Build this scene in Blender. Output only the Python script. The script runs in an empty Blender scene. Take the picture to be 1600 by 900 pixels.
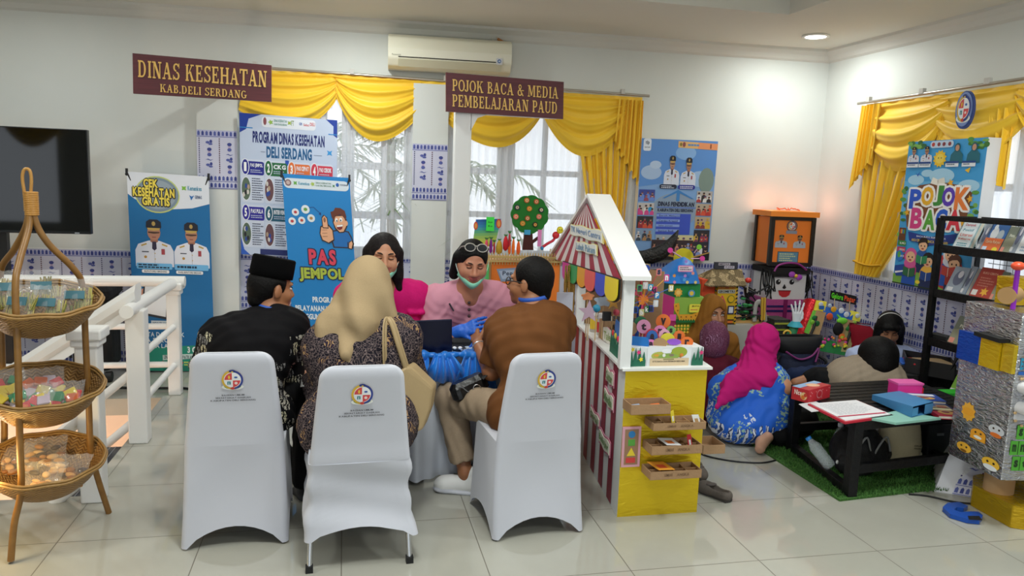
import bpy,math,random
import numpy as np
from mathutils import Vector,Matrix
random.seed(7)
PI=math.pi
S=bpy.context.scene
COL=S.collection
# -- camera
CAM_H=1.61729
FPX,YAW,PITCH,ROLL=1182.725,0.221713,0.140007,0.037168
def _axes():
 cy,sy=math.cos(YAW),math.sin(YAW)
 f=Vector((sy*math.cos(PITCH),cy*math.cos(PITCH),-math.sin(PITCH)))
 r0=Vector((cy,-sy,0));u0=r0 .cross(f)
 r=r0*math.cos(ROLL)+u0*math.sin(ROLL)
 u=-r0*math.sin(ROLL)+u0*math.cos(ROLL)
 return r,u,f
AR,AU,AF=_axes()
CAMP=Vector((0,0,CAM_H))
cd=bpy.data.cameras.new('camera');cam=bpy.data.objects.new('camera',cd);COL.objects.link(cam)
cam.matrix_world=Matrix(((AR.x,AU.x,-AF.x,0),(AR.y,AU.y,-AF.y,0),(AR.z,AU.z,-AF.z,CAM_H),(0,0,0,1)))
cd.sensor_width=36;cd.lens=FPX/1600*36;cd.clip_start=.05;cd.clip_end=200
S.camera=cam
def ray(x,y):return AF+AR*((x-800)/FPX)-AU*((y-450)/FPX)
def at(x,y,Y):
 d=ray(x,y);return CAMP+d*(Y/d.y)
def atx(x,y,X):
 d=ray(x,y);return CAMP+d*(X/d.x)
def atz(x,y,z=0):
 d=ray(x,y);return CAMP+d*((z-CAM_H)/d.z)
def onpl(x,y,P,n):
 d=ray(x,y);return CAMP+d*((Vector(P)-CAMP).dot(n)/d.dot(n))
WA,WC=Vector((-2.6,6.66,0)),Vector((4.22,6.2,0))
WE=(WC-WA).normalized();WN=Vector((WE.y,-WE.x,0))
if WN.y>0:WN=-WN
WANG=math.atan2(WE.y,WE.x)
def bw(x,y,off=0.0):return onpl(x,y,WA+WN*off,WN)
def wp(X,z,off=0.0):
 p=WA+WE*((X-WA.x)/WE.x);p=p+WN*off;return Vector((p.x,p.y,z))
RX=4.22
# -- view / world / lights
S.view_settings.view_transform='Standard'
S.view_settings.look='None'
S.view_settings.exposure=0.38
S.view_settings.gamma=1.0
S.view_settings.use_curve_mapping=False
W=bpy.data.worlds.new('world');S.world=W;W.use_nodes=True
_bg=W.node_tree.nodes['Background'];_bg.inputs[0].default_value=(.86,.93,1,1);_bg.inputs[1].default_value=1.25
def lamp(name,kind,loc,energy,color=(1,1,1),size=.2,rot=(0,0,0),spot=None,blend=.6):
 l=bpy.data.lights.new(name,kind);l.energy=energy;l.color=color
 if kind=='AREA':l.size=size;l.shape='DISK'
 else:l.shadow_soft_size=size
 if spot:l.spot_size=spot;l.spot_blend=blend
 o=bpy.data.objects.new(name,l);COL.objects.link(o);o.location=loc;o.rotation_euler=rot
 return o
LAMPS=[(3.68,5.62,9),(0.0,5.55,13),(0.2,2.2,24),(3.2,2.6,26),(-2.2,2.6,16),(-2.4,5.4,8),(1.9,0.2,18)]
lamp('tray_fill','AREA',(0,2.9,2.9),26,(1,.98,.94),3.2,(PI,0,0))  # added upward fill to lighten the ceiling tray, no fitting belongs to it
for i,(x,y,e)in enumerate(LAMPS):
 lamp('downlight_lamp','AREA',(x,y,2.835),e,(.95,1,.97),.16 if i<2 else.4)
 # -- materials
def lin(c):
 c=c/255
 return c/12.92 if c<=.04045 else((c+.055)/1.055)**2.4
def rgb(h):
 if isinstance(h,str):
  h=h.lstrip('#');return tuple(lin(int(h[i:i+2],16))for i in(0,2,4))
 return tuple(lin(c)for c in h)
MC={}
def M(h,rough=.6,metal=0,spec=.5,**k):
 key=(h,rough,metal,spec,tuple(sorted(k.items())))
 if key in MC:return MC[key]
 m=bpy.data.materials.new('mat_%d'%len(MC));m.use_nodes=True
 b=m.node_tree.nodes['Principled BSDF']
 b.inputs['Base Color'].default_value=(*rgb(h),1)
 b.inputs['Roughness'].default_value=rough;b.inputs['Metallic'].default_value=metal
 b.inputs['Specular IOR Level'].default_value=spec
 if 'emit' in k:
  b.inputs['Emission Color'].default_value=(*rgb(h),1);b.inputs['Emission Strength'].default_value=k['emit']
 if 'trans' in k:b.inputs['Transmission Weight'].default_value=k['trans']
 if 'sheen' in k:b.inputs['Sheen Weight'].default_value=k['sheen']
 if 'coat' in k:b.inputs['Coat Weight'].default_value=k['coat'];b.inputs['Coat Roughness'].default_value=.1
 if 'alpha' in k:b.inputs['Alpha'].default_value=k['alpha']
 if 'bump' in k:
  nt=m.node_tree;tc=nt.nodes.new('ShaderNodeTexCoord');n=nt.nodes.new('ShaderNodeTexNoise');bp=nt.nodes.new('ShaderNodeBump')
  sc,st=k['bump'];n.inputs['Scale'].default_value=sc;n.inputs['Detail'].default_value=4;bp.inputs['Strength'].default_value=st;bp.inputs['Distance'].default_value=.02
  nt.links.new(tc.outputs['Object'],n.inputs['Vector']);nt.links.new(n.outputs['Fac'],bp.inputs['Height']);nt.links.new(bp.outputs['Normal'],b.inputs['Normal'])
 MC[key]=m;return m
class NT:
 """small node-tree helper"""
 def __init__(s,name):
  s.m=bpy.data.materials.new(name);s.m.use_nodes=True;s.t=s.m.node_tree;s.b=s.t.nodes['Principled BSDF']
 def n(s,typ,**kw):
  nd=s.t.nodes.new('ShaderNode'+typ)
  for k,v in kw.items():
   if k in nd.inputs:nd.inputs[k].default_value=v
   else:setattr(nd,k,v)
  return nd
 def l(s,a,b):s.t.links.new(a,b)
 def ramp(s,src,stops,interp='LINEAR'):
  r=s.n('ValToRGB');r.color_ramp.interpolation=interp
  el=r.color_ramp.elements
  while len(el)<len(stops):el.new(.5)
  for e,(p,c)in zip(el,stops):e.position=p;e.color=(*rgb(c),1)
  s.l(src,r.inputs[0]);return r.outputs[0]
 def mix(s,fac,a,b):
  n=s.n('Mix',data_type='RGBA')
  if isinstance(fac,float):n.inputs[0].default_value=fac
  else:s.l(fac,n.inputs[0])
  for v,i in((a,6),(b,7)):
   if isinstance(v,str):n.inputs[i].default_value=(*rgb(v),1)
   else:s.l(v,n.inputs[i])
  return n.outputs[2]
 def math(s,op,a,b=None,c=None):
  n=s.n('Math',operation=op)
  for i,v in enumerate((a,b,c)):
   if v is None:continue
   if isinstance(v,(int,float)):n.inputs[i].default_value=v
   else:s.l(v,n.inputs[i])
  return n.outputs[0]
 def obj(s):return s.n('TexCoord').outputs['Object']
 def bump(s,h,strength=.3,dist=.01):
  b=s.n('Bump',Strength=strength,Distance=dist);s.l(h,b.inputs['Height']);s.l(b.outputs[0],s.b.inputs['Normal'])
  # -- mesh builder
class MB:
 def __init__(s):s.v=[];s.f=[];s.m=[];s.sm=[]
 def add(s,vs,fs,m=0,smooth=False,T=None):
  o=len(s.v)
  for p in vs:
   p=Vector(p)
   s.v.append(T@p if T else p)
  for f in fs:s.f.append([i+o for i in f]);s.m.append(m);s.sm.append(smooth)
  return s
 def box(s,c,d,m=0,T=None,rz=0,taper=1.0):
  x,y,z=d[0]/2,d[1]/2,d[2]/2;t=taper
  vs=[(-x,-y,-z),(x,-y,-z),(x,y,-z),(-x,y,-z),(-x*t,-y*t,z),(x*t,-y*t,z),(x*t,y*t,z),(-x*t,y*t,z)]
  Q=Matrix.Translation(c)@Matrix.Rotation(rz,4,'Z')
  if T:Q=T@Q
  return s.add(vs,[(0,3,2,1),(4,5,6,7),(0,1,5,4),(1,2,6,5),(2,3,7,6),(3,0,4,7)],m,False,Q)
 def rbox(s,c,d,r=.01,m=0,T=None,rz=0,seg=3):
  """box with rounded vertical edges and chamfered top/bottom"""
  x,y=d[0]/2,d[1]/2;r=min(r,x*.99,y*.99,d[2]*.49);rings=[]
  for z,ins in((-d[2]/2,r*.6),(-d[2]/2+r*.6,0),(d[2]/2-r*.6,0),(d[2]/2,r*.6)):
   ring=[]
   for cx,cy,a0 in((x-r,y-r,0),(-x+r,y-r,PI/2),(-x+r,-y+r,PI),(x-r,-y+r,1.5*PI)):
    for k in range(seg+1):
     a=a0+PI/2*k/seg;rr=r-ins*.9 if r>ins else 0
     ring.append((cx+rr*math.cos(a),cy+rr*math.sin(a),z))
   rings.append(ring)
  Q=Matrix.Translation(c)@Matrix.Rotation(rz,4,'Z')
  if T:Q=T@Q
  return s.loft(rings,m,True,True,True,False,Q)
 def loft(s,rings,m=0,cap0=True,cap1=True,closed=True,smooth=True,T=None):
  n=len(rings[0]);vs=[p for r in rings for p in r];fs=[]
  for i in range(len(rings)-1):
   for j in range(n if closed else n-1):
    a=i*n+j;b=i*n+(j+1)%n;fs.append((a,b,b+n,a+n))
  s.add(vs,fs,m,smooth,T)
  if cap0:s.add(rings[0],[tuple(range(n))[::-1]],m,False,T)
  if cap1:s.add(rings[-1],[tuple(range(n))],m,False,T)
  return s
 def tube(s,path,r,m=0,n=8,closed=False,caps=True,T=None,flat=None,smooth=True):
  P=[Vector(p)for p in path];N=len(P)
  R=r if hasattr(r,'__len__')else[r]*N
  rings=[];up=None
  for i in range(N):
   if closed:d=P[(i+1)%N]-P[i-1]
   else:d=P[min(i+1,N-1)]-P[max(i-1,0)]
   d.normalize()
   if up is None:
    up=Vector((0,0,1))if abs(d.z)<.9 else Vector((0,1,0))
   x=d.cross(up);x.normalize();y=x.cross(d);up=y
   fl=flat if flat else(1,1)
   rings.append([P[i]+x*(R[i]*fl[0]*math.cos(2*PI*k/n))+y*(R[i]*fl[1]*math.sin(2*PI*k/n))for k in range(n)])
  if closed:rings.append(rings[0]);caps=False
  return s.loft(rings,m,caps,caps,True,smooth,T)
 def cyl(s,a,b,r,r2=None,m=0,n=16,T=None,smooth=True):return s.tube([a,b],[r,r if r2 is None else r2],m,n,T=T,smooth=smooth)
 def lathe(s,prof,c=(0,0,0),m=0,n=24,T=None,sx=1,sy=1,cap=True):
  rings=[[(c[0]+r*sx*math.cos(2*PI*k/n),c[1]+r*sy*math.sin(2*PI*k/n),c[2]+z)for k in range(n)]for r,z in prof]
  return s.loft(rings,m,cap,cap,True,True,T)
 def ell(s,c,r,m=0,T=None,nu=16,nv=10):
  rings=[]
  for i in range(1,nv):
   a=PI*i/nv-PI/2
   rings.append([(c[0]+r[0]*math.cos(a)*math.cos(2*PI*k/nu),c[1]+r[1]*math.cos(a)*math.sin(2*PI*k/nu),c[2]+r[2]*math.sin(a))for k in range(nu)])
  return s.loft(rings,m,True,True,True,True,T)
 def prism(s,pts,O,U,V,N,t,m=0,mside=None,smooth=False):
  """outline pts (u,v) extruded by t along N"""
  O,U,V,N=map(Vector,(O,U,V,N));n=len(pts)
  a=[O+U*u+V*v for u,v in pts];b=[p+N*t for p in a]
  s.add(b,[tuple(range(n))],m);s.add(a,[tuple(range(n))[::-1]],m)
  s.add(a+b,[(i,(i+1)%n,n+(i+1)%n,n+i)for i in range(n)],m if mside is None else mside,smooth)
  return s
 def grid(s,fn,nu,nv,m=0,smooth=True,T=None,thick=0):
  vs=[fn(i/nu,j/nv)for j in range(nv+1)for i in range(nu+1)]
  fs=[(j*(nu+1)+i,j*(nu+1)+i+1,(j+1)*(nu+1)+i+1,(j+1)*(nu+1)+i)for j in range(nv)for i in range(nu)]
  return s.add(vs,fs,m,smooth,T)
 def build(s,name,mats,parent=None,local=False,solid=0,bevel=0,sub=0,offset=0):
  me=bpy.data.meshes.new(name)
  vs=s.v
  if parent is not None and not local:
   inv=WM[parent.name].inverted();vs=[inv@p for p in vs]
  me.from_pydata([tuple(p)for p in vs],[],s.f)
  if not isinstance(mats,(list,tuple)):mats=[mats]
  for m in mats:me.materials.append(m)
  me.polygons.foreach_set('material_index',s.m);me.polygons.foreach_set('use_smooth',s.sm);me.update()
  o=bpy.data.objects.new(name,me);COL.objects.link(o)
  if parent is not None:o.parent=parent
  WM[o.name]=WM[parent.name]if parent is not None else Matrix.Identity(4)
  if solid:md=o.modifiers.new('solid','SOLIDIFY');md.thickness=solid;md.offset=offset
  if bevel:md=o.modifiers.new('bevel','BEVEL');md.width=bevel;md.segments=2;md.limit_method='ANGLE'
  if sub:md=o.modifiers.new('sub','SUBSURF');md.levels=sub;md.render_levels=sub
  return o
WM={}
def tag(o,label,cat,group=None,kind=None):
 if label:o['label']=label
 if cat:o['category']=cat
 if group:o['group']=group
 if kind:o['kind']=kind
 return o
def thing(name,label,cat,loc=(0,0,0),rz=0,group=None):
 o=bpy.data.objects.new(name,None);COL.objects.link(o);o.empty_display_size=.1
 o.location=loc;o.rotation_euler=(0,0,rz)
 WM[o.name]=Matrix.Translation(loc)@Matrix.Rotation(rz,4,'Z')
 return tag(o,label,cat,group)
def struct(name,mb,mats,label=None,**k):
 o=mb.build(name,mats,**k);o['kind']='structure'
 if label:o['label']=label
 return o
def copy_tree(o,parent=None,loc=None,rz=None,label=None,rot=None):
 c=o.copy();COL.objects.link(c)
 if parent is not None:c.parent=parent
 else:
  if loc is not None:c.location=loc
  if rz is not None:c.rotation_euler=(0,0,rz)
  if rot is not None:c.rotation_euler=rot
  if label:c['label']=label
 for ch in list(o.children):copy_tree(ch,c)
 return c
 # -- lettering
_GL={}
def _load_glyphs():
 cu=bpy.data.curves.new('t','FONT');cu.size=1;cu.resolution_u=3;cu.fill_mode='FRONT'
 ob=bpy.data.objects.new('t',cu);COL.objects.link(ob)
 for bold in(.02,.045):
  cu.offset=bold
  for ch in 'ABCDEFGHIJKLMNOPQRSTUVWXYZabcdefghijklmnopqrstuvwxyz0123456789.,:!?&/-()':
   cu.body=ch
   dg=bpy.context.evaluated_depsgraph_get();ev=ob.evaluated_get(dg);me=ev.to_mesh()
   vs=[(v.co.x,v.co.y)for v in me.vertices];fs=[tuple(p.vertices)for p in me.polygons]
   ev.to_mesh_clear()
   x0=min(p[0]for p in vs);x1=max(p[0]for p in vs)
   _GL[ch,bold]=([(x-x0,y)for x,y in vs],fs,x1-x0)
 bpy.data.objects.remove(ob);bpy.data.curves.remove(cu)
_load_glyphs()
def glyphs(body,bold=.02):
 """one word or line as triangles, normalised to its own box"""
 bold=.045 if bold>.03 else.02
 vs,fs,x=[],[],0
 for ch in body:
  if ch==' ':x+=.3;continue
  g,f,w=_GL[ch,bold];o=len(vs)
  vs+=[(a+x,b)for a,b in g];fs+=[tuple(i+o for i in t)for t in f];x+=w+(.075 if bold<.03 else.05)
 xs=[p[0]for p in vs];ys=[p[1]for p in vs]
 x0,x1,y0,y1=min(xs),max(xs),min(ys),max(ys)
 return[((x-x0)/(x1-x0),(y-y0)/(y1-y0))for x,y in vs],fs,(x1-x0)/(y1-y0)
def serif_word(body):
 """returns outline pieces (list of polygons) in em units, height 1, and total width"""
 out=[];x=0.0
 T,H,SR=.2,.1,.09
 def rect(a,b,c,d):out.append([(x+a,b),(x+c,b),(x+c,d),(x+a,d)])
 def stem(a,top=True,bot=True,y0=0,y1=1):
  rect(a,y0,a+T,y1)
  if bot:rect(a-.07,0,a+T+.07,SR)
  if top:rect(a-.07,1-SR,a+T+.07,1)
 def arc(cx,cy,rx,ry,a0,a1,t0,t1,n=10):
  for i in range(n):
   u,v=a0+(a1-a0)*i/n,a0+(a1-a0)*(i+1)/n
   def th(a):return t0+(t1-t0)*abs(math.cos(a))
   p=[(x+cx+rx*math.cos(w),cy+ry*math.sin(w))for w in(u,v)]
   q=[(x+cx+(rx-th(w))*math.cos(w),cy+(ry-H)*math.sin(w))for w in(v,u)]
   out.append(p+q)
 def line(x0,y0,x1,y1,t):out.append([(x+x0-t/2,y0),(x+x0+t/2,y0),(x+x1+t/2,y1),(x+x1-t/2,y1)])
 for ch in body:
  w=.8
  if ch==' ':w=.42
  elif ch=='.':rect(.05,0,.22,.18);w=.3
  elif ch=='D':stem(.1);rect(.3,0,.42,H);rect(.3,1-H,.42,1);arc(.42,.5,.42,.5,-PI/2,PI/2,H,T);w=.95
  elif ch=='I':stem(.1);w=.42
  elif ch=='J':stem(.2,True,False,.2,1);arc(.14,.2,.26,.2,-PI,0,H,T,8);w=.5
  elif ch=='N':rect(.12,0,.22,1);rect(.02,0,.34,SR);rect(-.02,1-SR,.2,1);line(.2,1,.74,0,T*1.15);rect(.72,0,.82,1);rect(.6,1-SR,.94,1);w=.98
  elif ch=='M':rect(.12,0,.22,1);rect(.0,0,.34,SR);rect(.0,1-SR,.25,1);line(.22,1,.55,.1,T);line(.55,.1,.88,1,H);stem(.86);w=1.2
  elif ch=='A':line(.13,0,.45,1,H);line(.76,0,.45,1,T);rect(.25,.3,.66,.3+H);rect(-.02,0,.3,SR);rect(.57,0,.96,SR);w=.98
  elif ch=='S':arc(.38,.745,.32,.255,PI*.1,PI*1.5,H,T*.9);arc(.38,.255,.34,.255,-PI*.9,PI*.5,H,T*.9);rect(.62,.7,.7,1);rect(.04,0,.12,.3);w=.76
  elif ch=='K':stem(.1);line(.34,.42,.72,1,H);line(.5,.58,.8,0,T);rect(.55,1-SR,.9,1);rect(.6,0,.98,SR);w=1.0
  elif ch=='E':stem(.1);rect(.3,0,.72,H);rect(.3,1-H,.7,1);rect(.3,.46,.52,.46+H);rect(.64,0,.74,.28);rect(.62,.74,.71,1);rect(.5,.36,.56,.66);w=.82
  elif ch=='H':stem(.1);stem(.68);rect(.3,.46,.68,.46+H);w=1.0
  elif ch=='T':stem(.32,False,True);rect(.02,1-H,.82,1);rect(.0,.72,.1,1);rect(.74,.72,.84,1);w=.88
  elif ch=='B':stem(.1);rect(.3,0,.45,H);rect(.3,1-H,.42,1);rect(.3,.49,.45,.49+H);arc(.42,.765,.27,.235,-PI/2,PI/2,H,T*.9);arc(.44,.27,.32,.27,-PI/2,PI/2,H,T);w=.84
  elif ch=='P':stem(.1);rect(.3,1-H,.42,1);rect(.3,.4,.42,.4+H);arc(.42,.7,.32,.3,-PI/2,PI/2,H,T);w=.8
  elif ch=='R':stem(.1);rect(.3,1-H,.42,1);rect(.3,.46,.42,.46+H);arc(.42,.73,.3,.27,-PI/2,PI/2,H,T);line(.5,.5,.78,0,T);rect(.66,0,.94,SR);w=.96
  elif ch=='L':stem(.1);rect(.3,0,.7,H);rect(.62,0,.72,.32);w=.78
  elif ch=='G':arc(.48,.5,.44,.5,PI*.25,PI*2-.35,H,T,14);rect(.66,.06,.84,.42);rect(.54,.38,.96,.47);w=.98
  elif ch=='O':arc(.48,.5,.46,.5,0,2*PI,H,T,18);w=.98
  elif ch=='C':arc(.47,.5,.44,.5,PI*.22,PI*1.82,H,T,14);rect(.74,.68,.82,1);w=.9
  elif ch=='U':stem(.1,True,False,.3,1);rect(.72,.3,.82,1);rect(.62,1-SR,.92,1);arc(.46,.3,.36,.3,PI,2*PI,H,T*.75,10);w=.96
  elif ch=='&':arc(.38,.78,.22,.22,0,2*PI,.08,.1,12);arc(.36,.28,.34,.28,PI*.35,PI*1.95,.09,T*.9,12);line(.28,.7,.84,0,T*.9);rect(.6,.44,.95,.52);w=1.0
  x+=w+.06
 return out,x-.06
class Canvas:
 """flat printed sheet: corners TL, TR, BL in the world; draw in units (0..w, 0..h), v downwards"""
 def __init__(s,TL,TR,BL,w,h,flip=False):
  s.O=Vector(TL);s.U=(Vector(TR)-s.O)/w;s.V=(Vector(BL)-s.O)/h
  s.N=s.V.cross(s.U).normalized()
  s.w,s.h=w,h;s.mb=MB();s.mats=[];s.bend=None;s.k=0
 def mi(s,c):
  m=M(c,.55)if isinstance(c,(str,tuple))else c
  if m not in s.mats:s.mats.append(m)
  return s.mats.index(m)
 def P(s,u,v,l=1):
  p=s.O+s.U*u+s.V*v+s.N*(.0007*l)
  return p+s.N*s.bend(u/s.w,v/s.h)if s.bend else p
 def lay(s,l):s.k+=1;return l+.9*(s.k%100)/100
 def poly(s,pts,c,l=1):l=s.lay(l);s.mb.add([s.P(u,v,l)for u,v in pts],[tuple(range(len(pts)))[::-1]],s.mi(c));return s
 def rect(s,u0,v0,u1,v1,c,l=1,sub=1):
  if s.bend:
   n=10
   for i in range(n):
    for j in range(n):
     a,b,d,e=u0+(u1-u0)*i/n,v0+(v1-v0)*j/n,u0+(u1-u0)*(i+1)/n,v0+(v1-v0)*(j+1)/n
     s.poly([(a,b),(d,b),(d,e),(a,e)],c,l)
   return s
  return s.poly([(u0,v0),(u1,v0),(u1,v1),(u0,v1)],c,l)
 def rrect(s,u0,v0,u1,v1,r,c,l=1):
  ry=r*s.U.length/s.V.length;pts=[]
  for cx,cy,a0 in((u1-r,v0+ry,-PI/2),(u1-r,v1-ry,0),(u0+r,v1-ry,PI/2),(u0+r,v0+ry,PI)):
   for k in range(5):
    a=a0+PI/2*k/4;pts.append((cx+r*math.cos(a),cy+ry*math.sin(a)))
  return s.poly(pts,c,l)
 def ell(s,u,v,ru,rv,c,l=1,n=20,a0=0,a1=2*PI):
  pts=[(u+ru*math.cos(a0+(a1-a0)*k/n),v+rv*math.sin(a0+(a1-a0)*k/n))for k in range(n if a1-a0>6.2 else n+1)]
  return s.poly(pts,c,l)
 def star(s,u,v,r,c,l=1,n=10,k=.75):
  return s.poly([(u+r*(1 if i%2 else k)*math.cos(PI*i/n),v+r*(1 if i%2 else k)*math.sin(PI*i/n)*s.U.length/s.V.length)for i in range(2*n)],c,l)
 def line(s,u0,v0,u1,v1,t,c,l=1):
  a=Vector((u1-u0,v1-v0));n=Vector((-a.y,a.x)).normalized()*t/2
  return s.poly([(u0+n.x,v0+n.y),(u1+n.x,v1+n.y),(u1-n.x,v1-n.y),(u0-n.x,v0-n.y)],c,l)
 def text(s,u0,v0,u1,v1,body,c,l=3,bold=.02):
  vs,fs,asp=glyphs(body,bold);l=s.lay(l)
  s.mb.add([s.P(u0+(u1-u0)*x,v1-(v1-v0)*y,l)for x,y in vs],fs,s.mi(c));return s
 def serif(s,u0,v0,u1,v1,body,c,l=3):
  ps,w=serif_word(body)
  for p in ps:s.poly([(u0+(u1-u0)*x/w,v1-(v1-v0)*y)for x,y in p][::-1],c,l)
  return s
 def lines(s,u0,v0,u1,n,dv,c,l=2,t=.4,seed=0):
  """rows of illegibly small print"""
  rd=random.Random(seed+int(u0*7+v0*13))
  for i in range(n):
   u=u0;e=u0+(u1-u0)*(rd.uniform(.6,1)if i%3!=1 else.95)
   while u<e:
    k=min(rd.uniform(.05,.16)*(u1-u0),e-u)
    s.rect(u,v0+i*dv,u+k,v0+i*dv+dv*t,c,l);u+=k+.025*(u1-u0)
  return s
 def build(s,name,parent=None,**k):return s.mb.build(name,s.mats,parent,**k)
 #  THE SETTING
CEIL=2.86
def wall_paint():
 t=NT('wall_paint');n=t.n('TexNoise',Scale=3.0,Detail=3.0);t.l(t.obj(),n.inputs['Vector'])
 t.l(t.mix(n.outputs['Fac'],'#D9DDD9','#E1E4E0'),t.b.inputs['Base Color']);t.b.inputs['Roughness'].default_value=.55
 return t.m
WALLM=wall_paint();CEILM=M('#DEDCD2',.8)
def floor_tiles():
 t=NT('floor_tiles');o=t.obj();sp=t.n('SeparateXYZ');t.l(o,sp.inputs[0])
 g=[]
 for ax,off in(('X',-1.80064),('Y',3.42164)):
  f=t.math('FRACT',t.math('DIVIDE',t.math('SUBTRACT',sp.outputs[ax],off-60),.6))
  d=t.math('MINIMUM',f,t.math('SUBTRACT',1,f));g.append(t.math('LESS_THAN',d,.0036))
 grout=t.math('MAXIMUM',g[0],g[1])
 n=t.n('TexNoise',Scale=1.7,Detail=5.0,Roughness=.6);t.l(o,n.inputs['Vector'])
 v=t.n('TexNoise',Scale=9.0,Detail=6.0);t.l(o,v.inputs['Vector'])
 base=t.mix(n.outputs['Fac'],'#A3A298','#BAB9AF');base=t.mix(t.math('MULTIPLY',v.outputs['Fac'],.35),base,'#ABA99B')
 t.l(t.mix(grout,base,'#6F6A60'),t.b.inputs['Base Color'])
 t.l(t.math('ADD',t.math('MULTIPLY',grout,.5),.065),t.b.inputs['Roughness'])
 t.b.inputs['Specular IOR Level'].default_value=.6
 return t.m
FLOORM=floor_tiles()
HX0,HX1,HY0,HY1=-3.6,-1.255,3.92,5.63
f=MB()
for x0,x1,y0,y1 in((-7.5,HX0,-4,7),(HX1,5,-4,7),(HX0,HX1,-4,HY0),(HX0,HX1,HY1,7)):
 f.box(((x0+x1)/2,(y0+y1)/2,-.06),(x1-x0,y1-y0,.12))
struct('floor',f,FLOORM)
w=MB();PEACH=M('#EBD3BD',.6)
w.box(((HX0+HX1)/2,HY1+.05,-.81),(HX1-HX0,.1,1.38));w.box((HX1+.055,(HY0+HY1)/2,-.81),(.1,HY1-HY0,1.38))
w.box(((HX0+HX1)/2,HY0-.05,-.81),(HX1-HX0,.1,1.38));w.box((HX0-.05,(HY0+HY1)/2,-.81),(.1,HY1-HY0,1.38));w.box(((HX0+HX1)/2,(HY0+HY1)/2,-1.55),(HX1-HX0+.2,HY1-HY0+.2,.1))
struct('wall_stairwell',w,PEACH)
lamp('stairwell_lamp','POINT',(-2.3,4.7,-.5),26,(1,.82,.66),.12)
st=MB()
for k in range(5):
 st.box((HX1-.07-.27*k-.0,4.27,-.03-.17*k),(.13 if k==0 else.27,.74,.05 if k==0 else.05),0 if k==0 else 1)
 if k==0:
  for q in range(3):st.box((HX1-.035-.03*q,4.27,-.004),(.004,.74,.002),2)
struct('trim_1',st,[M('#2A2C33',.3),PEACH,M('#8C8C90',.4)])
#  back wall with two window openings
WIN=[(-.80,.55,.96,2.36),(.86,2.46,.96,2.36)]
w=MB()
def wall_piece(X0,X1,z0,z1,t=.16):
 p0,p1=wp(X0,z0),wp(X1,z0);c=(p0+p1)/2-WN*t/2;c.z=(z0+z1)/2
 w.box(c,((p1-p0).length,t,z1-z0),0,rz=WANG)
wall_piece(-7.5,4.35,0,.96);wall_piece(-7.5,4.35,2.36,2.9)
for a,b in((-7.5,-.80),(.55,.86),(2.46,4.35)):wall_piece(a,b,.96,2.36)
struct('wall_back',w,WALLM)
w=MB()
RW=(3.95,5.45,.96,2.3)
for y0,y1,z0,z1 in((-4,6.4,0,.96),(-4,6.4,2.3,2.9),(-4,3.0,.96,2.3),(5.3,6.4,.96,2.3)):
 w.box((RX+.08,(y0+y1)/2,(z0+z1)/2),(.16,y1-y0,z1-z0))
struct('wall_right',w,WALLM)
w=MB()
for x0,x1,z0,z1 in((-7.5,-6.6,0,2.9),(-4.9,-2.2,0,2.9),(2.4,4.4,0,2.9),(-6.6,-4.9,2.45,2.9),(-6.6,-4.9,0,.6),(-2.2,2.4,2.5,2.9)):w.box(((x0+x1)/2,-3.0,(z0+z1)/2),(x1-x0,.15,z1-z0))
w.box((-7.4,1.8,1.45),(.15,9.6,2.9));struct('wall_front',w,WALLM)
w=MB()
for X0,X1 in((-1.13,-.825),(.557,.846)):
 c=wp((X0+X1)/2,1.19,.03);w.box(c,(X1-X0,.1,2.38),0,rz=WANG)
struct('trim_2',w,WALLM)
w=MB();TX0,TX1,TY0,TY1=-3.2,3.08,.8,5.05
for x0,x1,y0,y1 in((-7.5,TX0,-4,7),(TX1,4.4,-4,7),(TX0,TX1,TY1,7),(TX0,TX1,-4,TY0)):
 w.box(((x0+x1)/2,(y0+y1)/2,CEIL+.06),(x1-x0,y1-y0,.12))
w.box(((TX0+TX1)/2,(TY0+TY1)/2,CEIL+.3),(TX1-TX0+.3,TY1-TY0+.3,.04),1)
for c,d in(((TX0-.02,(TY0+TY1)/2),(.04,TY1-TY0)),((TX1+.02,(TY0+TY1)/2),(.04,TY1-TY0)),(((TX0+TX1)/2,TY0-.02),(TX1-TX0,.04)),(((TX0+TX1)/2,TY1+.02),(TX1-TX0,.04))):
 w.box((*c,CEIL+.2),(*d,.2),1)
struct('ceiling',w,[CEILM,M('#F0F0EC',.8)])
w=MB();prof=[(0,0),(.015,0),(.02,-.03),(.06,-.045),(.075,-.07),(.0,-.1)]
prof=[(0,0),(.1,0),(.095,-.02),(.05,-.05),(.025,-.085),(0,-.1)]
for a,b,nrm in((wp(-4.4,CEIL),wp(4.22,CEIL),WN),(Vector((RX,6.2,CEIL)),Vector((RX,-4,CEIL)),Vector((-1,0,0)))):
 w.loft([[p+nrm*o+Vector((0,0,z))for o,z in prof]for p in(a,b)],0,True,True,True,False)
struct('trim_3',w,M('#DCDCD6',.7))
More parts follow.
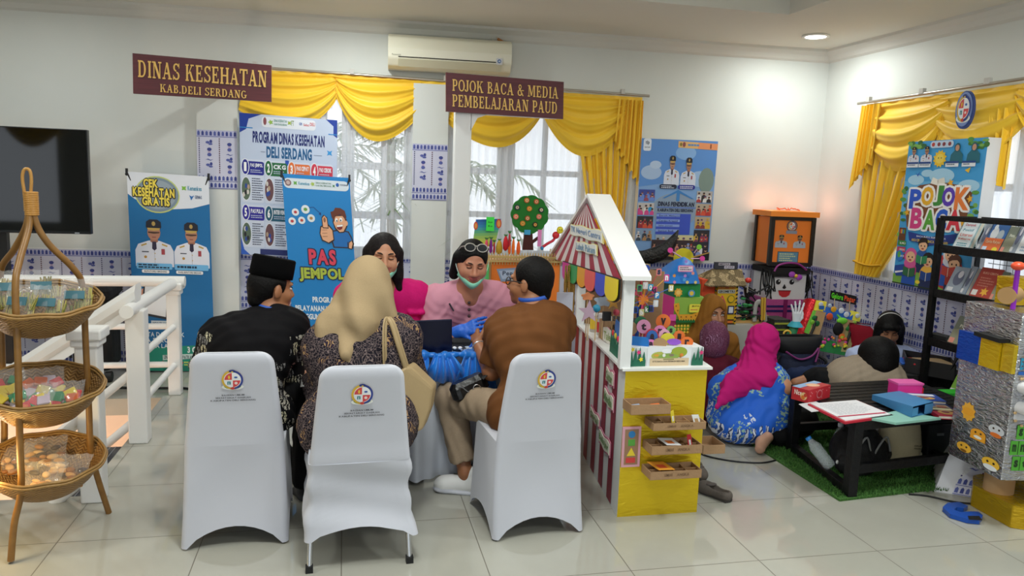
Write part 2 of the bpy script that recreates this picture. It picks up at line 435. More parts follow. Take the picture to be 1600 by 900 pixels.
#  batik paper strips
BG,BLU,NAV,MAR='#CFD0E4','#5560A8','#3A4590','#54203A'
def batik(c,h,rowz,seed=1,skipband=False):
 """c.w,c.h metres. one tier: border, dotted columns with little motifs, double border"""
 rd=random.Random(seed);Wd=c.w
 c.rect(0,rowz,Wd,rowz+h,BG,1)
 c.rect(0,rowz,Wd,rowz+.055,'#BDBFDD',2)
 def border(v):
  n=max(2,int(Wd/.028));du=Wd/n
  for i in range(n):
   u=(i+.5)*du
   c.poly([(u-.009,v+.042),(u-.009,v+.016),(u,v+.006),(u+.009,v+.016),(u+.009,v+.042)],NAV if i%2 else BLU,3)
  c.rect(0,v+.048,Wd,v+.052,BLU,3)
 border(rowz);border(rowz+h-.11);border(rowz+h-.055)
 n=max(2,round(Wd/.15));du=Wd/n;top,bot=rowz+.062,rowz+h-.118
 for i in range(n):
  u=(i+.12)*du;k=0;v=top
  while v<bot:
   c.rect(u-.004,v,u+.004,v+.009,MAR if i%2 else '#33306A',3);v+=.0165
  v=top+.02+.015*(i%2);u+=du/2;q=i%3
  while v<bot-.03:
   if q%3==0:
    c.ell(u-.012,v+.014,.016,.011,BLU,3,7);c.ell(u+.012,v+.006,.011,.014,NAV,3,7);c.ell(u+.009,v+.027,.017,.008,BLU,3,7);v+=.058
   elif q%3==1:
    c.ell(u,v+.01,.018,.014,NAV,3,8);c.rect(u-.01,v+.02,u+.01,v+.042,'#BBAACB',2);c.ell(u,v+.052,.017,.014,BLU,3,8);v+=.084
   else:
    c.poly([(u-.03,v+.008),(u-.01,v-.001),(u+.006,v+.008),(u+.03,v+.003),(u+.008,v+.015),(u-.012,v+.007)],BLU,3);v+=.034
   q+=1
k=0
for a,b,tiers,z in((-4.3,4.215,2,.95),(-1.13,-.825,1,1.93),(.557,.846,1,1.895)):
 off=.004 if z<1 else.083
 L=(wp(b,0)-wp(a,0)).length
 c=Canvas(wp(a,z,off),wp(b,z,off),wp(a,z-1,off),L,1.0)
 for q in range(tiers):batik(c,.46,q*.465,q+k)
 if tiers==2:c.rect(0,-.012,L,0,'#E8EAE8',2)
 o=c.build('trim_%d'%(4+k));o['kind']='structure';o['label']='lavender paper with blue batik motifs on the wall';k+=1
c=Canvas(Vector((RX-.004,6.2,.95)),Vector((RX-.004,1.0,.95)),Vector((RX-.004,6.2,-.05)),5.2,1.0)
batik(c,.46,0,5);batik(c,.46,.465,6);c.rect(0,-.012,5.2,0,'#E8EAE8',2)
o=c.build('trim_7');o['kind']='structure'
#  windows: frames, glass
FRM=M('#C9CDD2',.5)
GLASS=M('#FFFFFF',.02,alpha=.12)
def window(name,X0,X1,z0,z1,bars_v,bars_h,pos):
 f,g=MB(),MB()
 def bar(s0,s1,h0,h1,t=.05):
  a,b=pos(s0,h0,-.07),pos(s1,h0,-.07);c=(a+b)/2;c.z=(h0+h1)/2
  d=b-a;f.box(c,(d.length,t,h1-h0),0,rz=math.atan2(d.y,d.x))
 bar(X0,X1,z0,z0+.06);bar(X0,X1,z1-.06,z1);bar(X0,X0+.06,z0,z1);bar(X1-.06,X1,z0,z1)
 for a,b in bars_v:bar(a,b,z0,z1,.06)
 for a,b in bars_h:bar(X0,X1,a,b)
 p=[pos(X0,z0,-.09),pos(X1,z0,-.09),pos(X1,z1,-.09),pos(X0,z1,-.09)];g.add(p,[(0,1,2,3)])
 r=thing(name,None,None,pos((X0+X1)/2,z0));r['kind']='structure'
 f.build('window_frame',FRM,r);g.build('pane',GLASS,r);return r
bwpos=lambda s,z,off=0:wp(s,z,off)
rwpos=lambda s,z,off=0:Vector((RX-off,s,z))
window('window_1',-.80,.55,.96,2.36,[(-.2,-.14),(-.02,.08),(.3,.35)],[(1.26,1.32),(1.67,1.73)],bwpos)
window('window_2',.86,2.46,.96,2.36,[(1.28,1.43),(1.67,1.71),(2.0,2.06)],[(1.30,1.35),(1.67,1.72)],bwpos)
window('window_3',3.0,5.3,.96,2.3,[(4.1,4.16),(4.7,4.76),(3.5,3.56)],[(1.30,1.35),(1.67,1.72)],rwpos)
#  plants outside, seen through the panes
def palm(x,y,label,n=11,h=1.9,seed=0):
 t=thing('palm_plant',label,'plant',(x,y,-.2),0,'palms outside the windows');rd=random.Random(seed)
 MB().tube([(x,y,-.2),(x+.02,y,h*.5),(x,y,h)],[.06,.05,.04],0).build('stem',M('#6A5A44',.8),t)
 f=MB()
 for i in range(n):
  a=2*PI*i/n+rd.uniform(-.2,.2);L=rd.uniform(.8,1.1);up=rd.uniform(.2,.7);d=Vector((math.cos(a),math.sin(a),0));pts=[]
  for q in range(9):s=q/8;pts.append(Vector((x,y,h))+d*(L*s)+Vector((0,0,up*s*1.4-1.3*s*s*L*.8)))
  f.tube(pts,[.008]*9,0,4)
  sd=Vector((-d.y,d.x,0))
  for q in range(1,9):
   for sg in(-1,1):
    for e in(0,.5):
     p=pts[q-1].lerp(pts[q],e);l=.32*(1-.5*abs(q/8-.4));tip=p+sd*sg*l+d*.14+Vector((0,0,-.14));w_=d*.014
     f.add([p-w_,p+w_,tip],[(0,1,2)],0)
 f.build('fronds',M('#6F8A5C',.6),t)
palm(-.25,7.35,'feathery palm growing outside the window behind the health poster',12,1.75,1)
palm(.45,7.6,'palm outside the window beside the second papered pilaster',11,1.95,3)
palm(.98,7.3,'palm seen in the gap beside the white sign post',9,1.6,5)
#  curtains
def cloth(hexd,rough=.5):
 t=NT('satin');n=t.n('TexNoise',Scale=40.0,Detail=2.0);t.l(t.obj(),n.inputs['Vector'])
 t.l(t.mix(n.outputs['Fac'],hexd,hexd),t.b.inputs['Base Color']);t.b.inputs['Roughness'].default_value=rough
 t.b.inputs['Sheen Weight'].default_value=.25;t.bump(n.outputs['Fac'],.08,.003);return t.m
YEL=cloth('#FDCE2E',.5)
t_=NT('sheer');t_.b.inputs['Base Color'].default_value=(.9,.91,.94,1);t_.b.inputs['Alpha'].default_value=.5;t_.b.inputs['Roughness'].default_value=.8
SHEER=t_.m
def sheer(pos,s0,s1,z0,z1,label,n=26,off=.03):
 m=MB();rd=random.Random(int(s0*10));ph=[rd.uniform(0,6)for _ in range(3)]
 def fn(u,v):
  s=s0+(s1-s0)*u;w=.012*math.sin(n*u*6.28+ph[0]+.6*math.sin(v*3))+.006*math.sin(n*2.3*u*6.28+ph[1])
  return pos(s,z1+(z0-z1)*v,off+w)
 m.grid(fn,200,8);o=m.build('sheer_curtain',SHEER);return tag(o,label,'curtain','sheer curtains at the windows')
sheer(bwpos,-.8,.56,.93,2.38,'white sheer curtain hanging behind the health program poster')
sheer(bwpos,.84,2.52,.93,2.33,'white sheer curtain behind the felt apple tree')
sheer(rwpos,3.0,5.4,.94,2.28,'white sheer curtain behind the reading corner poster')
def swag(m,pos,s0,s1,zt0,zt1,dm,d0,d1,off=.05,nf=6,ripple=.016,pw=.75):
 def fn(u,v):
  s=s0+(s1-s0)*u;sh=math.sin(PI*u)**pw;e=d0+(d1-d0)*u;drop=e+(dm-e)*sh
  z=zt0+(zt1-zt0)*u-drop*v**1.05
  s+=(0.5-u)*.05*math.sin(PI*v)
  o=off+.05*sh*math.sin(PI*v*.9)+ripple*(.5+.5*sh)*math.sin(2*PI*(nf*.62)*v**.85+1.2*math.sin(2.2*u))+.004*math.sin(2*PI*nf*1.4*v+3*u)
  return pos(s,z,o)
 m.grid(fn,40,64)
def pleats(m,pos,edge0,edge1,z0,z1,n=7,amp=.02,off=.06,zz=None):
 """edge0(v), edge1(v) give the along-wall limits for v in 0..1 from top to bottom"""
 def fn(u,v):
  a,b=edge0(v),edge1(v);s=a+(b-a)*u
  zb=z1 if zz is None else zz(u)
  return pos(s,z0+(zb-z0)*v,off+amp*math.sin(2*PI*n*u+.5*v)+amp*.4*math.sin(2*PI*n*2.3*u+1))
 m.grid(fn,84,30)
def valance(pos,swags,jabots,label,grp,strip):
 r=thing('valance',label,'valance',pos(strip[0],strip[2]),0,grp)
 for a in swags:
  m=MB();swag(m,pos,*a);m.build('swag',YEL,r)
 for kw in jabots:
  m=MB();pleats(m,pos,**kw);m.build('jabot',YEL,r)
 m=MB();s0,s1,z0,z1=strip
 m.grid(lambda u,v:pos(s0+(s1-s0)*u,z0+(z1-z0)*u-.1*v,.045+.006*math.sin(u*90)),120,3);m.build('heading',YEL,r)
 return r
valance(bwpos,[(-.82,-.02,2.40,2.40,.42,.3,.1,.05,6),(-.08,.62,2.40,2.40,.50,.09,.25,.06,6)],[],'golden yellow swag valance above the health program poster','yellow swag valances',(-.83,.84,2.42,2.42))
valance(bwpos,[(.84,1.66,2.36,2.35,.46,.28,.1,.05,6),(1.6,2.42,2.36,2.34,.5,.08,.1,.06,6)],[dict(edge0=lambda v:2.28-.02*v,edge1=lambda v:2.5+.0*v,z0=2.34,z1=1.7,n=6,amp=.022,off=.09,zz=lambda u:1.98-.36*u+.02*math.sin(u*38))],'golden yellow swag valance behind the reading corner sign','yellow swag valances',(.84,2.5,2.38,2.37))
valance(rwpos,[(5.5,4.7,2.32,2.32,.52,.3,.12,.06,6),(4.85,3.95,2.32,2.32,.44,.1,.12,.05,5),(4.1,3.1,2.32,2.32,.55,.1,.2,.07,6)],[dict(edge0=lambda v:5.34+.03*v,edge1=lambda v:5.58+.06*v,z0=2.33,z1=1.7,n=5,amp=.02,off=.09,zz=lambda u:1.9-.24*u+.02*math.sin(u*36)),dict(edge0=lambda v:4.3-.03*v,edge1=lambda v:4.12-.0*v,z0=2.2,z1=1.8,n=3,amp=.02,off=.07,zz=lambda u:1.78-.1*u)],'golden yellow swag valance with round crest above the reading corner poster','yellow swag valances',(5.58,3.0,2.345,2.345))
valance(lambda s,z,off=0:Vector((s,-2.9+off,z)),[(-6.7,-5.7,2.5,2.5,.6,.2,.1,.06,6),(-5.75,-4.75,2.5,2.5,.6,.1,.2,.06,6)],[],'golden yellow swag valance over the hall window reflected in the television','yellow swag valances',(-6.75,-4.7,2.52,2.52))
def drape(pos,e0,e1,z0,ztie,z1,label,n=8):
 r=thing('curtain',label,'curtain',pos(e0(1),z1),0,'yellow side curtains');m=MB()
 pleats(m,pos,e0,e1,z0,z1,n,.022,.05);m.build('drape',YEL,r)
 v=(z0-ztie)/(z0-z1);a,b=e0(v),e1(v)
 MB().tube([pos(a+(b-a)*k/8-(.01 if a<b else-.01),ztie-.02*math.sin(PI*k/8),.082)for k in range(9)],.009,0,6).build('tie_back',M('#D9A51A',.5),r)
 return r
drape(bwpos,lambda v:1.92+.2*min(1,v*1.1),lambda v:2.44-.06*v,2.2,1.1,.96,'golden yellow curtain hanging straight beside the education board',7)
drape(rwpos,lambda v:5.52-.03*v,lambda v:4.62+.62*(v**1.5),2.2,1.07,.96,'golden yellow curtain tied back against the wall near the corner',8)
for a,b,lab in((wp(-.86,2.44,.05),wp(2.56,2.385,.05),'thin metal curtain rod over the windows beside the air conditioner'),(Vector((RX-.06,5.67,2.36)),Vector((RX-.06,3.0,2.38)),'metal curtain rod above the reading corner window')):
 r=thing('curtain_rod',lab,'curtain rod',a);m=MB();m.cyl(a,b,.011,m=0,n=10);m.build('rod',M('#B9B2A6',.3,.7),r)
 for k in range(5):MB().box(a.lerp(b,.05+.22*k)+Vector((0,0,.02)),(.03,.04,.04)).build('bracket',M('#C9C6C0',.4),r)
def crest(c,u,v,r,rv=None,l=1,full=True):
 rv=rv or r
 c.ell(u,v+rv*.75,r*1.02,rv*.32,'#E9EAE6',l,16);c.ell(u,v+rv*.62,r*.8,rv*.36,'#3E8A45',l+1,16)
 c.ell(u,v,r,rv,'#D9B13B',l+1,28);c.ell(u,v,r,rv,'#2C3E8F',l+2,16,-PI/2,PI/2);c.ell(u,v-rv*.93,r*.32,rv*.14,'#22347E',l+3,12)
 c.ell(u,v,r*.8,rv*.8,'#F2F2EE',l+3,28)
 q=r*.74;qv=rv*.74
 def quad(a0,col):
  c.poly([(u,v)]+[(u+q*math.cos(a0+PI/2*k/6),v+qv*math.sin(a0+PI/2*k/6))for k in range(7)],col,l+4)
 quad(PI,'#D4474C');quad(-PI/2,'#EEF0F4');quad(0,'#D8454B');quad(PI/2,'#E6EBF2')
 c.ell(u+r*.32,v-rv*.28,r*.17,rv*.1,'#3B62AE',l+5,8);c.ell(u-r*.3,v-rv*.3,r*.1,rv*.2,'#E7C23C',l+5,8)
 c.rect(u-r*.48,v+rv*.14,u-r*.16,v+rv*.46,'#2F7F86',l+5);c.rect(u-r*.36,v+rv*.22,u-r*.3,v+rv*.46,'#DFE5EA',l+6);c.star(u+r*.33,v+rv*.32,r*.17,'#F1D9D4',l+5,8)
 c.rect(u-r*.035,v-qv,u+r*.035,v+qv,'#F2F2EE',l+5);c.rect(u-q,v-rv*.035,u+q,v+rv*.035,'#F2F2EE',l+5)
 c.ell(u,v+rv*.86,r*.2,rv*.14,'#C5403A',l+5,10);c.ell(u,v-rv*.86,r*.1,rv*.08,'#E3C24A',l+5,8)
t=thing('crest_plaque','oval blue rimmed crest pinned on the yellow valance','plaque',(RX-.16,4.55,2.1))
MB().prism([(.075*math.cos(2*PI*k/28),.125*math.sin(2*PI*k/28))for k in range(28)],(RX-.155,4.41,2.2),(0,-1,0),(0,0,1),(-1,0,0),.02,0).build('plate',M('#2F4A8F',.4),t)
c=Canvas((RX-.177,4.485,2.325),(RX-.177,4.335,2.325),(RX-.177,4.485,2.075),2,2.7);c.ell(1,1.3,.93,1.22,'#7C93CB',1,28);crest(c,1,1.25,.78,.95,2);c.build('emblem',t)
#  ceiling lamp
for i,(x,y,e)in enumerate(LAMPS):
 t=thing('downlight','round white recessed downlight glowing in the ceiling near the corner' if i==0 else 'round recessed downlight in the ceiling','ceiling light',(x,y,CEIL),0,None if i==0 else 'other ceiling downlights')
 zc=CEIL if not(TX0<x<TX1 and TY0<y<TY1)else CEIL+.28
 m=MB();m.lathe([(.075,-.001),(.105,-.001),(.108,-.008),(.098,-.016),(.08,-.012)],(x,y,zc),0,32,cap=False);m.build('bezel',M('#F4F4F0',.4),t)
 m=MB();m.lathe([(.0005,-.01),(.085,-.01),(.0855,-.002)],(x,y,zc),0,32);m.build('diffuser',M('#FFFFFF',.5,emit=6.0),t)
t=thing('ceiling_fan','grey fan hub hanging at the edge of the ceiling tray','ceiling fan',(2.42,4.0,2.55))
p=at(1230,-8,4.0)
m=MB();m.lathe([(.02,.0),(.09,.005),(.11,.05),(.09,.11),(.02,.13)],p,0,24);m.build('motor_hub',M('#8B8C90',.35,.4),t)
m=MB();m.cyl(p+Vector((0,0,.12)),(p.x,p.y,CEIL+.28),.014);m.build('down_rod',M('#C8C8C8',.4),t)
for k in range(3):
 a=k*2*PI/3+.5;d=Vector((math.cos(a),math.sin(a),0));e=Vector((-d.y,d.x,.12))
 MB().add([p+Vector((0,0,.08))+d*.1+e*.03,p+Vector((0,0,.08))+d*.1-e*.03,p+Vector((0,0,.08))+d*.55-e*.06,p+Vector((0,0,.08))+d*.55+e*.06],[(0,1,2,3)]).build('blade',M('#DADAD6',.4),t,solid=.006)
 #  FIXTURES ON THE BACK WALL
 #  air conditioner
t=thing('air_conditioner','cream split air conditioner on the wall above the curtain rod','air conditioner',wp(.84,2.48))
X0,X1=.35,1.335
prof=[(.0,.0),(.0,.265),(.15,.265),(.2,.235),(.215,.15),(.205,.075),(.16,.02),(.1,.0)]
m=MB();m.loft([[wp(X,2.478+z,o)for o,z in prof]for X in(X0,X0+.01,X1-.01,X1)],0,smooth=False);m.build('casing',M('#F0EDD8',.3),t,bevel=.012)
m=MB();m.loft([[wp(X,2.478+z,o)for o,z in((.208,.068),(.168,.016),(.162,.02),(.2,.074))]for X in(X0+.08,X1-.08)],0,smooth=False);m.build('louver',M('#D4CFB4',.35),t)
m=MB();m.loft([[wp(X,2.478+z,o)for o,z in((.2105,.088),(.2125,.082),(.2,.08),(.2,.086))]for X in(X0+.08,X1-.08)],0,smooth=False);m.build('slot',M('#1E1B14',.6),t)
c=Canvas(wp(X1-.13,2.60,.2165),wp(X1-.07,2.60,.2165),wp(X1-.13,2.54,.213),1,1);c.rrect(.05,.05,.95,.95,.2,'#D9DADC',1);c.ell(.5,.48,.26,.26,'#4A76B0',2,12);c.text(.36,.36,.64,.6,'AI','#FFFFFF',3);c.build('sticker',t)
c=Canvas(wp(X0+.03,2.585,.2165),wp(X0+.1,2.585,.2165),wp(X0+.03,2.57,.215),1,1);c.text(0,.2,1,.8,'Panasonic','#8A8878',1);c.build('maker_mark',t)
m=MB();m.tube([wp(1.22,2.81,.02),wp(1.24,2.77,.05),wp(1.29,2.74,.07),wp(1.345,2.7,.06),wp(1.36,2.6,.03),wp(1.35,2.55,.01)],.007,0,6);m.build('cable',M('#D5D2C4',.5),t)
m=MB();m.tube([wp(1.19,2.82,.02),wp(1.2,2.76,.03),wp(1.26,2.76,.05)],.005,0,6);m.tube([wp(1.235,2.775,.05),wp(1.28,2.75,.06)],.012,1,6);m.build('taped_joint',[M('#E2DFD4',.5),M('#B9793F',.6)],t)
#  sign boards on white gallows posts
def wood_sign():
 n=NT('sign_wood');o=n.obj();mp=n.n('Mapping');mp.inputs['Scale'].default_value=(1.2,1.2,26);n.l(o,mp.inputs[0])
 x=n.n('TexNoise',Scale=3.0,Detail=5.0);n.l(mp.outputs[0],x.inputs['Vector'])
 n.l(n.mix(x.outputs['Fac'],'#451820','#6E2E36'),n.b.inputs['Base Color']);n.b.inputs['Roughness'].default_value=.45;return n.m
SIGNW=wood_sign();GOLD='#C79A4E'
def sign(corners,label,rows,arm):
 TL,TR,BL,BR=corners
 t=thing('hanging_sign',label,'sign',(TL+BR)/2,0,None)
 U=(TR-TL);V=(BL-TL);N=V.cross(U).normalized()
 m=MB();v=[TL,TR,BR,BL];b=[p-N*.03 for p in v]
 m.add(v+b,[(0,3,2,1),(4,5,6,7),(0,1,5,4),(1,2,6,5),(2,3,7,6),(3,0,4,7)]);m.build('board',SIGNW,t)
 c=Canvas(TL+N*.001,TR+N*.001,BL+N*.001,100,100)
 for u0,v0,u1,v1,s in rows:
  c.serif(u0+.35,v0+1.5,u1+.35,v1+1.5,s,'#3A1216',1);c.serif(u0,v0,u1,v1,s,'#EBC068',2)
 c.build('lettering',t)
 for p0,p1,d in arm:
  m=MB();p0,p1=Vector(p0),Vector(p1);m.box((p0+p1)/2,d);m.build('bracket',M('#EDEFEF',.5),t)
 return t
q=[at(*p,5.7)for p in((207,83),(424,102),(208,146),(424,159))]
sign(q,'dark wooden sign with gold letters reading DINAS KESEHATAN',[(3.5,16,97,58,'DINAS KESEHATAN'),(19,71,82,91,'KAB.DELI SERDANG')],[(q[0].lerp(q[3],.5)+Vector((-.03,.4,-.03)),q[0].lerp(q[3],.5)+Vector((-.03,.4,-.03)),(.06,.78,.06))])
q=[at(*p,5.7)for p in((697,113),(881,128),(697,174),(880,186))]
sign(q,'dark wooden sign with gold letters reading POJOK BACA',[(5,16,95.5,46,'POJOK BACA & MEDIA'),(5,55,95,86,'PEMBELAJARAN PAUD')],[])
t=thing('sign_post','tall white square post holding the reading corner sign','post',(.87,5.79,0))
MB().box((.875,5.79,1.075),(.125,.1,2.15)).build('post',M('#EDF0F0',.5),t,bevel=.004)
m=MB();m.prism([(.93,1.98),(.98,2.08),(1.06,2.11),(1.62,2.11),(1.62,2.16),(.93,2.16)],(0,5.74,0),(1,0,0),(0,0,1),(0,1,0),.1);m.build('arm',M('#EDF0F0',.5),t)
MB().box((.875,5.79,.02),(.4,.4,.04)).build('base',M('#EDF0F0',.5),t)
#  printed people for posters
def officer(c,u,v,w,h,suit='#DDE1EE',skin='#B9836A',cap='#1B1E2C',l=2):
 """bust of a person in white uniform and peaked cap, top-centre at u,v"""
 X=lambda x:u+x*w;Y=lambda y:v+y*h
 c.poly([(X(-.5),Y(1)),(X(-.5),Y(.66)),(X(-.42),Y(.53)),(X(-.14),Y(.45)),(X(.14),Y(.45)),(X(.42),Y(.53)),(X(.5),Y(.66)),(X(.5),Y(1))],suit,l)
 c.poly([(X(-.1),Y(.38)),(X(.1),Y(.38)),(X(.1),Y(.47)),(X(0),Y(.52)),(X(-.1),Y(.47))],'#A5705A',l+1)
 c.poly([(X(-.05),Y(.47)),(X(.05),Y(.47)),(X(.06),Y(.62)),(X(0),Y(.66)),(X(-.06),Y(.62))],'#2A2340',l+2)
 c.line(X(0),Y(.66),X(0),Y(1),.012*w,'#B3B6C8',l+1)
 for y in(.72,.84):c.ell(X(.01),Y(y),.015*w,.012*h,'#C6A64D',l+2,8)
 c.ell(X(0),Y(.28),.17*w,.16*h,skin,l+2,18)
 c.poly([(X(-.15),Y(.26)),(X(.15),Y(.26)),(X(.15),Y(.285)),(X(.02),Y(.3)),(X(-.02),Y(.3)),(X(-.15),Y(.285))],'#4A3328',l+3)
 c.line(X(-.05),Y(.375),X(.05),Y(.375),.02*h,'#8E4A44',l+3)
 c.poly([(X(-.2),Y(.16)),(X(-.19),Y(.05)),(X(-.1),Y(.0)),(X(.1),Y(.0)),(X(.19),Y(.05)),(X(.2),Y(.16)),(X(.16),Y(.21)),(X(-.16),Y(.21))],cap,l+3)
 c.poly([(X(-.17),Y(.18)),(X(.17),Y(.18)),(X(.15),Y(.22)),(X(0),Y(.24)),(X(-.15),Y(.22))],'#C9A85A',l+4);c.ell(X(0),Y(.09),.05*w,.05*h,'#B99B55',l+4,8)
 c.rect(X(.18),Y(.62),X(.27),Y(.74),'#A8414B',l+2);c.rect(X(-.33),Y(.68),X(-.15),Y(.7),'#30344A',l+2);c.ell(X(-.24),Y(.8),.04*w,.03*h,'#B98A3C',l+2,8)
 c.line(X(-.34),Y(.56),X(-.2),Y(.52),.03*h,'#C3A045',l+2);c.line(X(.34),Y(.56),X(.2),Y(.52),.03*h,'#C3A045',l+2)
def crowd(c,u0,v0,u1,v1,bg,cols,n=5,l=1,seed=0):
 """a small printed photograph of people standing together"""
 rd=random.Random(seed);c.rect(u0,v0,u1,v1,bg,l);w=(u1-u0)/n
 for r in range(2):
  for i in range(n):
   u=u0+(i+.5+rd.uniform(-.2,.2))*w;y=v0+(v1-v0)*(.28+.28*r+rd.uniform(-.06,.06));k=rd.choice(cols);hh=v1-v0
   c.poly([(max(u0,u-w*.45),v1),(max(u0,u-w*.4),y+hh*.2),(u-w*.12,y+hh*.1),(u+w*.12,y+hh*.1),(min(u1,u+w*.4),y+hh*.2),(min(u1,u+w*.45),v1)],k,l+1+r)
   c.ell(u,y,w*.2,hh*.1,rd.choice(['#C99678','#B07E62','#D9AE92']),l+2+r,8);c.ell(u,y-hh*.05,w*.22,hh*.07,rd.choice(['#2A2426','#3C3038','#5B3A6A',k]),l+3+r,8)
   #  X-banner CEK KESEHATAN GRATIS
def xbanner(name,label,TL,TR,BL,draw,w,h,back='#3A3C40'):
 t=thing(name,label,'banner',((BL.x+TR.x)/2,BL.y,0),0,None)
 c=Canvas(TL,TR,BL,w,h);draw(c);c.build('printed_sheet',t)
 U=TR-TL;N=c.N;BR=BL+U
 m=MB();mid=(TL+BR)/2-N*.05
 for p in(TL,TR,BL,BR):m.tube([p+N*.004,mid.lerp(p,.5)-N*.02,mid],.006,0,6)
 foot=mid+Vector((0,.1,0));foot.z=.01;m.tube([mid,foot],.007,0,6)
 m.build('stand',M('#222428',.5),t)
 for p in(TL,TR):
  m=MB();m.cyl(p-N*.004+Vector((0,0,-.02)),p+N*.006+Vector((0,0,-.02)),.012,m=0,n=12);m.box(p+Vector((0,0,.0)),(.016,.016,.05));m.build('eyelet_hook',M('#1B1C20',.4),t)
 return t
def draw_cek(c):
 c.rect(0,0,128,305,'#0E6CA8',0)
 top=[(128*k/16,30+(14*math.cos(PI*.5*(k/16))**1)+(12 if k>8 else 0)*((k-8)/8)**.7+4*math.sin(k))for k in range(17)]
 top=[(0,33),(10,40),(24,46),(45,51),(70,53),(100,50),(128,42)]
 c.poly([(0,0),(128,0)]+top[::-1],'#E4E9F2',1)
 c.ell(46,32,35,28,'#C6D27E',2,30);c.ell(46,32,33,26,'#7F93A4',3,30);c.ell(46,32,29,22,'#98A7B4',4,30)
 for(u0,v0,u1,v1,s)in((25,9,47.5,22,'CEK'),(8,22,73,36,'KESEHATAN'),(22,36,65,49,'GRATIS')):
  for d in((-1.5,0),(1.5,0),(0,-1.5),(0,1.8),(1.2,1.4),(-1.2,1.4)):c.text(u0+d[0],v0+d[1],u1+d[0],v1+d[1],s,'#23221C',5,.045)
  c.text(u0,v0,u1,v1,s,'#F0DB55',7,.045)
 c.star(88,20,5,'#86BE46',3,4,.5);c.text(94,16,116,23,'Kemenkes','#2A8FB2',3);c.poly([(96,30),(99,38),(104,30),(100,32)],'#2D6FB6',3);c.text(105,30,116,35,'GERMAS','#37507E',3)
 officer(c,38,70,60,72);officer(c,97,72,56,70,'#E2E6F2')
 c.rrect(9,137,65,146,2,'#6FB8E8',6);c.rrect(69,137,123,146,2,'#6FB8E8',6);c.lines(12,138.5,63,2,3.6,'#17324F',8,.6,2);c.lines(73,139.5,119,1,4,'#17324F',8,.8,3)
 c.rrect(17,147,60,152,2,'#F4F6FA',6);c.rrect(71,147,114,152,2,'#F4F6FA',6);c.text(21,148.2,56,150.8,'BUPATI DELI SERDANG','#39424E',8);c.text(74,148.2,111,150.8,'WAKIL BUPATI DELI SERDANG','#39424E',8)
 for k in range(4):c.ell(58,185+8.5*k,5,4.6,'#D99C82',2,12)
 c.ell(18,200,7,24,'#D99C82',2,16)
 c.poly([(20,158),(58,163),(53,224),(13,217)],'#2A2F3A',3);c.poly([(22,161),(56,165.5),(51.5,220),(16,214)],'#F0F2F6',4);c.text(26,180,48,186,'ISI PENDAFTARAN','#3B86C2',5);c.text(23,170,34,173,'KEMENKES','#63B05C',5)
 c.rect(28,226,58,234,'#D5E4EE',2);c.text(30,228,56,232,'UNDUH SEKARANG','#23517C',3)
 for k,s in enumerate(('BALITA DAN ANAK','USIA SEKOLAH','DEWASA LANSIA')):c.text(4 if k<2 else 2,244+9*k,80-4*k,251+9*k,s,'#F0F6FA',3)
 c.poly([(30,268),(128,262),(128,305),(0,305),(0,300)],'#23977F',2)
 c.text(84,266,122,276,'3 CARA','#F2F7F4',4,.045);c.poly([(44,280),(118,276),(118,284),(44,288)],'#D9ECE6',4);c.text(46,280,116,286,'UNTUK MENDAPATKAN TIKETNYA!','#1E3A44',5)
 for u in(44,74,99):
  c.ell(u,292,2.6,2.6,'#D2414A',4,12);c.lines(u+4,290,u+22,2,4,'#E5E36A',4,.5,u);c.rrect(u,297,u+21,304,1.5,'#1E7F6C',3)
xbanner('x_banner','tall blue standing banner reading CEK KESEHATAN GRATIS',at(198,268,6.42),at(326,276,6.42),at(212,579,6.36),draw_cek,128,305)
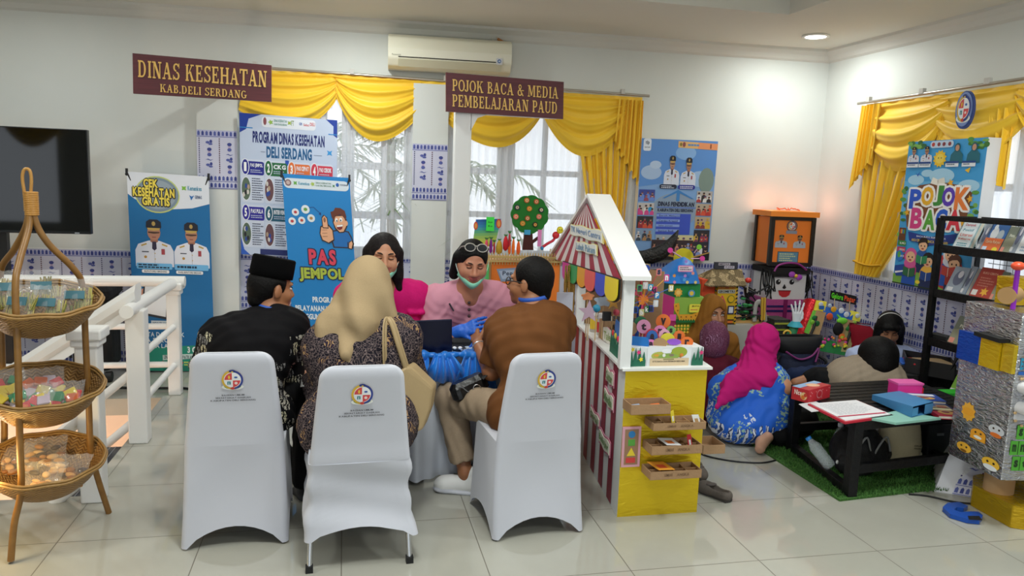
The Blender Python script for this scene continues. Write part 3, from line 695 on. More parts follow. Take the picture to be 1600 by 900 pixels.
def draw_pas(c):
 c.rect(0,0,106,290,'#1C86CF',0)
 c.rrect(2,6,104,21,7,'#DCE8F2',1);c.ell(9,13,5,5,'#8D6E73',2,12);c.ell(9,13,3,3,'#C9B7B3',3,10);c.star(20,13,4,'#6CB052',2,4,.5);c.text(25,10.5,42,15.5,'Kemenkes','#2A8FB2',2);c.star(47,13,4,'#A9C45A',2,5,.5);c.text(52,9.5,76,12,'DINAS KESEHATAN','#4B7A5E',2);c.text(52,13.5,76,16,'KAB DELI SERDANG','#4B7A5E',2);c.star(80,14,3,'#3F7E49',2,4,.4);c.ell(86,12,2.6,3,'#2C62B4',2,10);c.text(90,10.5,102,13,'PUSKESMAS','#2A3E60',2)
 for u,v,r,k in((33,52,6.6,'#6DA34A'),(17,57,5.6,'#C23B42'),(11,71,5.8,'#C9424A'),(26,69,5.6,'#C64B3E'),(41,65,6,'#B98C4A')):
  c.ell(u,v,r,r,'#E6EEF4',2,20);c.ell(u,v,r*.45,r*.4,k,3,10)
 c.line(39,49,46,48,.8,'#1E3F80',2);c.line(46,48,56,57,.8,'#1E3F80',2);c.poly([(57,60),(53,58),(57,55)],'#1E3F80',2)
 def ol(pts,col,l):
  cx=sum(p[0]for p in pts)/len(pts);cy=sum(p[1]for p in pts)/len(pts)
  c.poly([(cx+(u-cx)*1.06+(.9 if u>cx else-.9),cy+(v-cy)*1.06+(.9 if v>cy else-.9))for u,v in pts],'#3A2A26',l);c.poly(pts,col,l+1)
 SK='#EBB28C'
 ol([(71,92),(74,84),(84,82),(98,84),(102,92),(105,100),(103,108),(96,98),(96,107),(75,107)],'#1E72C0',2)
 ol([(98,108),(99,100),(103,97),(104.5,101),(102,109)],SK,3)
 ol([(79,60),(91,59),(96,66),(96,74),(91,83),(85,84),(79,78),(76,70)],SK,4);c.ell(96.5,70,2.2,4,SK,5,10)
 c.poly([(74,62),(72,54),(77,52),(80,47),(88,47),(95,51),(97,60),(95,67),(93,60),(86,57),(79,61),(77,68)],'#6A3626',7)
 c.ell(81,66,2.2,3.2,'#FFFFFF',7,10);c.ell(88,65,2.4,3.4,'#FFFFFF',7,10);c.ell(81.4,67,1,1.6,'#23170F',8,8);c.ell(87.6,66,1,1.6,'#23170F',8,8)
 c.poly([(80,74),(91,72),(89,79),(85,81),(81,79)],'#7E2228',7);c.poly([(80.5,74),(90.5,72.3),(90,75),(81,76.5)],'#FFFFFF',8)
 ol([(56,78),(66,74),(73,82),(74,96),(66,101),(57,97),(54,88)],SK,6);ol([(59,78),(58.5,64),(62,60),(65.5,64),(66.5,78)],SK,7);c.ell(62,66.5,2,4,'#9E6A4A',9,10)
 for k in range(3):c.line(57,82+5*k,65,81.5+5*k,.6,'#8B5A43',9)
 for(u0,v0,u1,v1,s,k)in((33,112,76,136,'PAS','#E0465F'),(16,141,88,163,'JEMPOL','#B4C64A')):
  for d in((-1.6,0),(1.6,0),(0,-1.6),(0,1.6),(1.3,1.3),(-1.3,1.3),(1.3,-1.3),(-1.3,-1.3)):c.text(u0+d[0],v0+d[1],u1+d[0],v1+d[1],s,'#1F2A50',3,.045)
  c.text(u0,v0,u1,v1,s,k,5,.045)
 c.text(34,186,74,195,'PROGRAM','#E9F3FA',2,.045);c.text(6,200,98,209,'PELAYANAN KESEHATAN','#E9F3FA',2,.045);c.text(6,213,84,222,'MENGGUNAKAN KTP','#E9F3FA',2,.045)
 c.rect(0,262,106,265,'#DFEBF4',2);c.rect(0,272,106,290,'#E9EFF5',2);c.text(20,276,80,284,'UPT PUSKESMAS','#23406C',3)
xbanner('x_banner','tall light blue standing banner reading PAS JEMPOL',at(440,271,6.0),at(546,278,6.0),at(462,566,5.95),draw_pas,106,290)
#  wall poster PROGRAM DINAS KESEHATAN
def flat_poster(name,label,cat,TL,TR,BL,w,h,draw,thick=.03,edge='#E9E7E0'):
 t=thing(name,label,cat,(TL+TR)/2)
 c=Canvas(TL,TR,BL,w,h);BR=BL+(TR-TL);v=[TL,TR,BR,BL];b=[p-c.N*thick for p in v]
 MB().add(v+b,[(0,3,2,1),(4,5,6,7),(0,1,5,4),(1,2,6,5),(2,3,7,6),(3,0,4,7)]).build('panel',M(edge,.5),t)
 draw(c);c.build('print',t);return t
def draw_prog(c):
 c.rect(0,0,152,220,'#C6D3EA',1)
 c.poly([(0,0),(34,0),(14,8),(10,24),(0,30)],'#1C3FA0',2);c.poly([(152,0),(134,0),(146,10),(146,24),(152,28)],'#1C3FA0',2);c.rect(0,21,20,22.5,'#2F86CF',3);c.rect(138,22,152,23.5,'#2F86CF',3)
 c.rrect(34,3,118,19,5,'#E9EEF7',2);c.ell(39,10,2.6,6,'#93545A',3,12);c.star(48,11,4.5,'#9BC257',3,5,.5)
 c.text(53,6,73,10,'DINAS KESEHATAN','#3E8E7A',3);c.text(53,12,73,15,'KABUPATEN DELI SERDANG','#3E8E7A',3);c.star(77,10,4,'#A8BE4E',3,4,.5);c.text(80,6,84,14,'FT','#7E9A50',3);c.text(92,8,97,12,'GER','#2E5FAE',3);c.text(99,9,108,13,'Sehat','#CC4750',3);c.text(109,7,117,12,'DELI','#CC4750',3)
 c.text(20,26,132,44,'PROGRAM DINAS KESEHATAN','#1D2A72',3,.045)
 c.text(41,48,112,66,'DELI SERDANG','#1B5E92',3,.045);c.rect(32,57,39,57.6,'#5B6C8E',3);c.rect(115,57,128,57.6,'#5B6C8E',3);c.star(140,52,6,'#3B9BDD',3,4,.4);c.poly([(70,68),(76,68),(76,74),(73,77),(70,74)],'#2A55B5',3)
 data=[(5,70,'#22278F','1','PAS JEMPOL'),(41,70,'#1E6A3C','2','CKG'),(77,70,'#E8763A','3','PAS CEPAT'),(113,70,'#D63A50','4','PAS CERDIK'),(5,141,'#28209A','5','PAS PULA'),(41,141,'#1D5C74','6','INTERVENSI'),(77,141,'#7A3F98','7','PAS LANSIA'),(113,141,'#2E7C8C','8','SPGDT')]
 for i,(u,v,k,n,s)in enumerate(data):
  c.rrect(u-3,v,u+32,v+67,3,'#D5DEF0',2);c.rrect(u+3,v+3,u+32,v+24,3,k,3);c.ell(u+3,v+12,6.4,13,'#E8EDF6',4,20);c.ell(u+3,v+12,5.2,11.5,k,5,20);c.text(u+1,v+5,u+5,v+19,n,'#FFFFFF',6,.045)
  c.text(u+11,v+6,u+30,v+13,s,'#F2F4FA',5,.045);c.lines(u+11,v+16,u+30,2,3,'#C9D2EA',5,.4,i)
  c.ell(u+4,v+46,7.6,19,'#E9EEF6',3,24);c.ell(u+4,v+46,6.8,17.5,('#5A6E5C','#6E4B50','#54707C','#7C5A4A')[i%4],4,24);rd=random.Random(i)
  for q in range(5):a,b=u+rd.uniform(0,8),v+rd.uniform(36,56);c.ell(a,b,2,4,rd.choice(['#2E4C9C','#B9A088','#24242C','#D8D3CC','#B0414A']),5,8)
  c.lines(u+13,v+29,u+31,10,3.6,'#3C4460',4,.4,i+4)
 c.poly([(0,192),(5,212),(14,220),(0,220)],'#2B5FC4',3);c.rect(30,210,152,219,'#24306E',3)
flat_poster('health_poster','large pale poster reading PROGRAM DINAS KESEHATAN DELI SERDANG','poster',bw(374,176,.13),bw(527,188,.13),bw(377,397,.13),152,220,draw_prog,.008,'#DADFEA')
#  education board
def draw_edu(c):
 c.rect(0,0,119,190,'#7FA8DC',1);c.poly([(0,0),(119,0),(119,55),(0,75)],'#5C92D8',2)
 for u,v,r,k in((18,52,16,'#A9C3E6'),(24,40,9,'#B9CEEA'),(95,60,18,'#9FC0E6'),(70,20,16,'#86B2E6'),(60,110,38,'#8FA3BC')):c.ell(u,v,r,r*.7,k,3,22)
 c.rrect(3,0,15,19,3,'#E6EDF8',4);c.text(6,3,12,10,'tlp','#24304E',5);c.text(5,12,13,15,'tangguh','#3A4562',5)
 c.poly([(57,2),(119,4),(119,14),(57,12)],'#E7B978',4);c.poly([(88,3),(119,4),(119,14),(88,13)],'#EE9A66',5);c.ell(61,7,2,3,'#8C7A2E',6,8);c.ell(66,7,2.4,4,'#8E4A4A',6,10);c.lines(72,6,98,1,3,'#5E8EC4',6,.9);c.rect(107,5,109,12,'#8A4326',6)
 c.ell(105,62,12,20,'#7E938C',4,16)
 officer(c,50,25,24,46,'#D9DFF0','#B58A72',l=5);officer(c,76,27,24,46,'#D9DFF0','#A87A62',l=5)
 c.rrect(32,70,59,77,3,'#1E2440',9);c.rrect(61,70,88,77,3,'#29309A',9);c.lines(35,72,56,2,2.6,'#D6DCEC',10,.5);c.lines(64,72,85,2,2.6,'#D6DCEC',10,.5)
 c.poly([(38,92),(62,78),(88,92),(84,92),(62,82),(42,92)],'#3C82C8',5);c.rect(60,82,65,96,'#3C82C8',5)
 c.text(32,97,89,104.5,'DINAS PENDIDIKAN','#141C3E',6,.045);c.rect(30,105.5,92,107,'#5676C8',5);c.text(32,108,88,113,'KABUPATEN DELI SERDANG','#141C3E',6,.045)
 c.rect(31,116,85,149,'#3C55C8',5)
 for k in range(4):c.rect(31,117+8*k,68,121+8*k,'#8CA6E6',6);c.text(35,118+8*k,35+(34,30,22,24)[k],121+8*k,('Bersih Melayani','Cerdas Kreatif','Sehat Jasmani','Santun Budi')[k],'#33468C',7)
 reds=['#C23B36','#D8553A','#A12C34'];pal=['#C23B36','#E8E6E2','#2E3A6E','#D9A08A','#7A3A5E','#E2B93A']
 for i,(u0,v0,u1,v1,bg,cl)in enumerate([(1,79,26,97,'#3A4A9C',['#D46A7A','#6C8CD8','#9A4A5E']),(1,100,26,119,'#C9C3C0',['#D8488E','#2C9CD0','#E8E4E0']),(1,121,26,140,'#2E2A2C',reds),(1,142,26,160,'#8AA0BC',['#3A4A5C','#D8DCE2','#B48A5C']),(92,79,117,97,'#B8B4B0',['#B23A3A','#E2E2E2','#2E2A2E']),(92,99,117,118,'#B9A894',reds),(92,120,117,139,'#C0A98C',['#8C3A34','#D8B23A','#B06A3A']),(92,141,117,166,'#2C2A34',pal),(32,150,60,172,'#A8B4C4',['#D8A08A','#C86A52','#E2D2C4']),(62,150,92,172,'#D9CFA0',['#2E3A6E','#C8C8D0','#4A5A8C'])]):
  crowd(c,u0,v0,u1,v1,bg,cl,3,4,i)
 crowd(c,26,158,92,184,'#3A2A30',['#B23A3A','#D88A7A','#E2D6D0','#6E5A7A','#C87A4A','#2E2A34'],9,8,77)
 crowd(c,78,160,117,184,'#2A2A3A',['#E4E2EE','#2E3A7E','#8CA0D8','#3A2A3A'],4,8,78)
 c.poly([(26,183),(50,179),(80,188),(119,176),(119,190),(0,190),(0,186)],'#15131A',13);c.poly([(20,186),(50,180),(80,187.5),(119,176),(119,178),(80,190),(50,183)],'#C79A4A',14)
flat_poster('poster_board','tall blue board reading DINAS PENDIDIKAN beside the yellow curtain','poster',bw(1003,216,.11),bw(1122,221,.11),bw(990,405,.11),119,190,draw_edu,.08,'#E6D5BC')
#  television on its floor stand
t=thing('television','wide black flat television standing by the wall','television',(-2.32,5.98,0))
x0,x1,z0,z1=-2.9,-1.77,1.128,1.866
m=MB();m.box(((x0+x1)/2,5.985,(z0+z1)/2),(x1-x0,.05,z1-z0));m.build('screen_case',M('#0B0B0D',.25),t,bevel=.004)
m=MB();m.box(((x0+x1)/2,5.958,(z0+z1)/2+.006),(x1-x0-.016,.004,z1-z0-.028));m.build('screen',M('#050608',.04,spec=.6),t)
m=MB();m.box((-1.86,5.957,z0+.008),(.03,.004,.008));m.build('indicator_light',M('#9AA0A8',.3),t)
m=MB();m.box((-2.37,6.03,.6),(.08,.05,1.16));m.box((-2.3,6.03,1.35),(.8,.03,.06));m.build('stand_pole',M('#121214',.4),t)
m=MB();m.box((-2.3,6.03,.03),(.75,.45,.03));m.build('stand_base',M('#121214',.4),t)
#  black case on the floor
t=thing('speaker_case','black fabric covered case on wheels behind the white railing','case',(-1.98,6.12,0))
a=at(112,570,6.1);b=at(173,442,6.1)
m=MB();m.rbox(((a.x+b.x)/2,6.22,.385),(b.x-a.x,.3,.6),.07);m.build('body',M('#0C0C0E',.85,bump=(30,.3)),t)
m=MB();m.rbox(((a.x+b.x)/2-.03,6.17,.69),(b.x-a.x+.1,.4,.1),.05);m.build('padded_flap',M('#101013',.9,bump=(20,.3)),t)
for s in(-.11,.11):MB().cyl(((a.x+b.x)/2+s-.02,6.1,.04),((a.x+b.x)/2+s+.02,6.1,.04),.04).build('wheel',M('#1A1A1C',.5),t)
MB().tube([((a.x+b.x)/2-.16,6.06,.5),((a.x+b.x)/2-.17,6.04,.38),((a.x+b.x)/2-.13,6.05,.2)],.01).build('strap',M('#1A1A1C',.7),t)
#  white stair railing
WH=M('#ECECEA',.35)
t=thing('stair_railing','white wooden stair railing with capped posts around the stair opening','railing',(-1.18,4.67,0))
def post(x,y,h,w,cap):
 m=MB();m.box((x,y,h/2),(w,w,h));m.build('post',WH,t,bevel=.008)
 if cap:
  m=MB();m.box((x,y,h+.012),(w+.05,w+.05,.05));m.box((x,y,h-.03),(w+.025,w+.025,.035));m.build('post_cap',WH,t,bevel=.008)
post(-1.18,3.87,.82,.1,True);post(-1.175,4.71,.80,.105,False);post(-1.18,5.72,.78,.085,True)
def rod(a,b,r,nm):MB().cyl(a,b,r,m=0,n=14).build(nm,WH,t,bevel=0)
rod((-1.18,4.52,.815),(-1.18,5.76,.815),.038,'top_rail');rod((-1.1,5.72,.825),(-3.6,5.72,.825),.038,'top_rail')
for z in(.5,.22):rod((-1.18,4.7,z),(-1.18,5.7,z),.022,'lower_rail');rod((-1.18,5.72,z),(-3.6,5.72,z),.022,'lower_rail')
def handrail(y,z):
 pr=[(-.07,.0),(-.078,.045),(-.05,.08),(.05,.08),(.078,.045),(.07,0),(.04,-.03),(.05,-.085),(-.05,-.085),(-.04,-.03)]
 m=MB();m.loft([[(x,y+o,z+h-(-1.2-x)*.69)for o,h in pr]for x in(-1.16,-2.7)],0,smooth=False);m.build('handrail',WH,t)
handrail(4.70,.845)
for z in(.43,.13):rod((-1.2,4.71,z),(-2.4,4.71,z-1.2*.88),.025,'lower_rail');rod((-1.2,3.87,z),(-2.4,3.87,z-1.2*.88),.025,'lower_rail')
m=MB();m.tube([(-1.9,5.95,.012),(-1.5,5.86,.012),(-1.15,5.83,.012),(-.9,5.7,.012),(-.5,5.6,.012)],.009,0,6);tag(m.build('floor_cable',M('#15151A',.5)),'black cable on the tiles behind the white railing','cable')
#  BODIES: one smooth surface grown around a posed skeleton
V3=lambda*a:np.array(a,float)
class Blob:
 """signed-distance body on a grid, meshed as one continuous surface"""
 def __init__(s,h=.008):s.p=[];s.h=h
 def cap(s,a,b,ra,rb=None,k=.02,tag=0,flat=None,cut=None,op='add'):
  a,b=np.array(a,float),np.array(b,float);rb=ra if rb is None else rb
  R=max(ra,rb);s.p.append((op,'cap',np.minimum(a,b)-R,np.maximum(a,b)+R,(a,b,ra,rb,flat,cut),k,tag));return s
 def ell(s,c,r,R=None,k=.02,tag=0,op='add',cut=None):
  c=np.array(c,float);r=np.array(r,float);m=r.max();s.p.append((op,'ell',c-m,c+m,(c,r,R,cut),k,tag));return s
 def box(s,c,hs,R=None,rr=.02,k=.02,tag=0,op='add'):
  c=np.array(c,float);hs=np.array(hs,float);m=np.linalg.norm(hs)+rr;s.p.append((op,'box',c-m,c+m,(c,hs,R,rr),k,tag));return s
 def chain(s,pts,rs,**kw):
  for i in range(len(pts)-1):s.cap(pts[i],pts[i+1],rs[i],rs[i+1],**kw)
  return s
 def mesh(s,wrinkle=None,zmin=None):
  h=s.h;ad=[q for q in s.p if q[0]=='add']
  lo=np.min([q[2]for q in ad],0)-.03;hi=np.max([q[3]for q in ad],0)+.03
  n=np.ceil((hi-lo)/h).astype(int)+1
  F=np.full(n,.5,np.float32);TG=np.zeros(n,np.int8);BD=np.full(n,9,np.float32)
  ax=[lo[i]+h*np.arange(n[i])for i in range(3)]
  for op,kind,l,u,A,k,tg in s.p:
   pad=k+2.5*h
   i0=np.clip(np.floor((l-pad-lo)/h).astype(int),0,n-1);i1=np.clip(np.ceil((u+pad-lo)/h).astype(int)+1,1,n)
   if(i1<=i0).any():continue
   X,Y,Z=np.meshgrid(*[ax[i][i0[i]:i1[i]]for i in range(3)],indexing='ij');P=np.stack([X,Y,Z],-1)
   if kind=='cap':
    a,b,ra,rb,flat,cut=A;Q=P-a;ba=b-a
    if flat is not None:
     nv,f=flat;nv=np.array(nv,float)/np.linalg.norm(nv);pr=Q@nv;Q=Q+(1/f-1)*pr[...,None]*nv;ba=ba+(1/f-1)*(ba@nv)*nv
    t=np.clip((Q@ba)/max(ba@ba,1e-9),0,1);d=np.linalg.norm(Q-t[...,None]*ba,axis=-1)-(ra+(rb-ra)*t)
    if cut is not None:
     for c,nv in cut:d=np.maximum(d,(P-np.array(c,float))@(np.array(nv,float)/np.linalg.norm(nv)))
   elif kind=='ell':
    c,r,R,cut=A;Q=P-c
    if R is not None:Q=Q@R
    k0=np.linalg.norm(Q/r,axis=-1);k1=np.linalg.norm(Q/(r*r),axis=-1);d=k0*(k0-1)/np.maximum(k1,1e-6)
    if cut is not None:
     for c,nv in cut:d=np.maximum(d,(P-np.array(c,float))@(np.array(nv,float)/np.linalg.norm(nv)))
   else:
    c,hs,R,rr=A;Q=P-c
    if R is not None:Q=Q@R
    q=np.abs(Q)-hs+rr;d=np.linalg.norm(np.maximum(q,0),axis=-1)+np.minimum(q.max(-1),0)-rr
   sl=tuple(slice(i0[i],i1[i])for i in range(3));f=F[sl];d=d.astype(np.float32)
   if op=='add':
    hh=np.clip(.5+.5*(f-d)/k,0,1);F[sl]=f*(1-hh)+d*hh-k*hh*(1-hh)
    m=d<BD[sl];BD[sl]=np.where(m,d,BD[sl]);TG[sl]=np.where(m,tg,TG[sl])
   else:
    d=-d;hh=np.clip(.5-.5*(f-d)/k,0,1);F[sl]=f*(1-hh)+d*hh+k*hh*(1-hh)
    if op=='subtag':m=(d>f-k)&(d<3*h);TG[sl]=np.where(m,tg,TG[sl])
  if wrinkle is not None:
   X,Y,Z=np.meshgrid(*ax,indexing='ij',sparse=True);F=F+wrinkle(X,Y,Z).astype(np.float32)
  if zmin is not None:F=np.maximum(F,(zmin-ax[2])[None,None,:].astype(np.float32))
  F[0],F[-1],F[:,0],F[:,-1],F[:,:,0],F[:,:,-1]=(.1,)*6
  return s._nets(F,TG,lo,h)
 @staticmethod
 def _nets(F,TG,lo,h):
  S_=F<0;nx,ny,nz=F.shape
  cnt=np.zeros((nx-1,ny-1,nz-1),np.int8)
  for dx in(0,1):
   for dy in(0,1):
    for dz in(0,1):cnt+=S_[dx:nx-1+dx,dy:ny-1+dy,dz:nz-1+dz]
  act=(cnt>0)&(cnt<8);idx=np.full(act.shape,-1,np.int32);C=np.argwhere(act);idx[act]=np.arange(len(C))
  acc=np.zeros((len(C),3));num=np.zeros(len(C))
  cor=[(a,b,c)for a in(0,1)for b in(0,1)for c in(0,1)]
  for i,p in enumerate(cor):
   for q in cor[i+1:]:
    if sum(abs(p[t]-q[t])for t in range(3))!=1:continue
    fp=F[C[:,0]+p[0],C[:,1]+p[1],C[:,2]+p[2]];fq=F[C[:,0]+q[0],C[:,1]+q[1],C[:,2]+q[2]]
    m=(fp<0)!=(fq<0);t=np.where(m,fp/np.where(m,fp-fq,1),0)
    acc+=m[:,None]*(np.array(p)+t[:,None]*(np.array(q)-np.array(p)));num+=m
  V=lo+h*(C+acc/num[:,None]);tv=TG[C[:,0],C[:,1],C[:,2]];fs=[]
  for axis in range(3):
   a,b=[(1,2),(2,0),(0,1)][axis]
   s0=[slice(1,-1)]*3;s1=[slice(1,-1)]*3;s0[axis]=slice(0,-1);s1[axis]=slice(1,None)
   A,B=S_[tuple(s0)],S_[tuple(s1)];E=np.argwhere(A!=B);off=np.ones(3,int);off[axis]=0;G=E+off
   ea=np.zeros(3,int);ea[a]=1;eb=np.zeros(3,int);eb[b]=1
   q=np.stack([idx[tuple((G-ea-eb).T)],idx[tuple((G-eb).T)],idx[tuple(G.T)],idx[tuple((G-ea).T)]],1)
   fl=~A[tuple(E.T)];q[fl]=q[fl][:,::-1];fs.append(q)
  Fc=np.concatenate(fs);Fc=Fc[(Fc>=0).all(1)]
  e=np.concatenate([Fc[:,[0,1]],Fc[:,[1,2]],Fc[:,[2,3]],Fc[:,[3,0]]])
  for lam in(.5,-.45):
   sm=np.zeros_like(V);c_=np.zeros(len(V));np.add.at(sm,e[:,0],V[e[:,1]]);np.add.at(c_,e[:,0],1)
   V=V+lam*(sm/np.maximum(c_,1)[:,None]-V)
  return V,Fc,tv[Fc[:,0]]
 def build(s,name,mats,parent,wrinkle=None,zmin=None):
  V,Fc,tg=s.mesh(wrinkle,zmin);me=bpy.data.meshes.new(name)
  inv=np.array(WM[parent.name].inverted());V=V@inv[:3,:3].T+inv[:3,3]
  me.vertices.add(len(V));me.vertices.foreach_set('co',V.ravel());me.loops.add(4*len(Fc));me.loops.foreach_set('vertex_index',Fc.ravel().astype(np.int32))
  me.polygons.add(len(Fc));me.polygons.foreach_set('loop_start',np.arange(0,4*len(Fc),4,dtype=np.int32))
  if not isinstance(mats,(list,tuple)):mats=[mats]
  for m in mats:me.materials.append(m)
  me.polygons.foreach_set('material_index',np.minimum(tg,len(mats)-1).astype(np.int32));me.polygons.foreach_set('use_smooth',np.ones(len(Fc),bool));me.update();me.validate()
  o=bpy.data.objects.new(name,me);COL.objects.link(o);o.parent=parent;WM[o.name]=WM[parent.name];return o
def nrm(v):v=np.array(v,float);return v/np.linalg.norm(v)
def frame(f,up=(0,0,1)):
 f=nrm(f);r=nrm(np.cross(f,up));u=np.cross(r,f);return np.stack([r,f,u],1)
def skinmat(c,c2=None):
 n=NT('skin');x=n.n('TexNoise',Scale=35.0,Detail=3.0);n.l(n.obj(),x.inputs['Vector']);n.l(n.mix(x.outputs['Fac'],c,c2 or c),n.b.inputs['Base Color'])
 n.b.inputs['Roughness'].default_value=.5;n.b.inputs['Subsurface Weight'].default_value=.08;n.b.inputs['Subsurface Radius'].default_value=(.6,.25,.15);n.b.inputs['Subsurface Scale'].default_value=.02;return n.m
def head(B,C,R,s=1.0,wide=1.0,k=.012):
 """adult head about C; local x right, y forward, z up"""
 L=lambda x,y,z:np.array(C)+R@(np.array((x,y,z))*s)
 def e(c,r,tag=0,k=k,op='add'):B.ell(L(*c),np.array(r)*s,R,k*s,tag,op)
 e((0,-.01,.035),(.074,.094,.082));e((0,.028,-.03),(.064*wide,.066,.08));e((0,.05,-.075),(.045*wide,.045,.038));e((0,.072,-.098),(.02,.02,.016),k=.02)
 for sx in(-1,1):
  e((sx*.038,.062,-.035),(.026*wide,.026,.028),k=.02);e((sx*.03,.079,.024),(.026,.010,.008),k=.02)
  e((sx*.078,-.004,-.012),(.010,.02,.032),k=.01);e((sx*.031,.093,.004),(.017,.012,.011),k=.012,op='sub')
  e((sx*.013,.098,-.038),(.010,.012,.009),k=.01)
 B.cap(L(0,.088,.012),L(0,.112,-.032),.008*s,.0125*s,.014*s);e((0,.083,-.062),(.026,.016,.02),k=.012)
 e((0,.098,-.0585),(.021,.008,.0052),1,.004);e((0,.0965,-.069),(.018,.008,.0065),1,.004)
 return L
def face_parts(t,L,R,s,brow='#2A1C16',lids=0.0,gaze=(0,0),iris='#1C120C',mouth='#5A2A26',lidm=None):
 Rm=Matrix(R.tolist()).to_4x4()
 for sx in(-1,1):
  c=Vector(L(sx*.031,.0815,.003));T=Matrix.Translation(c)@Rm
  m=MB();m.ell((0,0,0),(.0135*s,.0085*s,(.0085 if lids>.6 else.0062*(1-lids*.6))*s),0,T,14,8);ey=m.build('eye',lidm if lids>.6 else M('#E4DCD4',.25),t)
  if lids<=.6:m=MB();m.ell((gaze[0]*.004*s,.0056*s,gaze[1]*.003*s-lids*.0015*s),(.0052*s,.0034*s,.0052*s*(1-lids*.5)),0,T,10,6);m.build('iris',M(iris,.2),ey)
  m=MB();m.tube([T@Vector((x*s,(.0065-3*abs(x)**1.6)*s,(.0062*(1-lids*1.9)+.002-20*x*x*(1-1.6*lids))*s))for x in(-.014,-.007,0,.007,.014)],(.0017 if lids<.6 else.0027)*s,0,5);m.build('eyelash',M('#17100D',.6),ey)
  m=MB();m.tube([Vector(L(sx*a,b,z))for a,b,z in((.014,.0925,.024),(.026,.092,.030),(.038,.086,.030),(.049,.075,.024))],[.003*s,.005*s,.0042*s,.0018*s],0,6,flat=(1,.8));m.build('eyebrow',M(brow,.8),t)
 m=MB();m.tube([Vector(L(x,.1035-abs(x)*.35,-.0635-abs(x)*.04))for x in(-.02,-.01,0,.01,.02)],.0016*s,0,5);m.build('mouth_line',M(mouth,.6),t)
def hand(B,W,d,n,s=1.0,curl=.5,tag=0,side=1,spread=.12,thumb=.6,k=.005):
 """wrist W, d to the fingers, n back of the hand; side=+1 puts the thumb on d x n"""
 d,n=nrm(d),nrm(n);x=nrm(np.cross(d,n))*side;n=np.cross(x,d)*side if False else nrm(n-d*(n@d));W=np.array(W,float)
 for q in(-1.5,-.5,.5,1.5):B.cap(W+x*.006*q*s,W+d*.085*s+x*.019*q*s,.0135*s,.0115*s,.012,tag)
 for i,q in enumerate((1.5,.5,-.5,-1.5)):
  p=W+d*.085*s+x*.019*q*s;a=0;ln=(.042,.047,.043,.033)[i]*s;f=d+x*spread*q*.6
  for j,m in enumerate((1,.68,.52)):
   a+=curl*(.55,.8,.6)[j];v=nrm(nrm(f)*math.cos(a)-n*math.sin(a));e=p+v*ln*m;B.cap(p,e,(.0092-.0009*j)*s,(.0086-.0011*j)*s,k,tag);p=e
 p=W+d*.022*s+x*.022*s;v=nrm(d*.75+x*.75-n*.25*thumb);e=p+v*.045*s;B.cap(p,e,.0135*s,.0105*s,.008,tag);v2=nrm(d+x*.25-n*.5*thumb);e2=e+v2*.03*s;B.cap(e,e2,.0102*s,.009*s,k,tag);B.cap(e2,e2+nrm(d-n*.5*thumb)*.02*s,.009*s,.0072*s,k,tag)
def torso(B,pel,che,neck,shL,shR,hipL,hipR,fwd,g=0.0,tag=0,bust=0.0,belly=0.0,w=1.0):
 pel,che,neck,shL,shR=[np.array(q,float)for q in(pel,che,neck,shL,shR)];side=nrm(shR-shL);f=nrm(fwd)
 B.cap(hipL,hipR,(.115*w+g),None,.05,tag);B.cap(pel,che,.125*w+g+belly*.4,.13*w+g,.06,tag,flat=(f,.82));B.cap(che-side*.06*w,che+side*.06*w,.12*w+g,None,.06,tag,flat=(f,.85))
 up=che+(neck-che)*.7;B.cap(up-side*.05,up+side*.05,.085+g,None,.06,tag,flat=(f,.8))
 for q in(shL,shR):B.cap(neck-(neck-che)*.12,q,.05+g,.056+g,.07,tag);B.cap(che+(q-che)*.3,q,.088+g,.06+g,.09,tag,flat=(f,.85));B.cap(pel+(che-pel)*.5+(q-che)*.25,che+(q-che)*.6,.09+g,.085+g,.09,tag,flat=(f,.85))
 if belly:B.ell(pel+(che-pel)*.45+f*.05,(.15+g+belly*.3,.13+belly+g,.16+g),frame(f),.06,tag)
 if bust:
  for sx in(-1,1):B.ell(che+side*sx*.075+f*(.085+g*.6)-np.array((0,0,.02)),(bust+g*.5,)*3,None,.05,tag)
def folds(amp=.004,f=30,seed=0,zf=1.0):
 rd=random.Random(seed);a=[rd.uniform(-1,1)for _ in range(12)];f*=2.7;amp*=.8
 return lambda X,Y,Z:amp*(np.sin(f*(X*(1+.3*a[0])+Y*a[1]*.6+Z*zf*a[2])+a[3]*3+1.5*np.sin(f*.4*(Z+X*a[4])))*.6+np.sin(f*1.7*(Y*(1+.2*a[5])-X*a[6]*.5+Z*zf*a[7])+a[8]*3)*.4)
BLACKHAIR=M('#0B0909',.6,spec=.18,bump=(90,.25))
FAB={}
def fabric(c,c2=None,rough=.8,sc=120):
 key=(c,c2,rough)
 if key in FAB:return FAB[key]
 n=NT('fabric');x=n.n('TexNoise',Scale=float(sc),Detail=3.0);n.l(n.obj(),x.inputs['Vector']);n.l(n.mix(x.outputs['Fac'],c,c2 or c),n.b.inputs['Base Color']);n.b.inputs['Roughness'].default_value=rough;n.b.inputs['Specular IOR Level'].default_value=.2;n.bump(x.outputs['Fac'],.12,.002);FAB[key]=n.m;return n.m
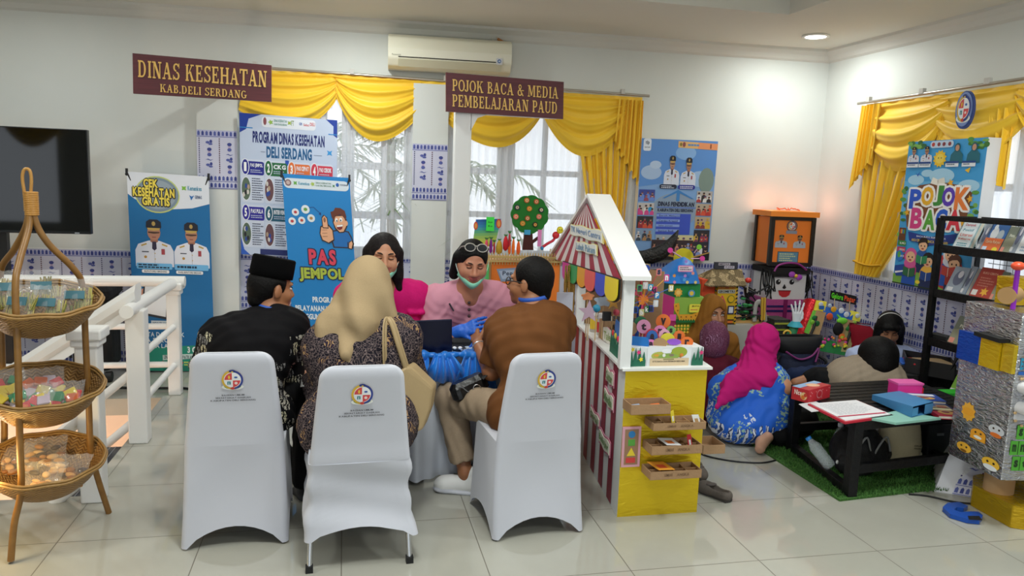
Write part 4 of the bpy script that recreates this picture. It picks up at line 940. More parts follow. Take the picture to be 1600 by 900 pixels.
def batik_cloth(base,tones,scale=14.0,dens=.5,seed=0.0):
 """dark cloth covered in wandering leaf and dot motifs"""
 n=NT('batik_cloth');o=n.obj();mp=n.n('Mapping');mp.inputs['Location'].default_value=(seed,seed*.7,0);n.l(o,mp.inputs[0])
 w=n.n('TexNoise',Scale=scale*.55,Detail=2.0);n.l(mp.outputs[0],w.inputs['Vector'])
 ad=n.n('VectorMath',operation='ADD');sc=n.n('VectorMath',operation='SCALE');sc.inputs['Scale'].default_value=.09;n.l(w.outputs['Color'],sc.inputs[0]);n.l(mp.outputs[0],ad.inputs[0]);n.l(sc.outputs[0],ad.inputs[1])
 v=n.n('TexVoronoi',Scale=scale*2.6,feature='DISTANCE_TO_EDGE');n.l(ad.outputs[0],v.inputs['Vector'])
 wv=n.n('TexWave',Scale=scale*1.1,Distortion=9.0,Detail=2.0);n.l(ad.outputs[0],wv.inputs['Vector'])
 big=n.n('TexNoise',Scale=scale*.6,Detail=1.0);n.l(mp.outputs[0],big.inputs['Vector'])
 lines=n.math('LESS_THAN',v.outputs['Distance'],.055);wl=n.math('GREATER_THAN',wv.outputs['Fac'],.72)
 reg=n.math('GREATER_THAN',big.outputs['Fac'],dens)
 c1=n.mix(lines,base,tones[0]);n.b.inputs['Specular IOR Level'].default_value=.2;c2=n.mix(wl,base if len(tones)<3 else tones[2],tones[1]);n.l(n.mix(reg,c1,c2),n.b.inputs['Base Color']);n.b.inputs['Roughness'].default_value=.75;return n.m
 #  CONSULTATION TABLE AND CHAIRS
def cover_mat(c='#C6C8D2'):
 t=NT('stretch_cover');n=t.n('TexNoise',Scale=220.0,Detail=2.0);t.l(t.obj(),n.inputs['Vector'])
 t.b.inputs['Base Color'].default_value=(*rgb(c),1);t.b.inputs['Roughness'].default_value=.7;t.b.inputs['Sheen Weight'].default_value=.2;t.bump(n.outputs['Fac'],.06,.002);return t.m
COVER=cover_mat()
def yback(z):return-.235+.2*z-.26*z*z
def perim(hw,y0,y1,r=.03,n=8,ns=10):
 pts=[]
 cs=[(hw-r,y1-r,0),(-hw+r,y1-r,PI/2),(-hw+r,y0+r,PI),(hw-r,y0+r,1.5*PI)]
 for i,(cx,cy,a0)in enumerate(cs):
  for k in range(n+1):a=a0+PI/2*k/n;pts.append((cx+r*math.cos(a),cy+r*math.sin(a),1.0))
  nx=cs[(i+1)%4];a=a0+PI/2;p=(cx+r*math.cos(a),cy+r*math.sin(a));q=(nx[0]+r*math.cos(nx[2]),nx[1]+r*math.sin(nx[2]))
  for k in range(1,ns):s=k/ns;pts.append((p[0]+(q[0]-p[0])*s,p[1]+(q[1]-p[1])*s,1-math.sin(PI*s)**.7))
 return pts
def chair(label,loc,rz,hem=.008,arch=.085,loose=0,legs_seen=False):
 t=thing('banquet_chair',label,'chair',loc,rz,'banquet chairs in white covers')
 m=MB();rings=[];N=14
 for i in range(N+1):
  s=i/N;ring=[]
  hwz=.222-.017*s
  P=perim(hwz,yback(.45*s)+.0,.215-.02*s,.026)
  for x,y,c in P:
   zb=hem+arch*(1-c);z=zb+(.45-zb)*s
   pull=(1-c)*.012*math.sin(PI*s);q=1-pull/.2
   yb=yback(z)if y<0 else y
   if y<0:y=y+(yback(z)-yback(.45*s))*min(1,max(0,(-y-.05)/.12))
   w=loose*(math.sin(46*z+9*x)*.006+math.sin(23*z-14*y+2)*.005+math.sin(9*z+4*x)*.01*(1-s))if loose else 0
   ring.append((x*q+w*(1 if x>0 else-1)*(abs(x)>.15),y*q+(w*.7-(.012*loose*math.sin(PI*s)if y<0 else 0))*(1 if y>0 else-1),z))
  rings.append(ring)
 m.loft(rings,0,False,True)
 rings=[];zt=.868;r=.055
 zs=[.45,.47,.5,.54,.58,.66,.74,zt-r]+[zt-r+r*math.sin(PI/2*k/7)for k in range(1,8)]
 for z in zs:
  hw=.205-(z-.45)*.10
  if z>zt-r:hw=hw-r+math.sqrt(max(0,r*r-(z-zt+r)**2))
  th=.05 if z<zt-r else.05*max(.25,math.sqrt(max(0,1-((z-zt+r)/r)**2)))
  yb=yback(z)+(.025-th/2 if z>zt-r else 0)
  rings.append([(x,y+(.004*loose*math.sin(50*z)if loose and z<.5 else 0),z)for x,y,c in perim(max(hw,.02),yb,yb+th,min(.024,th*.45),6,8)])
 m.loft(rings,0,False,True)
 m.build('seat_cover',COVER,t,local=True)
 b=math.atan2(.085,.42);P0=lambda x,z:Vector((x,yback(z)-.0012,z))
 c=Canvas(P0(-.12,.83),P0(.12,.83),P0(-.12,.59),24,24)
 crest(c,12,8,4.3,4.3,1)
 c.text(7.5,14.6,16.5,15.3,'BAGIAN UMUM','#46464E',1);c.text(5,15.8,19,16.5,'SEKRETARIAT DAERAH','#46464E',1);c.text(3,17,21,17.7,'KABUPATEN DELI SERDANG','#46464E',1)
 c.mb.build('printed_crest',c.mats,t,local=True)
 for sx in((-1,1)if legs_seen else()):
  for y0,y1 in((-.212,-.13),(.19,.15)):
   l=MB();l.cyl((sx*.205,y0,.02),(sx*.19,y1,.44),.0105,m=0,n=12);lg=l.build('leg',M('#C9CBD0',.18,1.0),t,local=True)
   l=MB();l.box((sx*.2055,y0-.001,.014),(.03,.03,.028));l.build('rubber_foot',M('#111113',.6),lg,local=True)
 return t
chair('white covered banquet chair under the man in the black cap',(-.455,3.50,0),math.radians(1))
chair('white covered banquet chair with lifted cover and bare chrome legs',(.065,3.235,0),math.radians(3),.125,.055,1.0,True)
chair('white covered banquet chair under the man in the brown shirt',(.868,3.405,0),math.radians(5))
chair('white covered banquet chair under the woman in the magenta blouse',(.27,4.56,0),PI)
chair('white covered banquet chair under the woman in the light pink shirt',(.86,4.56,0),PI)
TX,TY,TXE,TYE,TZ=.02,3.89,1.16,4.22,.70
t=thing('consultation_table','table under a white cloth with blue satin swags at its front edge','table',((TX+TXE)/2,(TY+TYE)/2,0))
MB().box(((TX+TXE)/2,(TY+TYE)/2,TZ-.015),(TXE-TX-.02,TYE-TY-.02,.025)).build('tabletop',M('#A08A70',.5),t)
for x in(TX+.06,TXE-.06):
 for y in(TY+.06,TYE-.06):MB().cyl((x,y,0),(x,y,TZ-.03),.014).build('leg',M('#2A2A2E',.4),t)
def tcloth(u,v):
 per=[(TX,TYE),(TX,TY),(TXE,TY),(TXE,TYE)];Ls=[TYE-TY,TXE-TX,TYE-TY];s=u*sum(Ls);i=0
 while i<2 and s>Ls[i]:s-=Ls[i];i+=1
 a,b=Vector(per[i]),Vector(per[i+1]);p=a.lerp(b,min(1,s/Ls[i]));n=[Vector((-1,0)),Vector((0,-1)),Vector((1,0))][i]
 f=(.012+.022*v)*(math.sin(u*52)+.5*math.sin(u*117+1));hem=.02 if p.x<.56 else.02+.17*min(1,(p.x-.56)/.3)
 q=p+n*(f*v+.012+.015*v);return(q.x,q.y,TZ+.004+(hem-TZ)*v)
m=MB();m.grid(tcloth,260,14);m.add([(TX-.01,TY-.01,TZ+.002),(TXE+.01,TY-.01,TZ+.002),(TXE+.01,TYE,TZ+.002),(TX-.01,TYE,TZ+.002)],[(0,1,2,3)])
tag(m.build('tablecloth',cover_mat('#C9CDD6')),'white floor length cloth draped over the consultation table','tablecloth')
BLUE=cloth('#1277D8',.32)
tb=thing('table_swag','bright blue satin swag gathered along the table front','table swag',(.5,TY-.04,TZ))
m=MB()
def top(u,v):x,y=TX+(TXE-TX)*u,TY-.035+.38*v;return(x,y,TZ+.008+.004*math.sin(x*31+y*9)*math.sin(y*23)+.004*math.sin(x*14-y*18))
m.grid(top,90,24);m.build('runner',BLUE,tb)
def fan(x0,x1,drop,lean,seed,n=5):
 """pleated fall of satin from the table edge between x0 and x1, its free end swept sideways"""
 m=MB()
 def fn(u,v):
  xg=(x0+x1)/2;w=(x1-x0)*(.35+.65*v**.8);x=xg+(u-.5)*w+lean*v**1.3
  y=TY-.045-.05*math.sin(PI*min(1,v*.9))-(.022)*math.sin(u*n*2*PI+seed+v*1.5)*(.35+.65*v)
  z=TZ+.014-drop*v*(1-.35*abs(2*u-1)**1.6)+.008*math.sin(u*11+seed)
  return(x,y,z)
 m.grid(fn,60,22);m.build('swag',BLUE,tb)
fan(.16,.55,.20,-.18,1,5);fan(.40,.62,.16,.02,2.4,4);fan(.55,.80,.27,.0,.6,4);fan(.66,.92,.13,.05,2.2,4);fan(.95,1.17,.22,.04,1.7,4)
m=MB();pts=[(TX,0)];
def roll(u,v):
 x=TX+(TXE-TX)*u;a=v*2*PI;r=.02+.006*math.sin(u*60)+.004*math.sin(u*133);return(x,TY-.04+r*math.cos(a),TZ+.002+r*math.sin(a)+.004*math.sin(u*40))
m.grid(roll,160,10);m.build('gathered_edge',BLUE,tb)
t=thing('laptop','dark navy laptop seen from behind on the blue satin','laptop',(.47,3.98,TZ+.02))
m=MB();m.rbox((.465,4.0,TZ+.024),(.34,.23,.018),.01,rz=math.radians(4));m.build('keyboard_base',M('#23252C',.4),t)
hl,hr=at(607,556,3.9),at(706,551,3.9);tl,tr=at(607,502,3.86),at(706,498,3.86)
m=MB();n=Vector((0,-.012,-.002));v=[hl,hr,tr,tl];m.add(v+[p+n for p in v],[(0,1,2,3),(4,7,6,5),(0,4,5,1),(1,5,6,2),(2,6,7,3),(3,7,4,0)]);m.build('screen_lid',M('#0B1030',.28,.3),t,bevel=.004)
t=thing('surgical_mask','pale blue surgical mask lying on the table by the black pouch','mask',(.72,3.98,TZ+.01))
p=at(736,546,3.98);m=MB();m.grid(lambda u,v:(p.x-.08+.16*u+.03*v,p.y-.03+.05*v,p.z-.02+.012*math.sin(PI*u)+.055*v),12,8);m.build('mask_body',M('#B9CBE0',.7),t,solid=.002)
for s in(0,1):MB().tube([(p.x-.08,p.y-.03+.03*s,p.z-.01),(p.x-.13,p.y-.05,p.z-.022),(p.x-.15,p.y-.03,p.z-.022),(p.x-.1,p.y-.0,p.z-.02)],.0022,0,5).build('ear_loop',M('#DDE2EA',.7),t)
t=thing('glucose_pouch','black zip pouch lying open on the table','pouch',(.62,4.1,TZ+.01))
m=MB();m.rbox((.67,4.04,TZ+.035),(.2,.13,.05),.03);m.build('pouch_body',M('#17181C',.8,bump=(60,.2)),t)
t=thing('stethoscope_head','round white and silver disc beside the gloved hands','medical tool',(.71,4.2,TZ+.06));p=at(728,525,4.06)
m=MB();m.lathe([(.02,0),(.024,.004),(.024,.012),(.016,.016)],(p.x,p.y,p.z-.01),0,20);m.build('disc',M('#E4E8EE',.25),t);m=MB();m.lathe([(.008,.016),(.009,.019),(.004,.02)],(p.x,p.y,p.z-.01),0,14);m.build('cap',M('#9AA2B0',.2,.8),t)
t=thing('earphone_cable','tangled white earphone cable on the blue satin','cable',(.6,3.92,TZ+.012));rd=random.Random(4);p=at(716,546,3.9)
m=MB();m.tube([(p.x+.05*math.cos(k*.9)+rd.uniform(-.02,.02),3.93+.04*math.sin(k*1.3),TZ+.016+.004*(k%3))for k in range(22)],.0022,0,5);m.build('wire',M('#DCE3EE',.5),t)
for k in(0,1):MB().ell((p.x+.03*k-.02,3.9,TZ+.03),(.012,.009,.009)).build('earbud',M('#E8EDF4',.4),t)
t=thing('sling_bag','black leather sling bag on the knee of the brown shirted man','bag',(.62,3.72,.56))
p=at(733,605,3.68);m=MB();m.rbox((0,0,0),(.2,.09,.1),.04,T=Matrix.Translation(p)@Matrix.Rotation(-.35,4,'Y')@Matrix.Rotation(.2,4,'Z'));m.build('bag_body',M('#0E0E10',.35,bump=(25,.3)),t)
m=MB();m.tube([p+Vector((.06,-.03,.05)),at(765,580,3.66),at(785,555,3.62),at(800,530,3.58)],.012,0,6,flat=(1.6,.5));m.build('strap',M('#131315',.6),t)
m=MB();m.tube([p+Vector((-.06+.02*k,-.058,.02-.012*k+.006*(k%2)))for k in range(7)],.003,0,6);m.build('zipper',M('#9A9CA2',.3,.9),t)
m=MB();m.tube([p+Vector((.03+.02*math.cos(a),-.06,.01+.02*math.sin(a)))for a in[k*2*PI/12 for k in range(12)]],.003,0,6,closed=True);m.build('ring',M('#B5B7BC',.25,1.0),t)
#  PRETEND SHOP (kiosk)
WHT=M('#DDDFDE',.5);MARO=M('#8A1F3C',.45);KRAFT=M('#A88562',.8,bump=(40,.15));GREEN=M('#1E7A4A',.6)
def K(u,b,z):return Vector((1.322+u+.1085*b,3.326+.994*b,z))
VB=Vector((.1085,.994,0));VL=Vector((-.994,.1085,0));KH=.742;KD=1.22;KW=.425
def foil(c,bump=14,me=.55,ro=.24,bs=.35):
 n=NT('foil');x=n.n('TexNoise',Scale=float(bump),Detail=4.0,Distortion=1.2);mp=n.n('Mapping');mp.inputs['Scale'].default_value=(1,1,3);n.l(n.obj(),mp.inputs[0]);n.l(mp.outputs[0],x.inputs['Vector'])
 n.b.inputs['Base Color'].default_value=(*rgb(c),1);n.b.inputs['Metallic'].default_value=me;n.b.inputs['Roughness'].default_value=ro;n.bump(x.outputs['Fac'],bs,.02);return n.m
GFOIL=foil('#EACB28',9);
kt=thing('pretend_shop','cardboard pretend shop with striped sides, gold front and white gable','play stall',K(.2,.5,0))
m=MB();v=[K(0,0,0),K(KW,0,0),K(KW,KD,0),K(0,KD,0)];w=[p+Vector((0,0,KH))for p in v]
m.add(v+w,[(0,3,2,1),(4,5,6,7),(1,2,6,5),(2,3,7,6),(3,0,4,7)],0);m.add([v[0],v[1],w[1],w[0]],[(0,1,2,3)],1);m.build('counter_box',[WHT,GFOIL],kt)
m=MB();
b=.13
while b<KD-.02:
 m.add([K(-.0025,b,.01),K(-.0025,b+.095,.01),K(-.0025,b+.095,KH-.004),K(-.0025,b,KH-.004)],[(0,1,2,3)]);b+=.2
m.build('maroon_stripes',MARO,kt)
m=MB();a=[K(-.02,-.02,KH),K(KW+.02,-.02,KH),K(KW+.02,KD,KH),K(-.02,KD,KH)];m.add(a+[p+Vector((0,0,.012))for p in a],[(0,3,2,1),(4,5,6,7),(0,1,5,4),(1,2,6,5),(2,3,7,6),(3,0,4,7)]);m.build('counter_top',M('#E9EAE8',.5),kt)
for b_,zz in((.02,1.175),(1.12,1.16)):
 m=MB();c0=K(-.005,b_,0);m.box((c0 .x,c0 .y,(KH+zz)/2+.006),(.052,.045,zz-KH),rz=math.radians(-6));m.build('post',M('#E6E8E8',.5),kt)
GP=K(-.035,0,0);gp=lambda x,y,o=0:onpl(x,y,GP+VL*o,VL)
ap,bl,br=gp(916,316),gp(862,403),gp(970,438)
m=MB();n_=15
for i in range(n_):
 p,q=bl.lerp(br,i/n_),bl.lerp(br,(i+1)/n_)
 for f0,f1 in((0.02,1),):m.add([ap.lerp(p,f0),ap.lerp(p,f1),ap.lerp(q,f1),ap.lerp(q,f0)],[(0,1,2,3)],1 if i%2==0 else 0)
m.build('gable',[M('#E2DEDC',.5),M('#A61E40',.45)],kt,solid=.006)
XD=Vector((.135,-.0147,0))
for p0,p1 in((gp(917,308,.02),gp(973,438,.02)),(gp(917,308,.02),gp(856,403,.02))):
 m=MB();d=(p1-p0).normalized();up=Vector((0,0,.02));v=[p0,p1,p1+XD,p0+XD];m.add(v+[p+up for p in v],[(0,3,2,1),(4,5,6,7),(0,1,5,4),(1,2,6,5),(2,3,7,6),(3,0,4,7)]);m.build('roof_panel',M('#F1F1F0',.35),kt)
el,er=gp(880,409,.012),gp(967,437,.012)
for i,k in enumerate(('#D2359A','#2FA060','#F0A92A','#F0615A','#1E4FD2','#EFD81E')):
 o=el.lerp(er,(i+.0)/6);w=(er-el)/6;L=.115;pts=[(0,0),(1.04,0)]+[(.52+.52*math.cos(a),-.62-.38*math.sin(a))for a in[PI*k_/10 for k_ in range(11)]]
 m=MB();m.prism(pts,o+VL*.004*(i%2),w,(0,0,L),VL,.004);q=[(.5+(u-.52)*1.18,-.46+(v_+.46)*1.1)for u,v_ in pts];m.prism(q,o-VL*.005,w,(0,0,L),VL,.004,1);m.build('awning_scallop',[M(k,.4),M('#17181C',.5)],kt)
def plaque(name,P0,P1,z0,z1,body,col='#DFE3CE',edge='#D990A6',txt='#7FA06C',off=.006):
 """wavy card sign on the kiosk's left side between depths P0 > P1"""
 m=MB();n=22
 def wave(s,a):return a*math.sin(s*PI*3+.5)
 for k,(gr,o,mi)in enumerate(((0,off,1),(-.012,off+.004,0))):
  pts=[(P0+(P1-P0)*i/n,z1+gr+wave(i/n,.006))for i in range(n+1)]+[(P1+(P0-P1)*i/n,z0-gr+wave(i/n,.006))for i in range(n+1)]
  if k:pts=[(b_+(.01 if b_==P1 else-.01 if b_==P0 else 0),z)for b_,z in pts]
  m.prism(pts,K(0,0,0)+VL*o,VB,(0,0,1),VL,.004,mi)
 pl=m.build(name,[M(col,.6),M(edge,.6)],kt)
 c=Canvas(K(0,P0-.02,z1-.018)+VL*(off+.0095),K(0,P1+.02,z1-.018)+VL*(off+.0095),K(0,P0-.02,z0+.018)+VL*(off+.0095),1,1)
 c.text(0,.05,1,.95,body,txt,1,.045);c.mb.build('lettering',c.mats,pl)
plaque('plaque',.34,.17,.60,.685,'Center');plaque('plaque',.36,.15,.48,.565,'Media');plaque('plaque',.66,.43,.30,.37,'Gerai');plaque('plaque',.42,.17,.235,.32,'Belajar')
def gplaque(x0,y0,x1,y1,hpx,body,txt):
 a,b_,c_,d_=gp(x0,y0,.01),gp(x1,y1,.01),gp(x1,y1+hpx,.01),gp(x0,y0+hpx,.01);m=MB()
 U,V=b_-a,d_-a;n=24;wav=lambda s:.06*math.sin(s*PI*4)
 for gr,o,mi in((.0,0,1),(.03,.004,0)):
  pts=[(gr+(1-2*gr)*i/n,gr*2+wav(i/n))for i in range(n+1)]+[(1-gr-(1-2*gr)*i/n,1-gr*2+wav(1-i/n))for i in range(n+1)]
  m.prism(pts[::-1],a+VL*o,U,V,VL,.004,mi)
 pl=m.build('plaque',[M('#E6E9E2',.6),M('#E6D98E',.6)],kt)
 c=Canvas(a+VL*.0095+U*.06+V*.2,b_+VL*.0095-U*.05+V*.2,a+VL*.0095+U*.06+V*.84,1,1);c.text(0,0,1,1,body,txt,1);c.mb.build('lettering',c.mats,pl)
gplaque(892,349,944,361,17,'TK Negeri Centra','#7D9CC4');gplaque(901,376,934,383,15,'Lubuk Pakam','#7DA8C4')
FN=Vector((0,-1,0));fp=lambda x,y,o=0:at(x,y,3.326-o)
a,b_,d_=fp(973,667,.006),fp(1002,666,.006),fp(970,730,.006)
c=Canvas(a,b_,d_,30,64);c.rect(0,0,30,64,'#E3A9B8',1);c.rect(4,4,26,60,'#A07C5E',3);c.ell(15,12,5.5,5.5,'#2A7FC0',5);c.rect(9.5,20,20.5,30,'#5CA844',5);c.poly([(15,33),(22,46),(8,46)],'#F0D63A',5);c.rect(7,49,22,57,'#D8433F',5)
o=c.build('shape_card',kt,solid=.004)
def tray(name,x0,x1,z0,z1,y0,y1,ndiv,parent,T=None):
 m=MB();t_=.004
 m.box(((x0+x1)/2,(y0+y1)/2,z0),(x1-x0,y1-y0,t_),T=T)
 for c_,d in((((x0+x1)/2,y0),(x1-x0,t_)),(((x0+x1)/2,y1),(x1-x0,t_)),((x0,(y0+y1)/2),(t_,y1-y0)),((x1,(y0+y1)/2),(t_,y1-y0))):m.box((*c_,(z0+z1)/2),(*d,z1-z0),T=T)
 for k in range(1,ndiv):m.box((x0+(x1-x0)*k/ndiv,(y0+y1)/2,(z0+z1)/2-.004),(t_,y1-y0,z1-z0-.008),T=T)
 if ndiv>1:m.box(((x0+x1)/2,(y0+y1)/2,(z0+z1)/2-.004),(x1-x0,t_,z1-z0-.008),T=T)
 return m.build(name,KRAFT,parent)
Yf,Yb=3.215,3.322
TR=[]
for(xa,ya,xb,yb,nd)in((986,648,1048,631,1),(1021,673,1103,660,4),(1018,711,1097,697,4),(1016,750,1096,735,4)):
 p,q=at(xa,ya,Yf),at(xb,yb,Yf);z1=at(xa,{648:633,673:662,711:698,750:738}[ya],Yf).z
 o=tray('tray',p.x,q.x,p.z,z1,Yf,Yb,nd,kt);TR.append((p.x,q.x,p.z,z1))
 if nd>1:
  c=Canvas((p.x+.07,Yf-.003,z1-.006),(q.x-.05,Yf-.003,z1-.006),(p.x+.07,Yf-.003,p.z+.01),1,1);c.text(0,.2,.3,.8,'LEMBAR','#7A5C40',1);c.text(.45,.2,.9,.8,'ANGKA','#7A5C40',1);c.mb.build('pencilled_words',c.mats,o)
p=at(1100,706,3.45);tray('tray',p.x-.02,p.x+.1,p.z,p.z+.045,3.42,3.56,1,kt)
def card(label,c0,U,V,col,col2=None):
 t=thing('shape_card',label,'card',c0,0,'loose cards in the shop trays');U,V=Vector(U),Vector(V);N=U.cross(V).normalized();c0=Vector(c0)
 m=MB();v=[c0,c0+U,c0+U+V,c0+V];m.add(v+[p_+N*.002 for p_ in v],[(0,3,2,1),(4,5,6,7),(0,1,5,4),(1,2,6,5),(2,3,7,6),(3,0,4,7)]);m.build('sheet',M(col,.6),t)
 if col2:
  m=MB();q=c0+U*.2+V*.2+N*.003;m.add([q,q+U*.5,q+U*.5+V*.4,q+V*.4],[(0,1,2,3)]);m.build('printed_shape',M(col2,.6),t)
x0,x1,z0,z1=TR[0];card('orange card lying in the topmost shop tray',(x1-.07,Yf+.03,z0+.012),(.045,.0,.004),(0,.05,.01),'#E2703A');card('pale blue card lying in the topmost shop tray',(x0+.03,Yf+.03,z0+.012),(.04,.0,.004),(0,.05,.01),'#8FA8CC')
x0,x1,z0,z1=TR[1];card('yellow and white card upright in the second shop tray',(x0+.1,Yf+.02,z0+.02),(.025,.02,0),(-.008,.01,.062),'#E8D23A','#F2F2F0');card('white card leaning at the end of the second shop tray',(x1-.055,Yf+.012,z0+.02),(.05,.03,-.01),(-.012,.01,.045),'#E4E4E2','#B6905F')
x0,x1,z0,z1=TR[2];card('white card with orange square across the third shop tray',(x0+.08,Yf+.01,z1),(.075,.0,-.004),(-.02,.07,.012),'#E3E4E8','#E27A36');card('red and white card upright in the third shop tray',(x1-.06,Yf+.02,z0+.02),(.026,.012,0),(-.01,.01,.062),'#D2303C','#F0F0F0')
x0,x1,z0,z1=TR[3];card('orange and red card across the lowest shop tray',(x0+.045,Yf+.01,z1+.004),(.085,.0,-.002),(-.03,.08,.012),'#F0A436','#E25A38')
#  things on the shop counter
CT=KH+.012
def grass_strip(m,P,U,L,h,mi=0,n=7,seed=0):
 rd=random.Random(seed);N=Vector((U.y,-U.x,0));pts=[(0,0),(L,0),(L,h*.35)]
 for i in range(n):
  s=L*(1-(i+.5)/n);w=L/n/2;pts+=[(s+w*.95,h*.32),(s+w*.2,h*rd.uniform(.75,1.1)),(s-w*.85,h*.3)]
 m.prism(pts,P,U,(0,0,1),N,.004,mi)
t=thing('storybook_box','white box with printed meadow scene and green paper grass on the counter','box',K(.22,.08,CT))
a,b_,=at(1004,574,3.35),at(1091,569,3.35);zt=CT+.1
m=MB();m.box(((1.345+1.735)/2,3.42,CT+.045),(.39,.13,.09));m.build('box_body',M('#E4E8EA',.5),t)
c=Canvas((1.44,3.3535,CT+.094),(1.67,3.3535,CT+.094),(1.44,3.3535,CT),70,32)
c.rect(0,0,70,32,'#E9EDF0',1);c.ell(20,15,14,7,'#B9BE5A',2);c.ell(50,9,13,9,'#9DAF3C',2);c.ell(33,17,16,6,'#8FAF55',3);c.ell(30,7,8,4,'#F2F5FA',4);c.ell(14,14,4,2,'#E0A63C',4);c.ell(26,14,2.5,3,'#EDEDE8',4);c.ell(38,14,4,2,'#8A7A64',4);c.ell(54,14,3,3,'#DE8A3A',4);c.rect(52,14,53,20,'#C8643A',5)
c.rect(4,19,66,32,'#DCC4A0',5);c.text(8,23,60,25.6,'AYO BACA DAN BERMAIN BERSAMA','#4A4236',6);c.rect(25,19.8,42,21.6,'#8A8A54',6);c.build('printed_scene',t)
m=MB();grass_strip(m,Vector((1.345,3.352,CT)),Vector((1,0,0)),.085,.09,0,4,1);grass_strip(m,Vector((1.672,3.352,CT)),Vector((1,0,0)),.06,.085,0,3,2);m.build('paper_grass',M('#1D6A50',.7),t)
for x,z,k in((1.392,.07,'#E23A7E'),(1.405,.035,'#EBD93A'),(1.36,.085,'#D8C23A'),(1.72,.065,'#E23A7E')):
 m=MB();m.prism([(.012*(1 if i%2 else.55)*math.cos(PI*i/5),.012*(1 if i%2 else.55)*math.sin(PI*i/5))for i in range(10)],(x,3.347,CT+z),(1,0,0),(0,0,1),(0,-1,0),.003);m.build('paper_flower',M(k,.6),t)
t=thing('grass_fence','strip of green paper grass with tulips along the counter edge','paper decoration',K(.01,.2,CT))
m=MB();grass_strip(m,K(.01,.36,CT),-VB,.3,.12,0,9,4);m.build('paper_grass',M('#1D6A50',.7),t)
for q,z,k in((.3,.11,'#D83A3A'),(.24,.105,'#D8C23A'),(.19,.1,'#E23A5E'),(.15,.1,'#D8285E')):
 m=MB();m.ell(K(.004,q,CT+z),(.005,.012,.016));m.build('paper_tulip',M(k,.6),t)
t=thing('pond_card','bright blue rounded card panel standing behind the paper grass','card panel',K(.03,.25,CT))
for P0,P1,z0,z1 in((K(.05,.42,0),K(.03,.12,0),CT+.06,CT+.16),(K(.045,.1,0),K(.13,.06,0),CT+.04,CT+.135)):
 U=P1-P0;m=MB();m.prism([(0,z0),(.92,z0),(1,z0+.02),(1,z1-.02),(.92,z1),(.05,z1)],P0,U,(0,0,1),Vector((-U.y,U.x,0)).normalized()*-1,.006);m.build('panel',M('#1673C4',.5),t)
for i,(x,y,k,lab)in enumerate(((893,548,'#E8C63A','glue bottle with yellow label behind the brown shirted man'),(901,548,'#C63A3A','glue bottle with red label next to the small cardboard box'),(917,549,'#8A6A4A','white capped bottle inside the small cardboard box'))):
 P=K(.03+.02*i,.86-.1*i,CT);t=thing('glue_bottle',lab,'bottle',P,0,'white capped bottles on the shop counter')
 m=MB();m.lathe([(.02,0),(.023,.005),(.023,.085),(.015,.1)],P,0,16);m.build('bottle',M('#B9B2A8',.3),t);m=MB();m.lathe([(.0235,.02),(.0235,.08)],P,0,16,cap=False);m.build('label_band',M(k,.5),t);m=MB();m.lathe([(.018,.098),(.019,.102),(.019,.125),(.016,.13)],P,0,16);m.build('cap',M('#EEF0F2',.4),t)
t=thing('kraft_box','small open cardboard box holding a white capped bottle','box',K(.05,.6,CT));P=K(.07,.66,CT)
m=MB()
for d,s in(((.04,0),(.003,.08)),((-.04,0),(.003,.08)),((0,.04),(.08,.003)),((0,-.04),(.08,.003))):m.box((P.x+d[0],P.y+d[1],P.z+.055),(*s,.11))
m.box((P.x,P.y,P.z+.002),(.08,.08,.004));m.build('box_body',KRAFT,t)
t=thing('name_plaque','cream wavy edged name plaque standing on the counter','sign',K(.05,.45,CT))
P0,P1=K(.03,.6,CT),K(.07,.42,CT);U=P1-P0;N=Vector((U.y,-U.x,0)).normalized();m=MB()
m.prism([(0,.01),(.5,.0),(1,.006),(1.0,.07),(.7,.085),(.5,.078),(.25,.09),(0,.08)],P0,U,(0,0,1),N,.006,0,1);m.build('board',[M('#E3E2D4',.6),M('#D89AAE',.6)],t)
c=Canvas(P0+N*.007+U*.08+Vector((0,0,.065)),P1+N*.007-U*.08+Vector((0,0,.06)),P0+N*.007+U*.08+Vector((0,0,.02)),1,1);c.text(0,0,1,1,'Talenta','#9CB070',1);c.build('lettering',t)
t=thing('space_scene','kraft board with cut out clouds, star and globe on sticks','craft display',K(.2,.8,CT))
P0,P1=K(.02,1.16,CT),K(.41,.72,CT);U=P1-P0;N=Vector((U.y,-U.x,0)).normalized();m=MB();m.prism([(0,0),(1,0),(1,.38),(0,.40)],P0,U,(0,0,1),N,.006);m.build('back_board',KRAFT,t)
m=MB();q=K(.07,.5,CT);m.prism([(0,0),(.19,.02),(.2,.2),(.03,.24)],q+Vector((.02,0,.055)),(1,0,0),(-.05,.99,.25),(0,-.2,1),.006);m.build('chalk_slope',M('#3E4046',.5,bump=(30,.5)),t)
m=MB();m.box(q+Vector((.12,.02,.03)),(.2,.02,.06));m.build('maroon_base',MARO,t)
def onstick(shape,P,col,h,name):
 m=MB();m.cyl((P.x,P.y,CT+.02),(P.x,P.y,P.z),.003,m=0,n=6);m.build('stick',M('#C9A878',.6),t)
 m=MB()
 if shape=='cloud':m.prism([(h*(1+.18*math.sin(5*a))*math.cos(a),h*.6*(1+.18*math.sin(5*a))*math.sin(a))for a in[k*2*PI/30 for k in range(30)]],P,(1,0,0),(0,0,1),(0,-1,0),.008)
 elif shape=='star':m.prism([(h*(1 if i%2 else.4)*math.cos(PI*i/5+PI*.3),h*(1 if i%2 else.4)*math.sin(PI*i/5+PI*.3))for i in range(10)],P,(1,0,0),(0,0,1),(0,-1,0),.008)
 else:m.ell(P,(h,h,h))
 m.build(name,M(col,.5),t)
